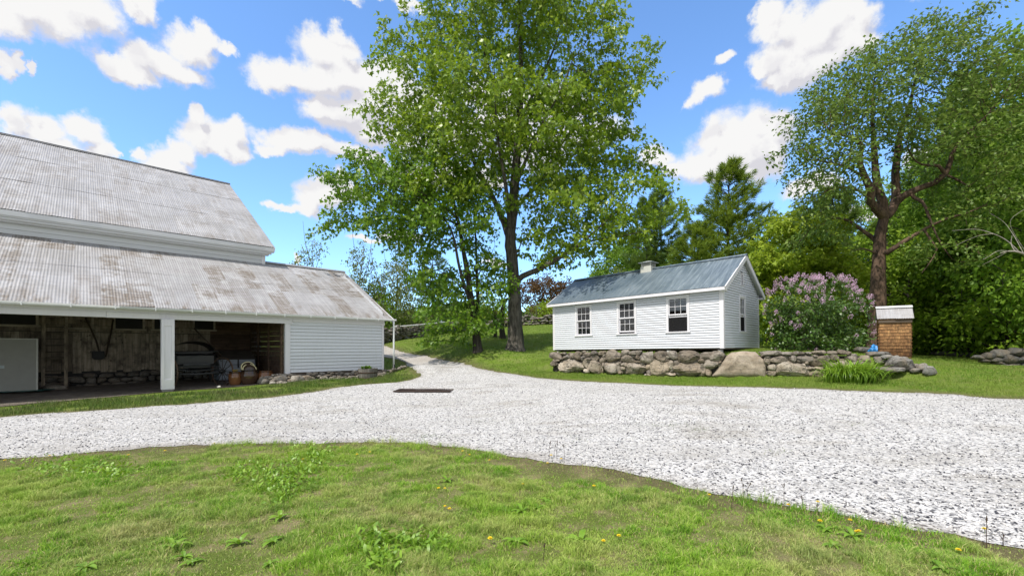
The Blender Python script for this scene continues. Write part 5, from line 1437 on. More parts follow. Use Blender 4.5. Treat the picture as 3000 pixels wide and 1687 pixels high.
def broadleaf(name, label, base, lines, blobs, dens, bark, leafm, leaf=.15, per=7, step=.32, kill=.42, clump=.20, shape='maple', seed=1, group=None, droop=.6, flare=.5,
              infl=4.0, gap=.42, freq=.55, thin=.018, minr=.0045, cat='tree', iters=80, keep_group=None, grav=0.0, spread=.5, tip=.006, crown='crown', spray=None):
    base = Vector(base); t = thing(name, label, cat, base, 0, group)
    L_ = [([Vector(p)-base for p in pts], r0, r1) for pts, r0, r1 in lines]
    B_ = [((Vector(c)-base), r) for c, r in blobs]
    A = blob_points(B_, dens, seed, gap, freq, spray)
    N, par, fix, n0 = skeleton(L_, step, A, infl, kill, iters, grav, seed)
    mb, rad, kids = tree_mesh(N, par, fix, tip=tip, flare=flare, minr=minr)
    mb.obj('trunk', bark, t, True)
    rg = np.random.default_rng(seed+50)
    thin_i = np.array([i for i in range(n0, len(N)) if rad[i] < thin]); 
    D = np.array([N[i]-N[par[i]] for i in thin_i]); D /= np.linalg.norm(D, axis=1, keepdims=True)+1e-9
    C = np.repeat(N[thin_i], per, 0)+rg.normal(0, clump, (len(thin_i)*per, 3))*np.array([1, 1, .8]); Dr = np.repeat(D, per, 0)
    tpl, tri = (MAPLE, MAPLE_T) if shape == 'maple' else (KITE, KITE_T)
    V, m_, n = leaves_np(C, Dr, leaf, tpl, rg, droop, spread)
    leaf_obj(crown, V, m_, n, leafm, t, tri)
    print(name, 'nodes', len(N), 'leaves', n)
    return t

def px(pts, Y):
    """photo pixels (u, v[, depth offset]) to points near depth Y"""
    return [W(p[0], p[1], Y+(p[2] if len(p) > 2 else 0)) for p in pts]
def pb(u, v, ru, rv, Y, dy=0, rd=None):
    k = Y/F; c = W(u, v, Y+dy); return (c, (ru*k, (rd if rd else (ru+rv)/2*k), rv*k))

M_bark = bark_mat('maple_bark', (.030, .026, .022), (.135, .122, .105))
M_bark2 = bark_mat('dark_maple_bark', (.018, .015, .013), (.075, .066, .056))
M_barkp = bark_mat('reddish_old_bark', (.022, .016, .012), (.12, .078, .055), 1.5, 7)
M_barkb = bark_mat('grey_brown_twig_bark', (.05, .045, .038), (.14, .125, .105), 2, 8)
M_maple = leaf_mat('maple_leaf', (.115,.21,.010), (.20,.32,.016), (.33,.43,.032), .46, .38, .9, .55, (.30,.40,.03))
M_maple2 = leaf_mat('maple_leaf_deep', (.085,.19,.010), (.145,.275,.015), (.24,.36,.026), .46, .42, .9, .5, (.22,.36,.03))
M_old = leaf_mat('old_tree_leaf', (.09,.17,.022), (.155,.25,.034), (.25,.34,.06), .44, .5, .8, .45, (.18,.24,.05))
M_lime = leaf_mat('young_maple_leaf', (.21,.31,.016), (.31,.42,.025), (.41,.51,.048), .42, .5, .7, .35, (.38,.44,.05))
M_wood1 = leaf_mat('woodland_leaf', (.12,.24,.018), (.20,.34,.03), (.29,.43,.048), .52, .5, .5, .35, (.20,.32,.04))
M_wood2 = leaf_mat('woodland_leaf_bright', (.19,.33,.02), (.28,.43,.032), (.37,.51,.05), .54, .5, .5, .35, (.30,.42,.05))
M_pale = leaf_mat('pale_birch_leaf', (.11,.16,.035), (.17,.22,.055), (.24,.28,.09), .42, .5, .6, .35)
M_red = leaf_mat('russet_leaf', (.075,.042,.020), (.125,.070,.032), (.17,.105,.05), .3, .6, .7, .2)

# --- large maple beside the drive
YA = 24.0
bA = W(1510, 1028, YA); bA.z = tz(bA.x, bA.y)-.05
linesA = [
 ([bA]+px([(1509,950),(1506,850),(1500,760),(1494,700),(1500,640),(1506,560),(1516,430),(1524,300),(1526,150),(1520,0),(1522,-140)], YA), .44, .035),
 (px([(1494,705),(1476,652,.4),(1448,586,.8),(1424,541,1.2),(1397,493,1.6),(1370,420,2),(1340,320,2.2),(1300,200,2.4),(1290,90,2.4)], YA), .20, .02),
 (px([(1496,690),(1488,600,-.7),(1478,520,-1.3),(1460,420,-2.0),(1452,320,-2.5),(1448,200,-2.8)], YA), .15, .02),
 (px([(1502,615),(1514,604,.2),(1552,565,.8),(1580,541,1.1),(1603,505,1.4),(1621,469,1.7),(1660,400,2),(1720,320,2.2)], YA), .13, .02),
 (px([(1506,560),(1540,470,-.6),(1580,380,-1.2),(1640,270,-1.8),(1680,170,-2)], YA), .12, .02),
 (px([(1516,430),(1480,330,.6),(1440,220,1.2),(1400,90,1.5),(1380,-20,1.5)], YA), .11, .02),
 (px([(1520,360),(1570,260,.5),(1620,150,1.0),(1650,50,1.2),(1660,-60,1.2)], YA), .10, .02),
 (px([(1506,822),(1530,809,-.3),(1586,785,-.8),(1624,763,-1.2),(1666,738,-1.6),(1700,713,-1.9),(1750,672,-2.1),(1800,625,-2.3),(1850,595,-2.4)], YA), .17, .02),
 (px([(1700,713,-1.9),(1760,700,-2.2),(1830,690,-2.5),(1900,672,-2.6)], YA), .06, .012),
 (px([(1499,760),(1518,735,-.3),(1530,705,-.5),(1560,690,-.7),(1600,685,-.9)], YA), .05, .01),
 (px([(1448,586,.8),(1390,560,.2),(1320,545,-.4),(1250,535,-.8)], YA), .08, .012),
 (px([(1424,541,1.2),(1350,470,1.2),(1270,410,1.0),(1190,370,.8)], YA), .08, .012)]
blobsA = [pb(1480,-30,270,170,YA,0,4.2), pb(1250,200,150,150,YA,.5), pb(1330,330,190,180,YA,-.5,3.2), pb(1660,160,190,170,YA,0,3.4), pb(1480,330,220,160,YA,-1,4.2), pb(1740,330,170,150,YA,.4), pb(1180,380,120,110,YA,.6),
          pb(1400,470,160,95,YA,-1.6,2.6), pb(1680,465,190,85,YA,.2,2.6), pb(1880,372,75,40,YA,0), pb(1730,610,200,110,YA,-1.6,2.8), pb(1890,600,120,85,YA,-2,2.0), pb(1830,660,110,60,YA,-2.2,1.6), pb(1650,560,140,85,YA,-1,2.4), pb(1860,470,90,70,YA,-.8,1.6), pb(1640,690,100,70,YA,-1.2,1.8), pb(1840,200,70,90,YA,.3), pb(1300,570,130,70,YA,-.3,2.0), pb(1560,560,110,70,YA,-.5,2.0), pb(1790,470,110,70,YA,-.6,1.6), pb(1960,620,55,40,YA,-2,1.0)]
broadleaf('maple_tree', 'largest maple with a thick grey trunk and broad bright green crown left of the shed', bA, linesA, blobsA, 1.6, M_bark, M_maple, .215, 8, .30, .27, .15, 'maple', 3, droop=.75, flare=.45, gap=.46, freq=.5, spray=(.85, .4, 14))
# --- slimmer leaning maple on its left
YB = 23.0
bB = W(1400, 1030, YB); bB.z = tz(bB.x, bB.y)-.05
linesB = [
 ([bB]+px([(1393,960),(1380,880),(1370,805),(1362,760),(1355,721),(1345,660),(1332,607),(1318,550),(1300,480),(1280,400)], YB), .24, .02),
 (px([(1394,950),(1400,900,.3),(1397,800,.5),(1394,706,.6),(1390,620,.7),(1400,540,.8)], YB), .12, .02),
 (px([(1384,900),(1365,850,-.3),(1345,780,-.6),(1330,700,-.8),(1312,655,-.9),(1270,610,-1.2),(1220,575,-1.6),(1160,555,-1.8)], YB), .10, .02),
 (px([(1345,660),(1300,640,.3),(1240,628,.6),(1170,635,.8),(1100,645,1)], YB), .07, .012),
 (px([(1340,640),(1290,600,-.6),(1220,560,-1.3),(1130,540,-1.8),(1060,545,-2)], YB), .07, .012),
 (px([(1310,520),(1240,500,.4),(1160,500,.7),(1080,515,.9),(1000,530,1)], YB), .06, .012),
 (px([(1365,850,-.3),(1300,800,-.5),(1255,785,-.7),(1212,760,-.9),(1205,738,-.9)], YB), .035, .008),
 (px([(1255,785,-.7),(1220,775,-.8),(1178,765,-1)], YB), .02, .006),
 (px([(1372,830),(1420,780,-.3),(1450,720,-.5)], YB), .04, .01)]
blobsB = [pb(1320,905,90,120,YB,-.4,1.5), pb(1275,760,80,70,YB,-.4,1.4), pb(1400,800,95,110,YB,-.2,1.5), pb(1060,585,105,85,YB,0,1.8), pb(1160,590,120,95,YB,-.6,2.0), pb(1120,500,120,60,YB,.2,1.8), pb(1270,650,140,95,YB,-.3,2.0), pb(1000,655,60,42,YB,0,1.0), pb(1370,640,90,80,YB,-.5,1.6), pb(1335,955,70,50,YB,-.3,1.0), pb(1290,520,110,90,YB,0,1.8), pb(1000,530,60,50,YB,.2,1.0), pb(1420,900,55,70,YB,-.2,.9)]
broadleaf('maple_tree', 'slimmer dark trunked maple leaning left with leafy sprouts down its stem', bB, linesB, blobsB, 3.5, M_bark2, M_maple2, .195, 8, .26, .24, .14, 'maple', 5, droop=.7, flare=.3, gap=.40, freq=.7, spray=(.65, .35, 13))
# --- old spreading tree behind the lilac
YC = 22.0
bC = W(2568, 1040, YC); bC.z = tz(bC.x, bC.y)-.05
linesC = [
 ([bC]+px([(2571,900),(2574,785),(2577,720),(2580,676),(2589,636),(2586,592),(2574,561),(2565,500),(2560,420),(2555,330),(2560,250)], YC), 0.486, 0.036),
 (px([(2589,636),(2570,615,-.3),(2549,589,-.5),(2552,560,-.7),(2536,524,-.9),(2518,468,-1.2),(2527,428,-1.4),(2496,403,-1.6),(2468,397,-1.8),(2430,380,-2)], YC), 0.270, 0.024),
 (px([(2589,640),(2614,614,.2),(2626,574,.3),(2623,524,.4),(2630,443,.5),(2639,381,.6),(2660,330,.6),(2680,240,.6),(2700,170,.6)], YC), 0.270, 0.024),
 (px([(2626,574),(2645,574,.0),(2692,552,-.3),(2738,536,-.6),(2769,511,-.8),(2785,470,-1),(2800,430,-1.1),(2847,380,-1.4),(2900,330,-1.6)], YC), 0.203, 0.024),
 (px([(2769,511,-.8),(2750,487,-1),(2700,482,-1.2),(2672,460,-1.4),(2655,420,-1.6)], YC), 0.095, 0.014),
 (px([(2769,511,-.8),(2810,530,-1),(2860,560,-1.4)], YC), 0.081, 0.014),
 (px([(2576,745),(2598,740,-.3),(2645,710,-.6),(2707,673,-1),(2769,642,-1.4),(2830,625,-1.8),(2890,600,-2)], YC), 0.149, 0.018),
 (px([(2660,575),(2700,590,-.6),(2720,630,-1),(2735,670,-1.2),(2760,720,-1.4),(2790,760,-1.5)], YC), 0.095, 0.012),
 (px([(2707,673,-1),(2725,700,-1.2),(2745,730,-1.3),(2720,775,-1.4),(2700,800,-1.5)], YC), 0.068, 0.012),
 (px([(2574,715),(2561,700,.2),(2524,673,.3),(2483,645,.4),(2440,640,.4),(2410,660,.4)], YC), 0.135, 0.014),
 (px([(2570,745),(2550,735,-.3),(2530,728,-.5),(2500,735,-.8)], YC), 0.068, 0.012),
 (px([(2549,589),(2530,568,-.8),(2500,552,-1),(2460,548,-1.3),(2420,560,-1.5)], YC), 0.095, 0.014),
 (px([(2536,524,-.9),(2500,500,-1.4),(2450,480,-1.8),(2390,470,-2)], YC), 0.081, 0.014)]
blobsC = [pb(2420,430,110,130,YC,-.8,2.6), pb(2510,290,130,130,YC,-.5,2.8), pb(2620,220,140,130,YC,0,3.0), pb(2730,140,110,90,YC,.2,2.4), pb(2790,270,150,130,YC,-.3,3.0), pb(2690,400,110,70,YC,-1,2.0), pb(2880,330,110,130,YC,-.5,2.4), pb(2370,560,80,80,YC,-.5,1.8), pb(2450,540,80,60,YC,-1.0,1.6), pb(2860,470,110,90,YC,-1.0,2.0), pb(2870,600,90,50,YC,-1.8,1.4), pb(2400,660,70,50,YC,.3,1.2), pb(2780,740,90,60,YC,-1.4,1.2), pb(2930,200,90,100,YC,.3,2.0), pb(2800,90,60,50,YC,.3,1.4)]
broadleaf('old_spreading_tree', 'tall old tree with thick reddish trunk and twisting limbs behind the lilac', bC, linesC, blobsC, 2.2, M_barkp, M_old, .18, 9, .30, .26, .17, 'kite', 8, droop=.25, flare=.35, gap=.38, freq=.5, spread=.8, spray=(.8, .45, 14))
# dead limb at the right edge
d0 = W(3040, 742, 17.0)
lines = [(px([(3060,770),(3010,748),(2980,738),(2955,736),(2930,742)], 17), .07, .02), (px([(2975,738),(2962,715,.2),(2965,690,.3)], 17), .018, .006), (px([(2955,736),(2925,735,-.2),(2895,752,-.4),(2880,760,-.4)], 17), .018, .006), (px([(2990,742),(2950,705,.3),(2910,685,.5),(2860,672,.8),(2790,676,1)], 17), .02, .006),
         (px([(2910,685,.5),(2870,690,.6),(2830,705,.7),(2800,720,.8)], 17), .012, .005), (px([(3000,745),(2970,690,.6),(2940,650,1),(2900,625,1.2)], 17), .015, .005), (px([(3020,760),(2960,660,-.3),(2990,620,-.5),(3030,600,-.6)], 17), .015, .005), (px([(2955,736),(2900,765,.3),(2880,775,.3)], 17), .012, .004)]
N, par, fix, n0 = skeleton([([p-d0 for p in a_], b_, c_) for a_, b_, c_ in lines], .12, np.zeros((0, 3)), iters=0)
mb, _, _ = tree_mesh(N, par, fix, minr=.001)
# trunk that carries the limb stands just outside the picture
g0 = W(3130, 1000, 17.0); g0.z = tz(g0.x, g0.y)
dead = thing('dead_tree', 'bare grey dead limb reaching in from the right edge', 'tree', (d0.x, d0.y, d0.z))
mb.tube([Vector((g0.x, g0.y, g0.z-.1))-d0, Vector((g0.x-.05, g0.y, g0.z+2.0))-d0, W(3100, 800, 17)-d0, W(3060, 770, 17)-d0], [.2, .16, .12, .07], 8)
mb.obj('limb', simple('silver_dead_wood', (.27, .245, .215), .9, 0, .4, 9, .6), dead, True)

# --- young lime green maple behind the shed
YF = 27.0
bF = W(2350, 1000, YF); bF.z = tz(bF.x, bF.y)
linesF = [([bF]+px([(2348,930),(2345,850),(2350,760),(2352,660),(2355,600)], YF), .10, .015), (px([(2348,930),(2310,850),(2270,760),(2250,690)], YF), .06, .012), (px([(2346,880),(2400,810),(2440,750)], YF), .06, .012), (px([(2350,780),(2310,700),(2290,650)], YF), .04, .01)]
blobsF = [pb(2345,720,110,110,YF,0,2.2), pb(2290,800,100,90,YF,-.5,2), pb(2420,810,90,80,YF,-.4,1.8), pb(2340,890,140,80,YF,-.8,2.2), pb(2350,620,60,50,YF,0,1.2), pb(2470,880,60,40,YF,-.6,1.2)]
broadleaf('young_maple', 'lime green young maple standing behind the shed gable and the lilac', bF, linesF, blobsF, 3.8, M_barkb, M_lime, .24, 20, .32, .28, .18, 'maple', 12, droop=.4, flare=.2, gap=.38, freq=.6, spray=(.75, .3, 13))

# --- lilac
YL = 17.6
bL = W(2395, 1040, YL); bL.z = tz(bL.x, bL.y)
rr = random.Random(3); linesL = []
for i in range(9):
    a = -0.9+1.8*i/8; linesL.append(([bL+Vector((a*.5, rr.uniform(-.3, .3), -.05)), bL+Vector((a*1.0, rr.uniform(-.5, .5), .9)), bL+Vector((a*1.6, rr.uniform(-.8, .6), 1.9))], .03, .008) if i else ([bL, bL+Vector((0, 0, 1)), bL+Vector((0, -.1, 2.1))], .03, .01))
blobsL = [pb(2390,900,125,75,YL,0,1.3), pb(2315,900,65,70,YL,0,1.0), pb(2480,930,65,75,YL,0,1.0), pb(2400,990,130,48,YL,-.2,1.2), pb(2300,985,40,50,YL,-.1,.7), pb(2510,985,45,45,YL,0,.7), pb(2340,850,60,35,YL,0,.8), pb(2430,850,60,35,YL,0,.8)]
lil = broadleaf('lilac_bush', 'rounded lilac bush covered with mauve flower heads between shed and well house', bL, linesL, blobsL, 75, M_barkb, leaf_mat('lilac_leaf', (.035,.09,.014), (.075,.15,.024), (.15,.24,.05), .25, .4, 2, .5), .125, 9, .14, .16, .12, 'kite', 21, droop=.35, flare=0, gap=.36, freq=1.1, cat='bush')
# blossoms: cones of florets on the outside of the bush
M_lil = leaf_mat('lilac_flower', (.50,.30,.51), (.66,.46,.66), (.80,.64,.79), .25, .7, 6, .2)
rg = np.random.default_rng(77); Cs = []; Vv = []; cnt_ = 0
cand = []
while len(cand) < 180:
    c, r = blobsL[rg.integers(len(blobsL))]; d = rg.normal(0, 1, 3); d /= np.linalg.norm(d)
    if d[1] > .35: continue
    p = np.array(c)+d*np.array(r)*rg.uniform(.98, 1.14)
    inside = any((((p-np.array(c2))/np.array(r2))**2).sum() < .86 for c2, r2 in blobsL)
    h = (p[2]-bL.z)/2.6
    left = (bL.x-p[0])/2
    if inside or rg.random() > (.10+.95*np.clip((h-.45)/.45, 0, 1)+.25*max(0, left)*(h > .3)): continue
    cand.append((p, d))
for p, d in cand:
    ax = d*.5+np.array([0, 0, .8])+rg.normal(0, .25, 3); ax /= np.linalg.norm(ax); L_ = rg.uniform(.13, .24)
    n = 46; t = rg.random(n); rad_ = .055*(1-t*.75); a = rg.random(n)*2*PI
    s = np.cross(ax, [1, .2, .1]); s /= np.linalg.norm(s); q_ = np.cross(ax, s)
    off = s*np.cos(a)[:, None]+q_*np.sin(a)[:, None]
    Cs.append(p+ax*(t*L_)[:, None]+off*rad_[:, None]); Vv.append(off)
V, m_, n = leaves_np(np.concatenate(Cs)-np.array(bL), np.concatenate(Vv), .036, KITE, rg, .0, 1.0)
V2 = V
o_ = leaf_obj('blossoms', V, m_, n, M_lil, lil, KITE_T); o_['kind'] = 'stuff'

# --- white pines
M_needle = leaf_mat('pine_needles', (.05,.11,.02), (.10,.175,.032), (.165,.24,.048), .3, .6, .45, .3)
M_needle2 = leaf_mat('yellow_green_pine_needles', (.095,.175,.02), (.17,.255,.032), (.26,.34,.052), .32, .6, .45, .3)
M_pbark = bark_mat('pine_bark', (.026, .021, .018), (.095, .075, .062), 1.2, 7)
def pine(name, label, base, hgt, z0, Rm, seed, needles=None, group=None, lean=0.0, tr=.22, dens=1.0, droop=.0, layer=.60, sizek=1.0):
    rr_ = random.Random(seed); base = Vector(base); t = thing(name, label, 'tree', base, 0, group); mb = MB()
    top = Vector((lean, 0, hgt)); tp = [Vector((lean*(k/6)**1.5, 0, hgt*k/6)) for k in range(7)]
    mb.tube(tp, [tr*(1-k/6.3)+.015 for k in range(7)], 8, False)
    C = []; D = []
    z = z0
    while z < hgt-.15:
        f = (z-z0)/(hgt-z0); prof = (1-f)**.72*(.62+.38*min(1, f*3.0)) if z0 < hgt*.5 else (1-f)**.8
        nb = rr_.randint(4, 6); a0 = rr_.uniform(0, 6.28)
        for b in range(nb):
            L_ = Rm*prof*rr_.uniform(.6, 1.18)+.25; a = a0+2*PI*b/nb+rr_.uniform(-.3, .3)
            if rr_.random() < .1: continue
            d = Vector((math.cos(a), math.sin(a), 0)); st = Vector((lean*(z/hgt)**1.5, 0, z)); el = .10+.75*f-droop
            p1 = st+d*L_*.5+Vector((0, 0, L_*.5*math.tan(el)*.7-.05*L_)); p2 = st+d*L_+Vector((0, 0, L_*math.tan(el)*.75+.10*L_))
            mb.tube([st, p1, p2], [.018+.016*L_, .012+.008*L_, .006], 5, False)
            nt = int(L_*9*dens)+3
            for k in range(nt):
                s_ = rr_.uniform(.28, 1.0)**.8; q_ = st.lerp(p1, s_*2) if s_ < .5 else p1.lerp(p2, s_*2-1)
                side = Vector((-d.y, d.x, 0))*rr_.uniform(-1, 1)*L_*.30*(1.15-s_*.7)
                q_ = q_+side+Vector((0, 0, rr_.uniform(-.05, .12))); C.append(q_); D.append((d+side.normalized()*.6+Vector((0, 0, .35))).normalized())
        z += layer*rr_.uniform(.8, 1.2)*(1-.35*f)
    for k in range(10): C.append(top+Vector((rr_.gauss(0, .1), rr_.gauss(0, .1), -rr_.random()*.6))); D.append(Vector((0, 0, 1)))
    mb.obj('trunk', M_pbark, t, True)
    rg = np.random.default_rng(seed); per = 22
    C = np.repeat(np.array(C), per, 0); D = np.repeat(np.array(D), per, 0); n = len(C)
    C = C+rg.normal(0, .09, C.shape)
    V, m_, n = leaves_np(C, D, .34*sizek, [(0,0,0), (.35,-.065,0), (1,0,.0), (.35,.065,0)], rg, -.15, 1.2)
    leaf_obj('crown', V, m_, n, needles or M_needle, t, KITE_T); print(label[:30], n)
    return t
def at_ground(u, Y):
    X = (u-CU)/F*Y; return Vector((X, Y, tz(X, Y)-.1))
def h_for(v, Y, b): return (H-(v-CV)/F*Y)-b.z
PG = 'pines behind the shed'
b = at_ground(2130, 38); pine('white_pine', 'tallest pine with a pointed layered crown behind the shed roof', b, h_for(482, 38, b), 2.4, 5.2, 31, M_needle2, PG, .2, .26, 1.0)
b = at_ground(2035, 34); pine('white_pine', 'small yellow green pine above the left half of the shed roof', b, h_for(668, 34, b), 1.6, 3.8, 32, M_needle2, PG, 0, .16, 1.1)
b = at_ground(1895, 42); pine('white_pine', 'slender pine with a bare dark stem left of the shed cupola', b, h_for(590, 42, b), 5.5, 2.6, 33, M_needle, PG, .1, .17, .8)
b = at_ground(1938, 45); pine('white_pine', 'pine with a bare dark stem directly above the shed cupola', b, h_for(560, 45, b), 6.2, 3.0, 34, M_needle, PG, -.1, .19, .8)
b = at_ground(2440, 33); pine('white_pine', 'dark pine behind the left limbs of the old spreading tree', b, h_for(560, 33, b), 2.5, 3.8, 36, M_needle, PG, 0, .24, 1.0)
b = at_ground(2700, 36); pine('white_pine', 'pine with long level boughs right of the old spreading trunk', b, h_for(470, 36, b), 3.5, 4.4, 37, M_needle, PG, 0, .26, .75, .1, .85)
b = at_ground(2830, 33); pine('white_pine', 'tall dark pine rising behind the old tree near the right edge', b, h_for(230, 33, b), 3.0, 4.2, 38, M_needle, PG, 0, .28, 1.0)
b = at_ground(3080, 36); pine('white_pine', 'tall pine at the right edge of the view', b, h_for(150, 34, b), 3.0, 4.6, 39, M_needle, PG, 0, .30, 1.0)
b = at_ground(1268, 54); pine('spruce_tree', 'dark thin spruce with level boughs behind the left maple', b, h_for(735, 54, b), 1.5, 3.4, 40, M_needle, None, 0, .2, .55, .18, .75)

# --- thin birches behind the barn
def thin_tree(u, Y, vtop, label, seed, w=80, dens=1.3, leafm=None, per=5, name='birch_tree', group='thin birches behind the barn'):
    b = at_ground(u, Y); top = vtop; rr_ = random.Random(seed)
    pts = [(u, 1000)]; mid = (1000+top)/2
    L_ = [([b]+px([(u+rr_.uniform(-8, 8), 900), (u+rr_.uniform(-12, 12), mid), (u+rr_.uniform(-10, 10), top+40), (u+4, top)], Y), .10, .012)]
    for k in range(5):
        v = 960-(960-top)*(.1+.15*k); s_ = 1 if k % 2 else -1; L_.append((px([(u, v), (u+s_*w*.35, v-60), (u+s_*w*.5, v-130)], Y), .035, .008))
    B_ = [pb(u, top+60, w*.45, 60, Y, 0, 1.6), pb(u-w*.3, top+150, w*.55, 80, Y, 0, 2.0), pb(u+w*.35, top+170, w*.5, 80, Y, .3, 2.0), pb(u, top+240, w*.9, 70, Y, -.4, 2.4)]
    return broadleaf(name, label, b, L_, B_, dens*2.6, M_barkb, leafm or M_pale, .19, per+5, .36, .30, .20, 'kite', seed, group, .7, .1, 6, .40, .5, .04, .004, spray=(.6, .6, 10))
thin_tree(1165, 38, 690, 'tallest thin birch with pale airy leaves right of the barn roof end', 51, 85, 1.5)
thin_tree(1060, 37, 715, 'thin birch rising just above the end of the lower barn roof', 52, 60, 1.5)
thin_tree(915, 40, 700, 'feathery birch top peeking over the lower barn roof', 53, 55, 1.2)
thin_tree(1120, 36, 800, 'short leafy birch beside the barn downspout', 54, 70, 2.4, M_wood1, 6)

# --- orchard trees and shrubs along the far wall
def small_tree(u, Y, vtop, w, label, seed, leafm, dens=2.2, name='apple_tree', group=None, bare=0.0, leaf=.2, per=6, tr=.12, cat='tree', shape='kite', low=.35):
    b = at_ground(u, Y); zt = h_for(vtop, Y, b); rr_ = random.Random(seed); ww_ = w*Y/F
    fork = b+Vector((rr_.uniform(-.1, .1), 0, zt*max(.12, low*.8)))
    L_ = [([b, b+Vector((.08, 0, zt*.12)), fork, b+Vector((rr_.uniform(-.3, .3), 0, zt*.85))], tr, .02)]
    for k in range(5):
        a = 2*PI*k/5+rr_.random(); L_.append(([fork+Vector((0, 0, zt*.03*k)), fork+Vector((math.cos(a)*ww_*.3, math.sin(a)*ww_*.3, zt*.22)), fork+Vector((math.cos(a)*ww_*.6, math.sin(a)*ww_*.6, zt*.45))], tr*.5, .012))
    B_ = [(b+Vector((0, 0, zt*(low+1)/2)), (ww_, ww_, zt*(1-low)*.5)), (b+Vector((-ww_*.45, 0, zt*.6)), (ww_*.55, ww_*.6, zt*.28)), (b+Vector((ww_*.5, -.2, zt*.66)), (ww_*.5, ww_*.6, zt*.26))]
    return broadleaf(name, label, b, L_, B_, dens*.8, M_barkb if name != 'apple_tree' else M_bark2, leafm, leaf, per*2, .38, .34, .24, shape, seed, group, .4, .3, 6, .40, .5, .04, .005, cat, spray=(.7, .4, 11))
YO = 30.0
bO = W(1473, 986, YO); bO.z = tz(bO.x, bO.y)-.05
linesO = [([bO]+px([(1470,950),(1474,905),(1478,880)], YO), .20, .12), (px([(1476,885),(1468,865,-.2),(1466,840,-.3),(1466,800,-.3)], YO), .08, .02), (px([(1476,882),(1455,876,.2),(1435,870,.3),(1405,880,.4)], YO), .06, .015), (px([(1479,882),(1492,872,.1),(1500,850,.3),(1515,820,.5)], YO), .07, .015)]
broadleaf('apple_tree', 'crooked old apple tree between the two maple trunks', bO, linesO, [pb(1440,830,50,50,YO,0,1.2), pb(1480,790,60,45,YO,.2,1.2), pb(1425,880,45,35,YO,.2,1.0)], 5.0, M_bark2, M_lime, .15, 5, .26, .36, .2, 'kite', 61, 'old fruit trees on the upper lawn', .4, .4, 4, .40, .7)
small_tree(1449, 31, 855, 55, 'smaller apple tree left of the crooked one on the upper lawn', 62, M_lime, 2.4, 'apple_tree', 'old fruit trees on the upper lawn')
GS = 'shrubs and trees along the far stone wall'
small_tree(1592, 52, 800, 85, 'russet brown leaved tree behind the large maple trunk', 63, M_red, 1.9, 'russet_tree', GS, leaf=.26, per=7, low=.2)
small_tree(1570, 48, 880, 40, 'pale green shrub just right of the large maple trunk', 64, M_wood2, 3.2, 'green_shrub', GS, cat='shrub', low=.05)
small_tree(1640, 48.5, 870, 55, 'light green shrub next to the left end of the shed', 65, M_lime, 3.0, 'green_shrub', GS, cat='shrub', low=.05)
small_tree(1700, 50, 880, 60, 'green shrub half hidden behind the left end of the shed', 66, M_wood1, 3.0, 'green_shrub', GS, cat='shrub', low=.05)
small_tree(1430, 50, 870, 60, 'lime green tree seen between the two maples', 67, M_lime, 2.4, 'green_tree', GS, low=.1)
small_tree(1215, 50, 905, 60, 'dull green shrub above the far stone wall', 68, M_pale, 2.6, 'green_shrub', GS, cat='shrub', low=.1)
small_tree(1320, 56, 880, 60, 'olive tree behind the leafy lower stem of the left maple', 69, M_pale, 2.2, 'green_tree', GS, low=.1)
small_tree(1130, 44, 880, 50, 'dense dark shrub behind the downspout', 70, M_wood1, 3.0, 'green_shrub', GS, cat='shrub', low=.05)
small_tree(1090, 34, 930, 60, 'dark green shrub beyond the barn corner', 76, M_wood1, 3.5, 'green_shrub', GS, cat='shrub', low=.03)
small_tree(1790, 44, 790, 90, 'sparse scrubby tree above the left part of the shed roof', 71, M_pale, 1.6, 'scrub_tree', GS, per=4, low=.15)
small_tree(1860, 38, 830, 75, 'yellowish scrub tree left of the shed cupola', 72, M_lime, 1.8, 'scrub_tree', GS, per=5, low=.1)
small_tree(1985, 36, 800, 80, 'green tree low behind the shed ridge right of the cupola', 73, M_wood2, 2.0, 'scrub_tree', GS, per=6, low=.1)
small_tree(1850, 52, 700, 120, 'grey green tree far behind the cupola', 74, M_wood1, 1.2, 'woodland_tree', GS, leaf=.3, per=6, low=.15)

# --- woods behind the lawn on the right: a few kinds, copied
WG = 'leafy trees of the woods behind the right lawn'
def proto(kind, seed, leafm, hgt, rad_, low, leaf, dens, shape='kite', per=8):
    b = Vector((0, 0, 0)); rr_ = random.Random(seed); fork = Vector((.1, 0, hgt*max(low, .15)))
    L_ = [([b, Vector((.05, .05, hgt*.12)), fork, Vector((rr_.uniform(-.4, .4), rr_.uniform(-.3, .3), hgt*.9))], .05+hgt*.011, .02)]
    for k in range(7):
        a = 2*PI*k/7*1.7+rr_.random(); z = hgt*(low+.08*k); L_.append(([Vector((0, 0, z)), Vector((math.cos(a)*rad_*.45, math.sin(a)*rad_*.45, z+hgt*.07)), Vector((math.cos(a)*rad_*.85, math.sin(a)*rad_*.85, z+hgt*.16))], .03+hgt*.004, .012))
    B_ = []
    for k in range(9):
        f = k/8; z = hgt*(low+(.93-low)*f); r_ = rad_*(.75-.45*abs(f-.4)*1.2)
        a = rr_.random()*6.28; o_ = rad_*.38*(1-f*.6); B_.append((Vector((math.cos(a)*o_, math.sin(a)*o_, z)), (r_, r_, hgt*.12)))
    return broadleaf(kind, kind, b, L_, B_, dens*.75, M_bark2, leafm, leaf, int(per*1.6), .40, .36, .26, shape, seed, WG, .35, .25, 6, .42, .5, .04, .006, spray=(.85, .4, 12))
protos = [proto('woodland_tree', 81, M_wood1, 11, 3.2, .18, .24, 1.5), proto('woodland_tree', 82, M_wood2, 8, 2.8, .12, .24, 1.9), proto('woodland_sapling', 83, M_wood2, 4.2, 1.7, .08, .2, 4.2), proto('woodland_tree', 84, M_wood1, 14, 3.8, .22, .26, 1.0)]
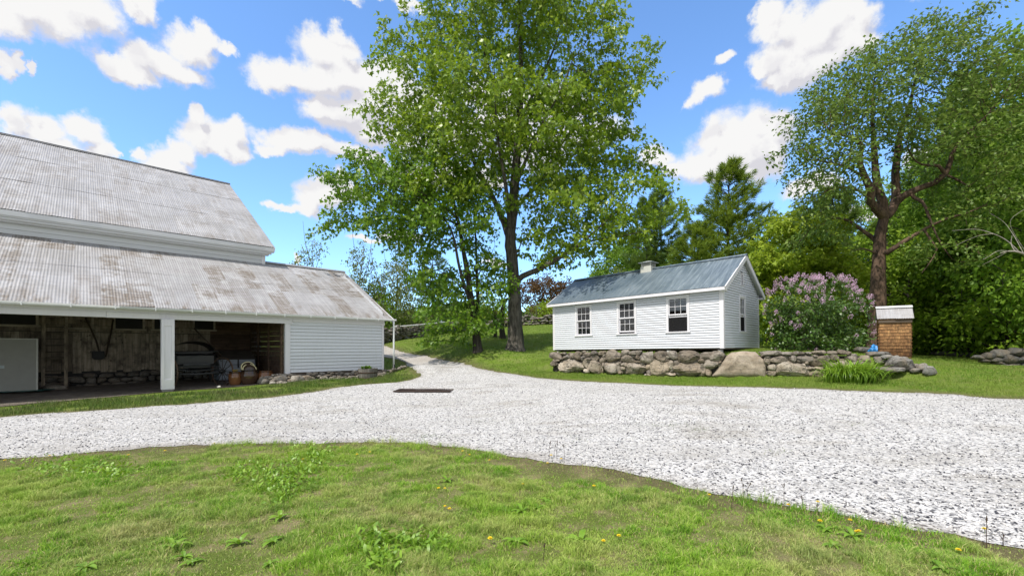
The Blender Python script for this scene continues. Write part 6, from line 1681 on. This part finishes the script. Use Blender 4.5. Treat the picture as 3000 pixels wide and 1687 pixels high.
shape_w = ['broad', 'slender', 'low', 'tall', 'leaning', 'bushy', 'rounded', 'ragged']
spots = [  # u, depth, proto, scale
 (2265,36,0,.9),(2320,40,3,.85),(2400,38,0,1.0),(2480,30,1,1.0),(2520,37,3,.9),(2600,33,0,1.0),(2660,30,1,1.0),(2690,31.5,2,1.2),(2735,32,0,1.0),(2760,30.5,2,1.25),(2800,30,1,1.15),(2840,28.5,2,1.25),(2880,27,0,.95),(2925,25.5,1,1.1),(2960,23.5,2,1.35),(3000,25,0,1.1),(3060,22,1,1.2),(2975,28,3,1.0),(2900,33,3,1.0),(2790,37,3,1.0),(2640,39,3,.95),(3090,26,3,1.0),(2705,35,1,1.2),(2560,29,2,1.1),(2620,29.5,2,1.2),(3130,20,0,1.0),(3200,24,3,1.0),(3020,21.5,2,1.1),(2190,46,0,.9),(2450,44,3,.9),(2850,40,3,1.15),(2740,44,3,1.1),(3000,36,3,1.15),(2940,30,0,1.25),(2930,27,3,1.25),(3010,26,3,1.35),(3090,24,3,1.3),(2860,31,3,1.15),(2700,40,3,1.2),(2330,34,1,1.0),(2250,33,1,.9)]
used = set()
lab_txt = {0: 'woodland tree', 1: 'bright green woodland tree', 2: 'low bright sapling', 3: 'tall dark woodland tree'}
spots.sort(key=lambda s_: s_[0])
order = {k: [s_ for s_ in spots if s_[2] == k] for k in range(4)}
words_ = ['first', 'second', 'third', 'fourth', 'fifth', 'sixth', 'seventh', 'eighth', 'ninth', 'tenth', 'eleventh', 'twelfth', 'thirteenth', 'fourteenth', 'fifteenth', 'sixteenth', 'seventeenth', 'eighteenth', 'nineteenth', 'twentieth']
for k, lst in order.items():
    for i, (u, Y, kk, s_) in enumerate(lst):
        b = at_ground(u, Y); lab = f'{lab_txt[k]}, {words_[i]} from the left of its kind behind the right lawn'
        a = random.uniform(0, 6.28); s3 = (s_*random.uniform(.9, 1.1), s_*random.uniform(.9, 1.1), s_*random.uniform(.94, 1.08))
        if k not in used:
            used.add(k); o = protos[k]; o.location = b; o.rotation_euler = (0, 0, a); o.scale = s3; o['label'] = lab
        else: dup(protos[k], b, a, s3, lab, WG)
# distant tree line
M_far = leaf_mat('distant_leaf', (.05,.085,.03), (.075,.115,.04), (.10,.14,.055), .3, .6, .1, .2)
rg = np.random.default_rng(5); n = 26000
ang = rg.uniform(-1.25, 1.25, n); rdist = rg.uniform(95, 150, n); X = np.sin(ang)*rdist; Y = np.cos(ang)*rdist
hm = 2.2+5.5*fbm(ang*9, ang*0, 4, 4)**1.3+np.where(ang > .28, 4.5, 0.0)
Z = terrain(X, Y)+rg.random(n)**.8*hm
V, m_, n = leaves_np(np.column_stack([X, Y, Z]), rg.normal(0, 1, (n, 3)), 1.7, KITE, rg, .2, .5)
tag(leaf_obj('far_woods', V, m_, n, M_far, None, KITE_T), 'hazy far off woods beyond the fields', 'woods', kind='stuff')
# ================================================================ GRASS AND LAWN PLANTS
FP = np.array([barn_pt(l, p, 0).xy[:] for l, p in ((-24,0.1),(0.05,0.1),(0.05,24),(-24,24))])
SP = np.array([tuple((CS+Matrix.Rotation(SH_RZ, 3, 'Z') @ Vector(q_)).xy) for q_ in ((-SL,0,0),(0,0,0),(0,SD,0),(-SL,SD,0))])
def blades(X, Y, h, w, seed, lean=.5, taper=True):
    g = np.random.default_rng(seed); n = len(X); Z = terrain(X, Y)-.004
    a = g.random(n)*2*PI; yaw = g.random(n)*2*PI; ln = lean*g.random(n)**.7*h
    s = np.column_stack([np.cos(yaw), np.sin(yaw), np.zeros(n)])*(w*.5)[:, None]
    d = np.column_stack([np.cos(a), np.sin(a), np.zeros(n)])
    b = np.column_stack([X, Y, Z]); mid = b+d*(ln*.35)[:, None]; mid[:, 2] += h*.6; tip = b+d*(ln*1.25)[:, None]; tip[:, 2] += h*np.sqrt(np.clip(1-(ln/(h+1e-6))**2*.35, .2, 1))
    V = np.stack([b-s, b+s, mid+s*.8, mid-s*.8, tip], 1).reshape(-1, 3)
    i = np.arange(n)[:, None]*5
    T = np.concatenate([i+np.array([[0,1,2]]), i+np.array([[0,2,3]]), i+np.array([[3,2,4]])], 0)
    return V, T
def grass_mat(name, cols, straw, trans=.3, patch=1.1):
    m = Mat(name); r = m.rnd(); p = m.pos()
    c = m.ramp(r, [(i/(len(cols)-1)*.86, c_) for i, c_ in enumerate(cols)]+[(.90, straw), (1.0, tuple(x*1.25 for x in straw))])
    big = m.noise(p, patch, 4, .6); b2 = m.noise(p, patch*.35, 3, .6)
    c = m.mix(m.ramp(big, [(.36, .6), (.58, 0.0)]), c, straw)
    c = m.mix(m.ramp(b2, [(.42, .0), (.62, .5)]), c, cols[-1])
    b3 = m.noise(p, patch*2.6, 3, .6); c = m.mix(m.ramp(b3, [(.52, .0), (.66, .4)]), c, cols[0])
    z = m.n('BsdfPrincipled', {'Base Color': c, 'Roughness': .55, 'Specular IOR Level': .25}); t = m.n('BsdfTranslucent', {'Color': c})
    return m.surface(m.n('MixShader', {0: trans, 1: z.outputs[0], 2: t.outputs[0]}).outputs[0])
M_grass = grass_mat('front_lawn_grass', [(.075,.23,.014), (.155,.36,.022), (.255,.48,.04), (.38,.55,.065)], (.56,.49,.25))
M_grass2 = grass_mat('far_lawn_grass', [(.075,.17,.014), (.12,.235,.020), (.165,.285,.030), (.205,.315,.04)], (.27,.28,.08), .3, .5)
# front lawn
n = 1650000
Yp = 2.0+6.8*rng.random(n)**1.25; Xp = (rng.random(n)*2-1)*(Yp*1.2+2.6)
Xp += (fbm(Xp*9, Yp*9, 60)-.5)*.10; Yp += (fbm(Xp*9+40, Yp*9, 61)-.5)*.10
ok = ~in_poly(Xp, Yp) & (Yp < 9.5); Xp, Yp = Xp[ok], Yp[ok]
dp = dist_poly(Xp, Yp)
cl = fbm(Xp*1.5, Yp*1.5, 62, 4); cl2 = fbm(Xp*6, Yp*6, 63, 3)
bare = sstep(.40, .58, cl*.75+cl2*.25+.12*sstep(0, 1.5, dp)-.07)
ok = rng.random(len(Xp)) < (.22+.78*bare)*(.55+.45*sstep(.02, .35, dp)); Xp, Yp, cl, cl2, dp, bare = [q_[ok] for q_ in (Xp, Yp, cl, cl2, dp, bare)]
ok = rng.random(len(Xp)) < .80; Xp, Yp, cl, cl2, dp, bare = [q_[ok] for q_ in (Xp, Yp, cl, cl2, dp, bare)]
h = (.020+.060*bare*sstep(.3,.75,cl2)*rng.uniform(.5, 1.2, len(Xp)))*(1+1.1*sstep(.22, .0, dp)*sstep(.42,.62,fbm(Xp*2.3, Yp*2.3, 66)))
V, T = blades(Xp, Yp, h, rng.uniform(.003, .0054, len(Xp)), 5, .95)
print('front grass', len(Xp))
tag(link('grass', np_mesh('grass', V, T), M_grass), kind='stuff')
# dry thatch lying flat
n = 52000; Yt = 2.0+6.5*rng.random(n)**1.3; Xt = (rng.random(n)*2-1)*(Yt*1.2+2.6); ok = ~in_poly(Xt, Yt) & (Yt < 9); Xt, Yt = Xt[ok], Yt[ok]
V, T = blades(Xt, Yt, np.full(len(Xt), .012), rng.uniform(.002, .004, len(Xt)), 6, 3.5)
m = Mat('dry_thatch'); M_th = m.principled(m.ramp(m.rnd(), [(0, (.16,.12,.065)), (.6, (.30,.24,.14)), (1, (.40,.34,.22))]), .9)
tag(link('dry_grass', np_mesh('dry_grass', V, T), M_th), kind='stuff')
# the strip before the barn, the verge under the wall, the far lawns
M_grass3 = grass_mat('barn_strip_grass', [(.022,.072,.010), (.048,.12,.014), (.085,.165,.022), (.14,.22,.035)], (.22,.20,.10), .3, 1.2)
def lawn_area(n, xr, yr, h0, h1, w, seed, dens=lambda X, Y, d: 1.0, mat=None, lean=.7):
    X = rng.uniform(xr[0], xr[1], n); Y = yr[0]+(yr[1]-yr[0])*rng.random(n)**1.2
    ok = ~in_poly(X, Y) & ~in_poly(X, Y, FP) & ~in_poly(X, Y, DFP) & (np.abs(X) < Y*1.25+1); X, Y = X[ok], Y[ok]
    s_ = (X-WL.x)*WD.x+(Y-WL.y)*WD.y; d_ = (X-WL.x)*WN.x+(Y-WL.y)*WN.y
    ok = ~((s_ > 0) & (s_ < 10.2) & (d_ > -.02) & (d_ < .6)) & ~(in_poly(X, Y, SP) & (d_ > 1.2)); X, Y = X[ok], Y[ok]
    d = dist_poly(X, Y); ok = rng.random(len(X)) < dens(X, Y, d)*(.4+.6*sstep(.0, .4, d)); X, Y = X[ok], Y[ok]
    hh_ = rng.uniform(h0, h1, len(X))*(.6+.8*fbm(X*2, Y*2, 70)); 
    return blades(X, Y, hh_, np.full(len(X), w)*rng.uniform(.7, 1.3, len(X)), seed, lean)
V1, T1 = lawn_area(110000, (-14, -3), (9, 21), .03, .15, .009, 11, lambda X, Y, d: (d < 2.6)*sstep(.30, .5, fbm(X*1.6, Y*1.6, 77))*sstep(.1, .5, dist_exact(X, Y, DFP)))
V2, T2 = lawn_area(150000, (-1, 17), (10, 20.5), .02, .085, .010, 12, lambda X, Y, d: sstep(.32, .6, fbm(X*1.4, Y*1.4, 73)+.25*sstep(.3, 1.2, d))*(.25+.75*sstep(.1, .8, d)))
V3, T3 = lawn_area(190000, (-12, 26), (17, 44), .03, .07, .022, 13, lambda X, Y, d: .9)
tag(link('grass', np_mesh('grass', np.concatenate([V2, V3]), np.concatenate([T2, T3+len(V2)])), M_grass2), kind='stuff')
tag(link('grass', np_mesh('grass', V1, T1), M_grass3), kind='stuff')

# tufts that have taken root in the drive
V4, F4, n4 = [], [], 0
for u, v, su, sv, k_ in ((1950,1248,70,10,240),(2050,1262,40,8,90),(1260,1283,60,7,160),(590,1290,50,8,120),(1700,1290,40,10,90),(2510,1245,30,8,60),(1420,1240,60,8,90),(2280,1330,30,10,60)):
    P4 = [ground(random.gauss(u, su*.55), random.gauss(v, sv*.55)) for _ in range(k_)]
    X4 = np.array([p_.x for p_ in P4]); Y4 = np.array([p_.y for p_ in P4]); ok = in_poly(X4, Y4); X4, Y4 = X4[ok], Y4[ok]
    if len(X4) == 0: continue
    v_, t_ = blades(X4, Y4, rng.uniform(.03, .065, len(X4)), rng.uniform(.006, .011, len(X4)), 90, 1.2); V4.append(v_); F4.append(t_+n4); n4 += len(v_)
tag(link('drive_weeds', np_mesh('drive_weeds', np.concatenate(V4), np.concatenate(F4)), M_grass3), kind='stuff')

# dandelions
M_dan = simple('dandelion_yellow', (.80, .60, .01), .6, 0, .12, 60); M_stem = simple('dandelion_stem', (.12, .17, .03), .6)
def dandelion(seed):
    rr_ = random.Random(seed); t = thing('dandelion', 'x', 'flower'); h = rr_.uniform(.045, .075)
    mb = MB(); mb.tube([(0,0,0), (.004,.002,h*.5), (.006,0,h)], .0022, 5); mb.obj('stem', M_stem, t)
    mb = MB()
    for ring, (n_, L_, el) in enumerate(((16, .024, .12), (14, .019, .5), (10, .012, .95))):
        for k in range(n_):
            a = 2*PI*(k+.5*ring)/n_+rr_.uniform(-.1, .1); d = Vector((math.cos(a)*math.cos(el), math.sin(a)*math.cos(el), math.sin(el))); s = Vector((-math.sin(a), math.cos(a), 0))*.0036
            b = Vector((.006, 0, h+ring*.002)); mb.add([b-s*.4, b+s*.4, b+d*L_+s, b+d*L_*1.08, b+d*L_-s], [(0,1,2,3,4)])
    mb.obj('flower_head', M_dan, t); return t
dz = [(25,187),(252,157),(832,132),(1078,97),(648,160),(1523,174),(1713,113),(1797,157),(1862,138),(2328,140),(2361,152),(2462,183),(2207,332),(2237,322),(2238,420),(2262,430),(2469,597)]
dpix = [(x*.5823, 1250+y*.5823) for x, y in dz]
dz2 = [(180,194),(197,165),(248,176),(57,302),(412,323),(993,362),(1388,408),(1537,402),(1553,495),(1700,494),(1732,548),(1746,553),(462,594),(540,577),(2250,645),(2377,545)]
dpix += [(1500+x*.5823, 1250+y*.5823) for x, y in dz2]
dpix.sort()
pd = [dandelion(s_) for s_ in range(4)]
ordn = ['first','second','third','fourth','fifth','sixth','seventh','eighth','ninth','tenth','eleventh','twelfth','thirteenth','fourteenth','fifteenth','sixteenth','seventeenth','eighteenth','nineteenth','twentieth']
ordn += ['twenty-'+o_ for o_ in ordn[:9]] + ['thirtieth']
edge_, open_ = [], []
for u, v in dpix:
    g_ = ground(u, v); d = float(dist_poly(np.array([g_.x]), np.array([g_.y]))[0]); (edge_ if d < .75 else open_).append((u, v, g_))
k = 0
for lst, where in ((edge_, 'along the gravel edge of the front lawn'), (open_, 'out in the open front lawn away from the gravel')):
    for i, (u, v, g_) in enumerate(lst):
        lab = f'yellow dandelion, {ordn[i]} from the left {where}'
        if k < 4: o = pd[k]; o['label'] = lab; o['group'] = 'dandelions in the front lawn'; o.location = g_; o.rotation_euler = (0, 0, random.uniform(0, 6)); o.scale = (.75,)*3
        else: o = dup(pd[k % 4], g_, random.uniform(0, 6), random.uniform(.6, .85), lab, 'dandelions in the front lawn')
        k += 1
# broad leaved weeds
M_weed = leaf_mat('plantain_leaf', (.115,.235,.016), (.19,.34,.025), (.28,.44,.05), .28, .42, 2, .5)
def rosette(seed, n=9, L0=.13, lift=.7):
    rr_ = random.Random(seed); t = thing('broadleaf_weed', 'x', 'weed'); mb = MB()
    for k in range(n):
        a = 2*PI*k/n+rr_.uniform(-.3, .3); L_ = L0*rr_.uniform(.6, 1.15); w = L_*rr_.uniform(.10, .15); th = rr_.uniform(.35, 1.1)*lift+.25
        d = Vector((math.cos(a), math.sin(a), 0)); s = Vector((-math.sin(a), math.cos(a), 0)); p = Vector((0, 0, .004)); vs = []
        for j in range(6):
            f = j/5; ww_ = w*(.22+1.0*math.sin(PI*min(1, f**.9))**.8) if j < 5 else .002
            z_ = Vector((0, 0, ww_*.35)); vs += [p-s*ww_+z_, p.copy(), p+s*ww_+z_]; p = p+(d*math.cos(th)+Vector((0, 0, 1))*math.sin(th))*(L_/5); th -= .28
        fs = []
        for j in range(5): b = 3*j; fs += [(b, b+1, b+4, b+3), (b+1, b+2, b+5, b+4)]
        mb.add(vs, fs)
    mb.obj('leaves', M_weed, t); return t
protos_w = [rosette(1), rosette(2, 7, .16, .9), rosette(3, 11, .11, .6)]
wpix = [(1095*.998+0,1600),(1150,1620),(1180,1585),(1260,1605),(1075,1660),(1300,1640),(508,1605),(540,1635),(700,1595),(800,1590),(790,1655),(970,1540),(560,1652),(820,1520),(1140,1390),(1310,1410),(1575,1490),(1530,1500),(1600,1470),(1700,1590),(1510,1590),(2440,1600),(2500,1575),(2870,1650),(2760,1670),(2420,1555),(250,1665),(1480,1500)]
wpix.sort()
for i, (u, v) in enumerate(wpix):
    g_ = ground(u, v); lab = f'broad leaved green weed, number {i+1}' 
    front = v > 1560
    grp = [p_ for p_ in wpix if (p_[1] > 1560) == front]; j = grp.index((u, v))
    wd_ = ordn[j] if j < 20 else f'{j+1}th'
    lab = f'broad leaved weed rosette, {wd_} from the left ' + ('near the bottom edge of the front lawn' if front else 'in the middle of the front lawn')
    if i < 3: o = protos_w[i]; o['label'] = lab; o['group'] = 'broad leaved weeds in the front lawn'; o.location = g_; o.scale = (.85,)*3
    else: dup(protos_w[i % 3], g_, random.uniform(0, 6), random.uniform(.6, .95), lab, 'broad leaved weeds in the front lawn')
# patch of clover-like ground cover
C = []
for cu, cv, su, sv, n_ in ((880,1370,60,55,420),(820,1430,50,45,300),(760,1385,70,30,240),(930,1340,50,30,240),(200,1375,120,25,260),(330,1385,80,20,160),(1110,1590,70,35,200),(1240,1600,60,25,160),(1120,1650,50,25,140),(700,1400,50,25,120)):
    for _ in range(int(n_*1.0)):
        u = random.gauss(cu, su*.6); v = random.gauss(cv, sv*.6)
        if not (1300 < v < 1690): continue
        C.append(ground(u, v))
C = np.array([tuple(c_) for c_ in C]); ok = ~in_poly(C[:, 0], C[:, 1]); C = C[ok]; C[:, 2] += rng.uniform(.015, .05, len(C))
rg = np.random.default_rng(9); D = rg.normal(0, 1, C.shape); D[:, 2] = np.abs(D[:, 2])*.2
V, m_, n = leaves_np(C, D/np.linalg.norm(D, axis=1, keepdims=True), .06, [(0,0,0), (.3,-.16,.05), (.75,-.16,.03), (1,0,-.05), (.75,.16,.03), (.3,.15,.05)], rg, -.45, 1.0)
tag(leaf_obj('lawn_weeds', V, m_, n, M_weed, None, [(0,1,5), (1,2,5), (2,4,5), (2,3,4)]), kind='stuff')
# dry seed stalks standing at the gravel edge
M_stalk = simple('dry_seed_stalk', (.055, .035, .022), .9)
st = [(1610,1345,1290),(1632,1352,1288),(1655,1350,1300),(1622,1345,1300),(1780,1397,1375),(2143,1490,1420),(2178,1455,1400),(2190,1458,1412),(2297,1480,1412),(2350,1490,1450),(2890,1615,1510),(2940,1600,1565),(1590,1660,1588),(2395,1500,1480)]
st.sort()
for i, (u, vb, vt_) in enumerate(st):
    g_ = ground(u, vb); hgt = (vb-vt_)/F*g_.y; rr_ = random.Random(i); pts = [Vector((0,0,0)), Vector((rr_.uniform(-.01,.01), 0, hgt*.5)), Vector((rr_.uniform(-.03,.03), rr_.uniform(-.02,.02), hgt))]
    mb = MB(); mb.tube(pts, [.0028,.0024,.0018], 5)
    mb.tube([pts[1].lerp(pts[2], .62), pts[1].lerp(pts[2], .8), pts[2]], [.003, .0062, .002], 5)
    for q_ in range(2): a = pts[1].lerp(pts[2], rr_.random()*.6); mb.tube([a, a+Vector((rr_.uniform(-.03,.03), rr_.uniform(-.02,.02), .04))], .0018, 4)
    tag(mb.obj('seed_stalk', M_stalk, None, False, g_), f'thin dark dry seed stalk, {ordn[i]} from the left of those in the front lawn', 'stalk', 'dry seed stalks in the front lawn')
# ================================================================ SKY, SUN, CAMERA
SUN_EL, SUN_AZ = R(56), math.atan2(-.66, -.75)       # direction to the sun: behind the camera's left shoulder
sdir = Vector((math.sin(SUN_AZ)*math.cos(SUN_EL), math.cos(SUN_AZ)*math.cos(SUN_EL), math.sin(SUN_EL)))
w = bpy.data.worlds.new('World'); sc.world = w; w.use_nodes = True; nt = w.node_tree; nt.nodes.clear()
def nn(t, typ, ins=None, **pr):
    nd = t.nodes.new('ShaderNode'+typ)
    for k, v in pr.items(): setattr(nd, k, v)
    for k, v in (ins or {}).items():
        if isinstance(v, bpy.types.NodeSocket): t.links.new(v, nd.inputs[k])
        else: nd.inputs[k].default_value = v
    return nd
def azel(u, v):
    a = math.atan2(u-CU, F); return a, math.atan2((CV-v), math.hypot(F, u-CU))
clouds = [  # photo position read at 2576 px: u, v, half width, half height
 (90,20,150,62),(220,25,110,58),(20,50,90,45),(362,18,42,42),(330,-25,60,40),
 (310,165,82,34),(390,140,85,45),(470,110,75,44),(515,88,34,34),(565,105,28,16),(440,165,90,26),
 (18,165,30,38),(55,150,26,24),(98,168,14,16),
 (35,312,52,48),(110,335,62,50),(210,330,64,44),(150,390,110,40),(250,375,40,36),(285,388,14,14),
 (498,278,32,28),(500,325,62,42),(560,335,70,52),(610,325,40,42),(600,370,50,26),(540,365,70,26),(420,395,52,42),(395,425,60,30),(345,385,22,18),(450,365,40,30),
 (735,352,78,34),(790,368,60,28),(690,372,40,18),(855,392,60,28),(905,385,60,24),
 (800,128,72,44),(860,110,36,30),(720,185,92,34),(800,195,110,52),(880,180,80,50),(850,285,92,48),(960,270,110,60),(930,330,90,30),(800,270,40,36),(980,215,90,60),
 (775,495,42,44),(820,478,50,34),(715,524,30,12),(760,525,50,16),(860,470,40,34),
 (860,6,56,14),(990,6,70,16),
 (1070,270,100,60),(1170,330,90,50),(1290,290,110,60),(1400,260,90,60),(1050,430,110,40),(1180,440,90,40),(1340,380,110,50),(1480,330,90,40),(1100,350,110,45),(1230,240,80,40),
 (1960,60,70,58),(2050,90,100,84),(2130,90,60,74),(2150,120,48,48),(1990,185,90,40),(1950,205,48,30),(1930,30,38,38),(2060,160,100,50),(2110,30,36,32),
 (1832,150,20,18),(1908,180,22,20),(1787,232,52,28),(1740,248,28,14),
 (1880,355,90,60),(1820,390,90,48),(1950,370,52,50),(1790,345,38,34),(1900,310,46,34),(1945,315,30,28),(1740,415,60,26),(1650,400,48,30),(1620,385,40,24),(1850,435,120,26),(1690,425,50,22),
 (737,642,15,11),(1010,590,50,14),(930,603,50,10),(1240,660,40,12),
 (2370,380,80,30),(2330,555,90,36),(2290,610,80,30),(2440,440,60,40),(2060,455,70,22),(1990,470,50,18),(2200,520,90,30),
 (2060,70,125,78),(1860,372,140,82),(1760,412,105,46),(1935,335,66,60),(1945,150,58,58),(1880,350,118,72),(1783,234,62,34),(2150,60,60,60),(680,-80,120,40),(1500,-120,150,60),(2400,-100,130,60),(2700,150,120,70),(-200,200,130,70),(-260,400,120,60)]
grp = bpy.data.node_groups.new('CloudDensity', 'ShaderNodeTree')
grp.interface.new_socket('Vector', in_out='INPUT', socket_type='NodeSocketVector'); grp.interface.new_socket('Density', in_out='OUTPUT', socket_type='NodeSocketFloat')
gi = grp.nodes.new('NodeGroupInput'); go = grp.nodes.new('NodeGroupOutput')
p_in = gi.outputs[0]
n1 = nn(grp, 'TexNoise', {'Vector': p_in, 'Scale': 8.0, 'Detail': 8.0, 'Roughness': .62})
wv = nn(grp, 'VectorMath', {0: n1.outputs['Color'], 1: (.5, .5, .5)}, operation='SUBTRACT')
ws = nn(grp, 'VectorMath', {0: wv.outputs[0], 1: (.13, .10, 0)}, operation='MULTIPLY')
pw = nn(grp, 'VectorMath', {0: p_in, 1: ws.outputs[0]}, operation='ADD').outputs[0]
acc = None
for u, v, ru, rv in clouds:
    u, v, ru, rv = u*K, v*K, ru*K, rv*K
    a, e = azel(u, v); a2, e2 = azel(u+ru, v); a3, e3 = azel(u, v-rv)
    s_ = nn(grp, 'VectorMath', {0: pw, 1: (a, e, 0)}, operation='SUBTRACT').outputs[0]
    s_ = nn(grp, 'VectorMath', {0: s_, 1: (1/abs(a2-a), 1/abs(e3-e), 0)}, operation='MULTIPLY').outputs[0]
    L_ = nn(grp, 'VectorMath', {0: s_}, operation='LENGTH').outputs['Value']
    acc = L_ if acc is None else nn(grp, 'Math', {0: acc, 1: L_, 2: .35}, operation='SMOOTH_MIN').outputs[0]
d0_ = nn(grp, 'Math', {0: 1.22, 1: acc}, operation='SUBTRACT').outputs[0]
d0_ = nn(grp, 'Math', {0: d0_, 1: -1.2}, operation='MAXIMUM').outputs[0]
bil = nn(grp, 'TexVoronoi', {'Vector': pw, 'Scale': 22.0, 'Smoothness': .5}, feature='SMOOTH_F1').outputs['Distance']
n2 = nn(grp, 'TexNoise', {'Vector': p_in, 'Scale': 26.0, 'Detail': 7.0, 'Roughness': .62}).outputs['Fac']
n3 = nn(grp, 'Math', {0: nn(grp, 'Math', {0: n2, 1: .5}, operation='SUBTRACT').outputs[0], 1: .85}, operation='MULTIPLY').outputs[0]
n4 = nn(grp, 'Math', {0: nn(grp, 'Math', {0: .42, 1: bil}, operation='SUBTRACT').outputs[0], 1: .35}, operation='MULTIPLY').outputs[0]
dd = nn(grp, 'Math', {0: d0_, 1: n3}, operation='ADD').outputs[0]; dd = nn(grp, 'Math', {0: dd, 1: n4}, operation='ADD').outputs[0]
grp.links.new(dd, go.inputs[0])
tc = nn(nt, 'TexCoord').outputs['Generated']; nv = nn(nt, 'VectorMath', {0: tc}, operation='NORMALIZE').outputs[0]
sp = nn(nt, 'SeparateXYZ', {0: nv}); az = nn(nt, 'Math', {0: sp.outputs[0], 1: sp.outputs[1]}, operation='ARCTAN2').outputs[0]; el = nn(nt, 'Math', {0: sp.outputs[2]}, operation='ARCSINE').outputs[0]
ae = nn(nt, 'CombineXYZ', {0: az, 1: el, 2: 0.0}).outputs[0]
def dens(off):
    v_ = nn(nt, 'VectorMath', {0: ae, 1: off}, operation='ADD').outputs[0]; g_ = nt.nodes.new('ShaderNodeGroup'); g_.node_tree = grp; nt.links.new(v_, g_.inputs[0]); return g_.outputs[0]
dA_ = dens((0, 0, 0)); dB_ = dens((-.014, .024, 0)); dC_ = dens((-.01, .075, 0))
# unseen broken cloud added overhead and behind to keep the sky's fill light neutral
wn_ = nn(nt, 'TexNoise', {'Vector': nv, 'Scale': 2.6, 'Detail': 5.0, 'Roughness': .58}).outputs['Fac']
cov = nn(nt, 'MapRange', {0: wn_, 1: .36, 2: .50}, interpolation_type='SMOOTHSTEP').outputs[0]
hi = nn(nt, 'MapRange', {0: el, 1: .80, 2: .95}).outputs[0]; sd_ = nn(nt, 'MapRange', {0: nn(nt, 'Math', {0: az}, operation='ABSOLUTE').outputs[0], 1: 1.15, 2: 1.40}).outputs[0]
rest = nn(nt, 'Math', {0: nn(nt, 'Math', {0: hi, 1: sd_}, operation='MAXIMUM').outputs[0], 1: cov}, operation='MULTIPLY').outputs[0]
al0 = nn(nt, 'MapRange', {0: dA_, 1: -.08, 2: .52}, interpolation_type='SMOOTHSTEP').outputs[0]
al = nn(nt, 'Math', {0: al0, 1: rest}, operation='MAXIMUM').outputs[0]
dif = nn(nt, 'Math', {0: dA_, 1: dB_}, operation='SUBTRACT').outputs[0]
lit = nn(nt, 'MapRange', {0: dif, 1: -.50, 2: .18}).outputs[0]
thick = nn(nt, 'MapRange', {0: nn(nt, 'Math', {0: dC_, 1: nn(nt, 'Math', {0: dA_, 1: .45}, operation='MULTIPLY').outputs[0]}, operation='SUBTRACT').outputs[0], 1: -.15, 2: .55}).outputs[0]
lit2 = nn(nt, 'Math', {0: lit, 1: nn(nt, 'Math', {0: thick, 1: .62}, operation='MULTIPLY').outputs[0]}, operation='SUBTRACT').outputs[0]
cr = nn(nt, 'ValToRGB', {0: lit2}); cr.color_ramp.elements[0].position = .0; cr.color_ramp.elements[0].color = (.72, .712, .765, 1); cr.color_ramp.elements[1].position = .80; cr.color_ramp.elements[1].color = (.96, .955, .95, 1)
e_ = cr.color_ramp.elements.new(.42); e_.color = (.88, .872, .89, 1)
sky = nn(nt, 'TexSky', sky_type='NISHITA', sun_disc=False, sun_elevation=SUN_EL, sun_rotation=SUN_AZ, altitude=200.0, air_density=1.0, dust_density=.35, ozone_density=3.2)
hs = nn(nt, 'HueSaturation', {'Saturation': 1.02, 'Value': 1.0, 'Color': sky.outputs[0]})
tint = nn(nt, 'Mix', data_type='RGBA', blend_type='MULTIPLY'); tint.inputs[0].default_value = 1; nt.links.new(hs.outputs[0], tint.inputs[6]); tint.inputs[7].default_value = (1.58, 1.86, 2.08, 1)
bg1 = nn(nt, 'Background', {'Color': tint.outputs[2], 'Strength': .15}); bg2 = nn(nt, 'Background', {'Color': cr.outputs[0], 'Strength': .98})
ho = nn(nt, 'MapRange', {0: el, 1: .0, 2: .06}).outputs[0]; al2 = nn(nt, 'Math', {0: al, 1: ho}, operation='MULTIPLY').outputs[0]
mx = nn(nt, 'MixShader', {0: al2, 1: bg1.outputs[0], 2: bg2.outputs[0]}); out = nn(nt, 'OutputWorld', {0: mx.outputs[0]})
w.cycles.sampling_method = 'MANUAL'; w.cycles.sample_map_resolution = 512

L = bpy.data.lights.new('Sun', 'SUN'); L.energy = 5.0; L.angle = R(.6); L.color = (1, .945, .85)
so = bpy.data.objects.new('Sun', L); COL.objects.link(so); so.rotation_euler = (-sdir).to_track_quat('-Z', 'Y').to_euler(); so.location = (0, 0, 40)
cd = bpy.data.cameras.new('Camera'); cam = bpy.data.objects.new('Camera', cd); COL.objects.link(cam)
cam.location = (0, 0, H); cam.rotation_euler = (PI/2, 0, 0); cd.sensor_width = 36; cd.sensor_fit = 'HORIZONTAL'; cd.lens = 36*F/3000; cd.shift_y = (CV-843.5)/3000; cd.clip_end = 2000; cd.clip_start = .05
sc.camera = cam
sc.view_settings.view_transform = 'Standard'; sc.view_settings.look = 'None'; sc.view_settings.exposure = 0; sc.view_settings.gamma = 1
sc.render.engine = 'CYCLES'; sc.cycles.use_denoising = True; sc.cycles.max_bounces = 6; sc.cycles.diffuse_bounces = 3; sc.cycles.transparent_max_bounces = 12; sc.cycles.use_adaptive_sampling = True; sc.cycles.adaptive_threshold = .015
sc.cycles.caustics_reflective = False; sc.cycles.caustics_refractive = False
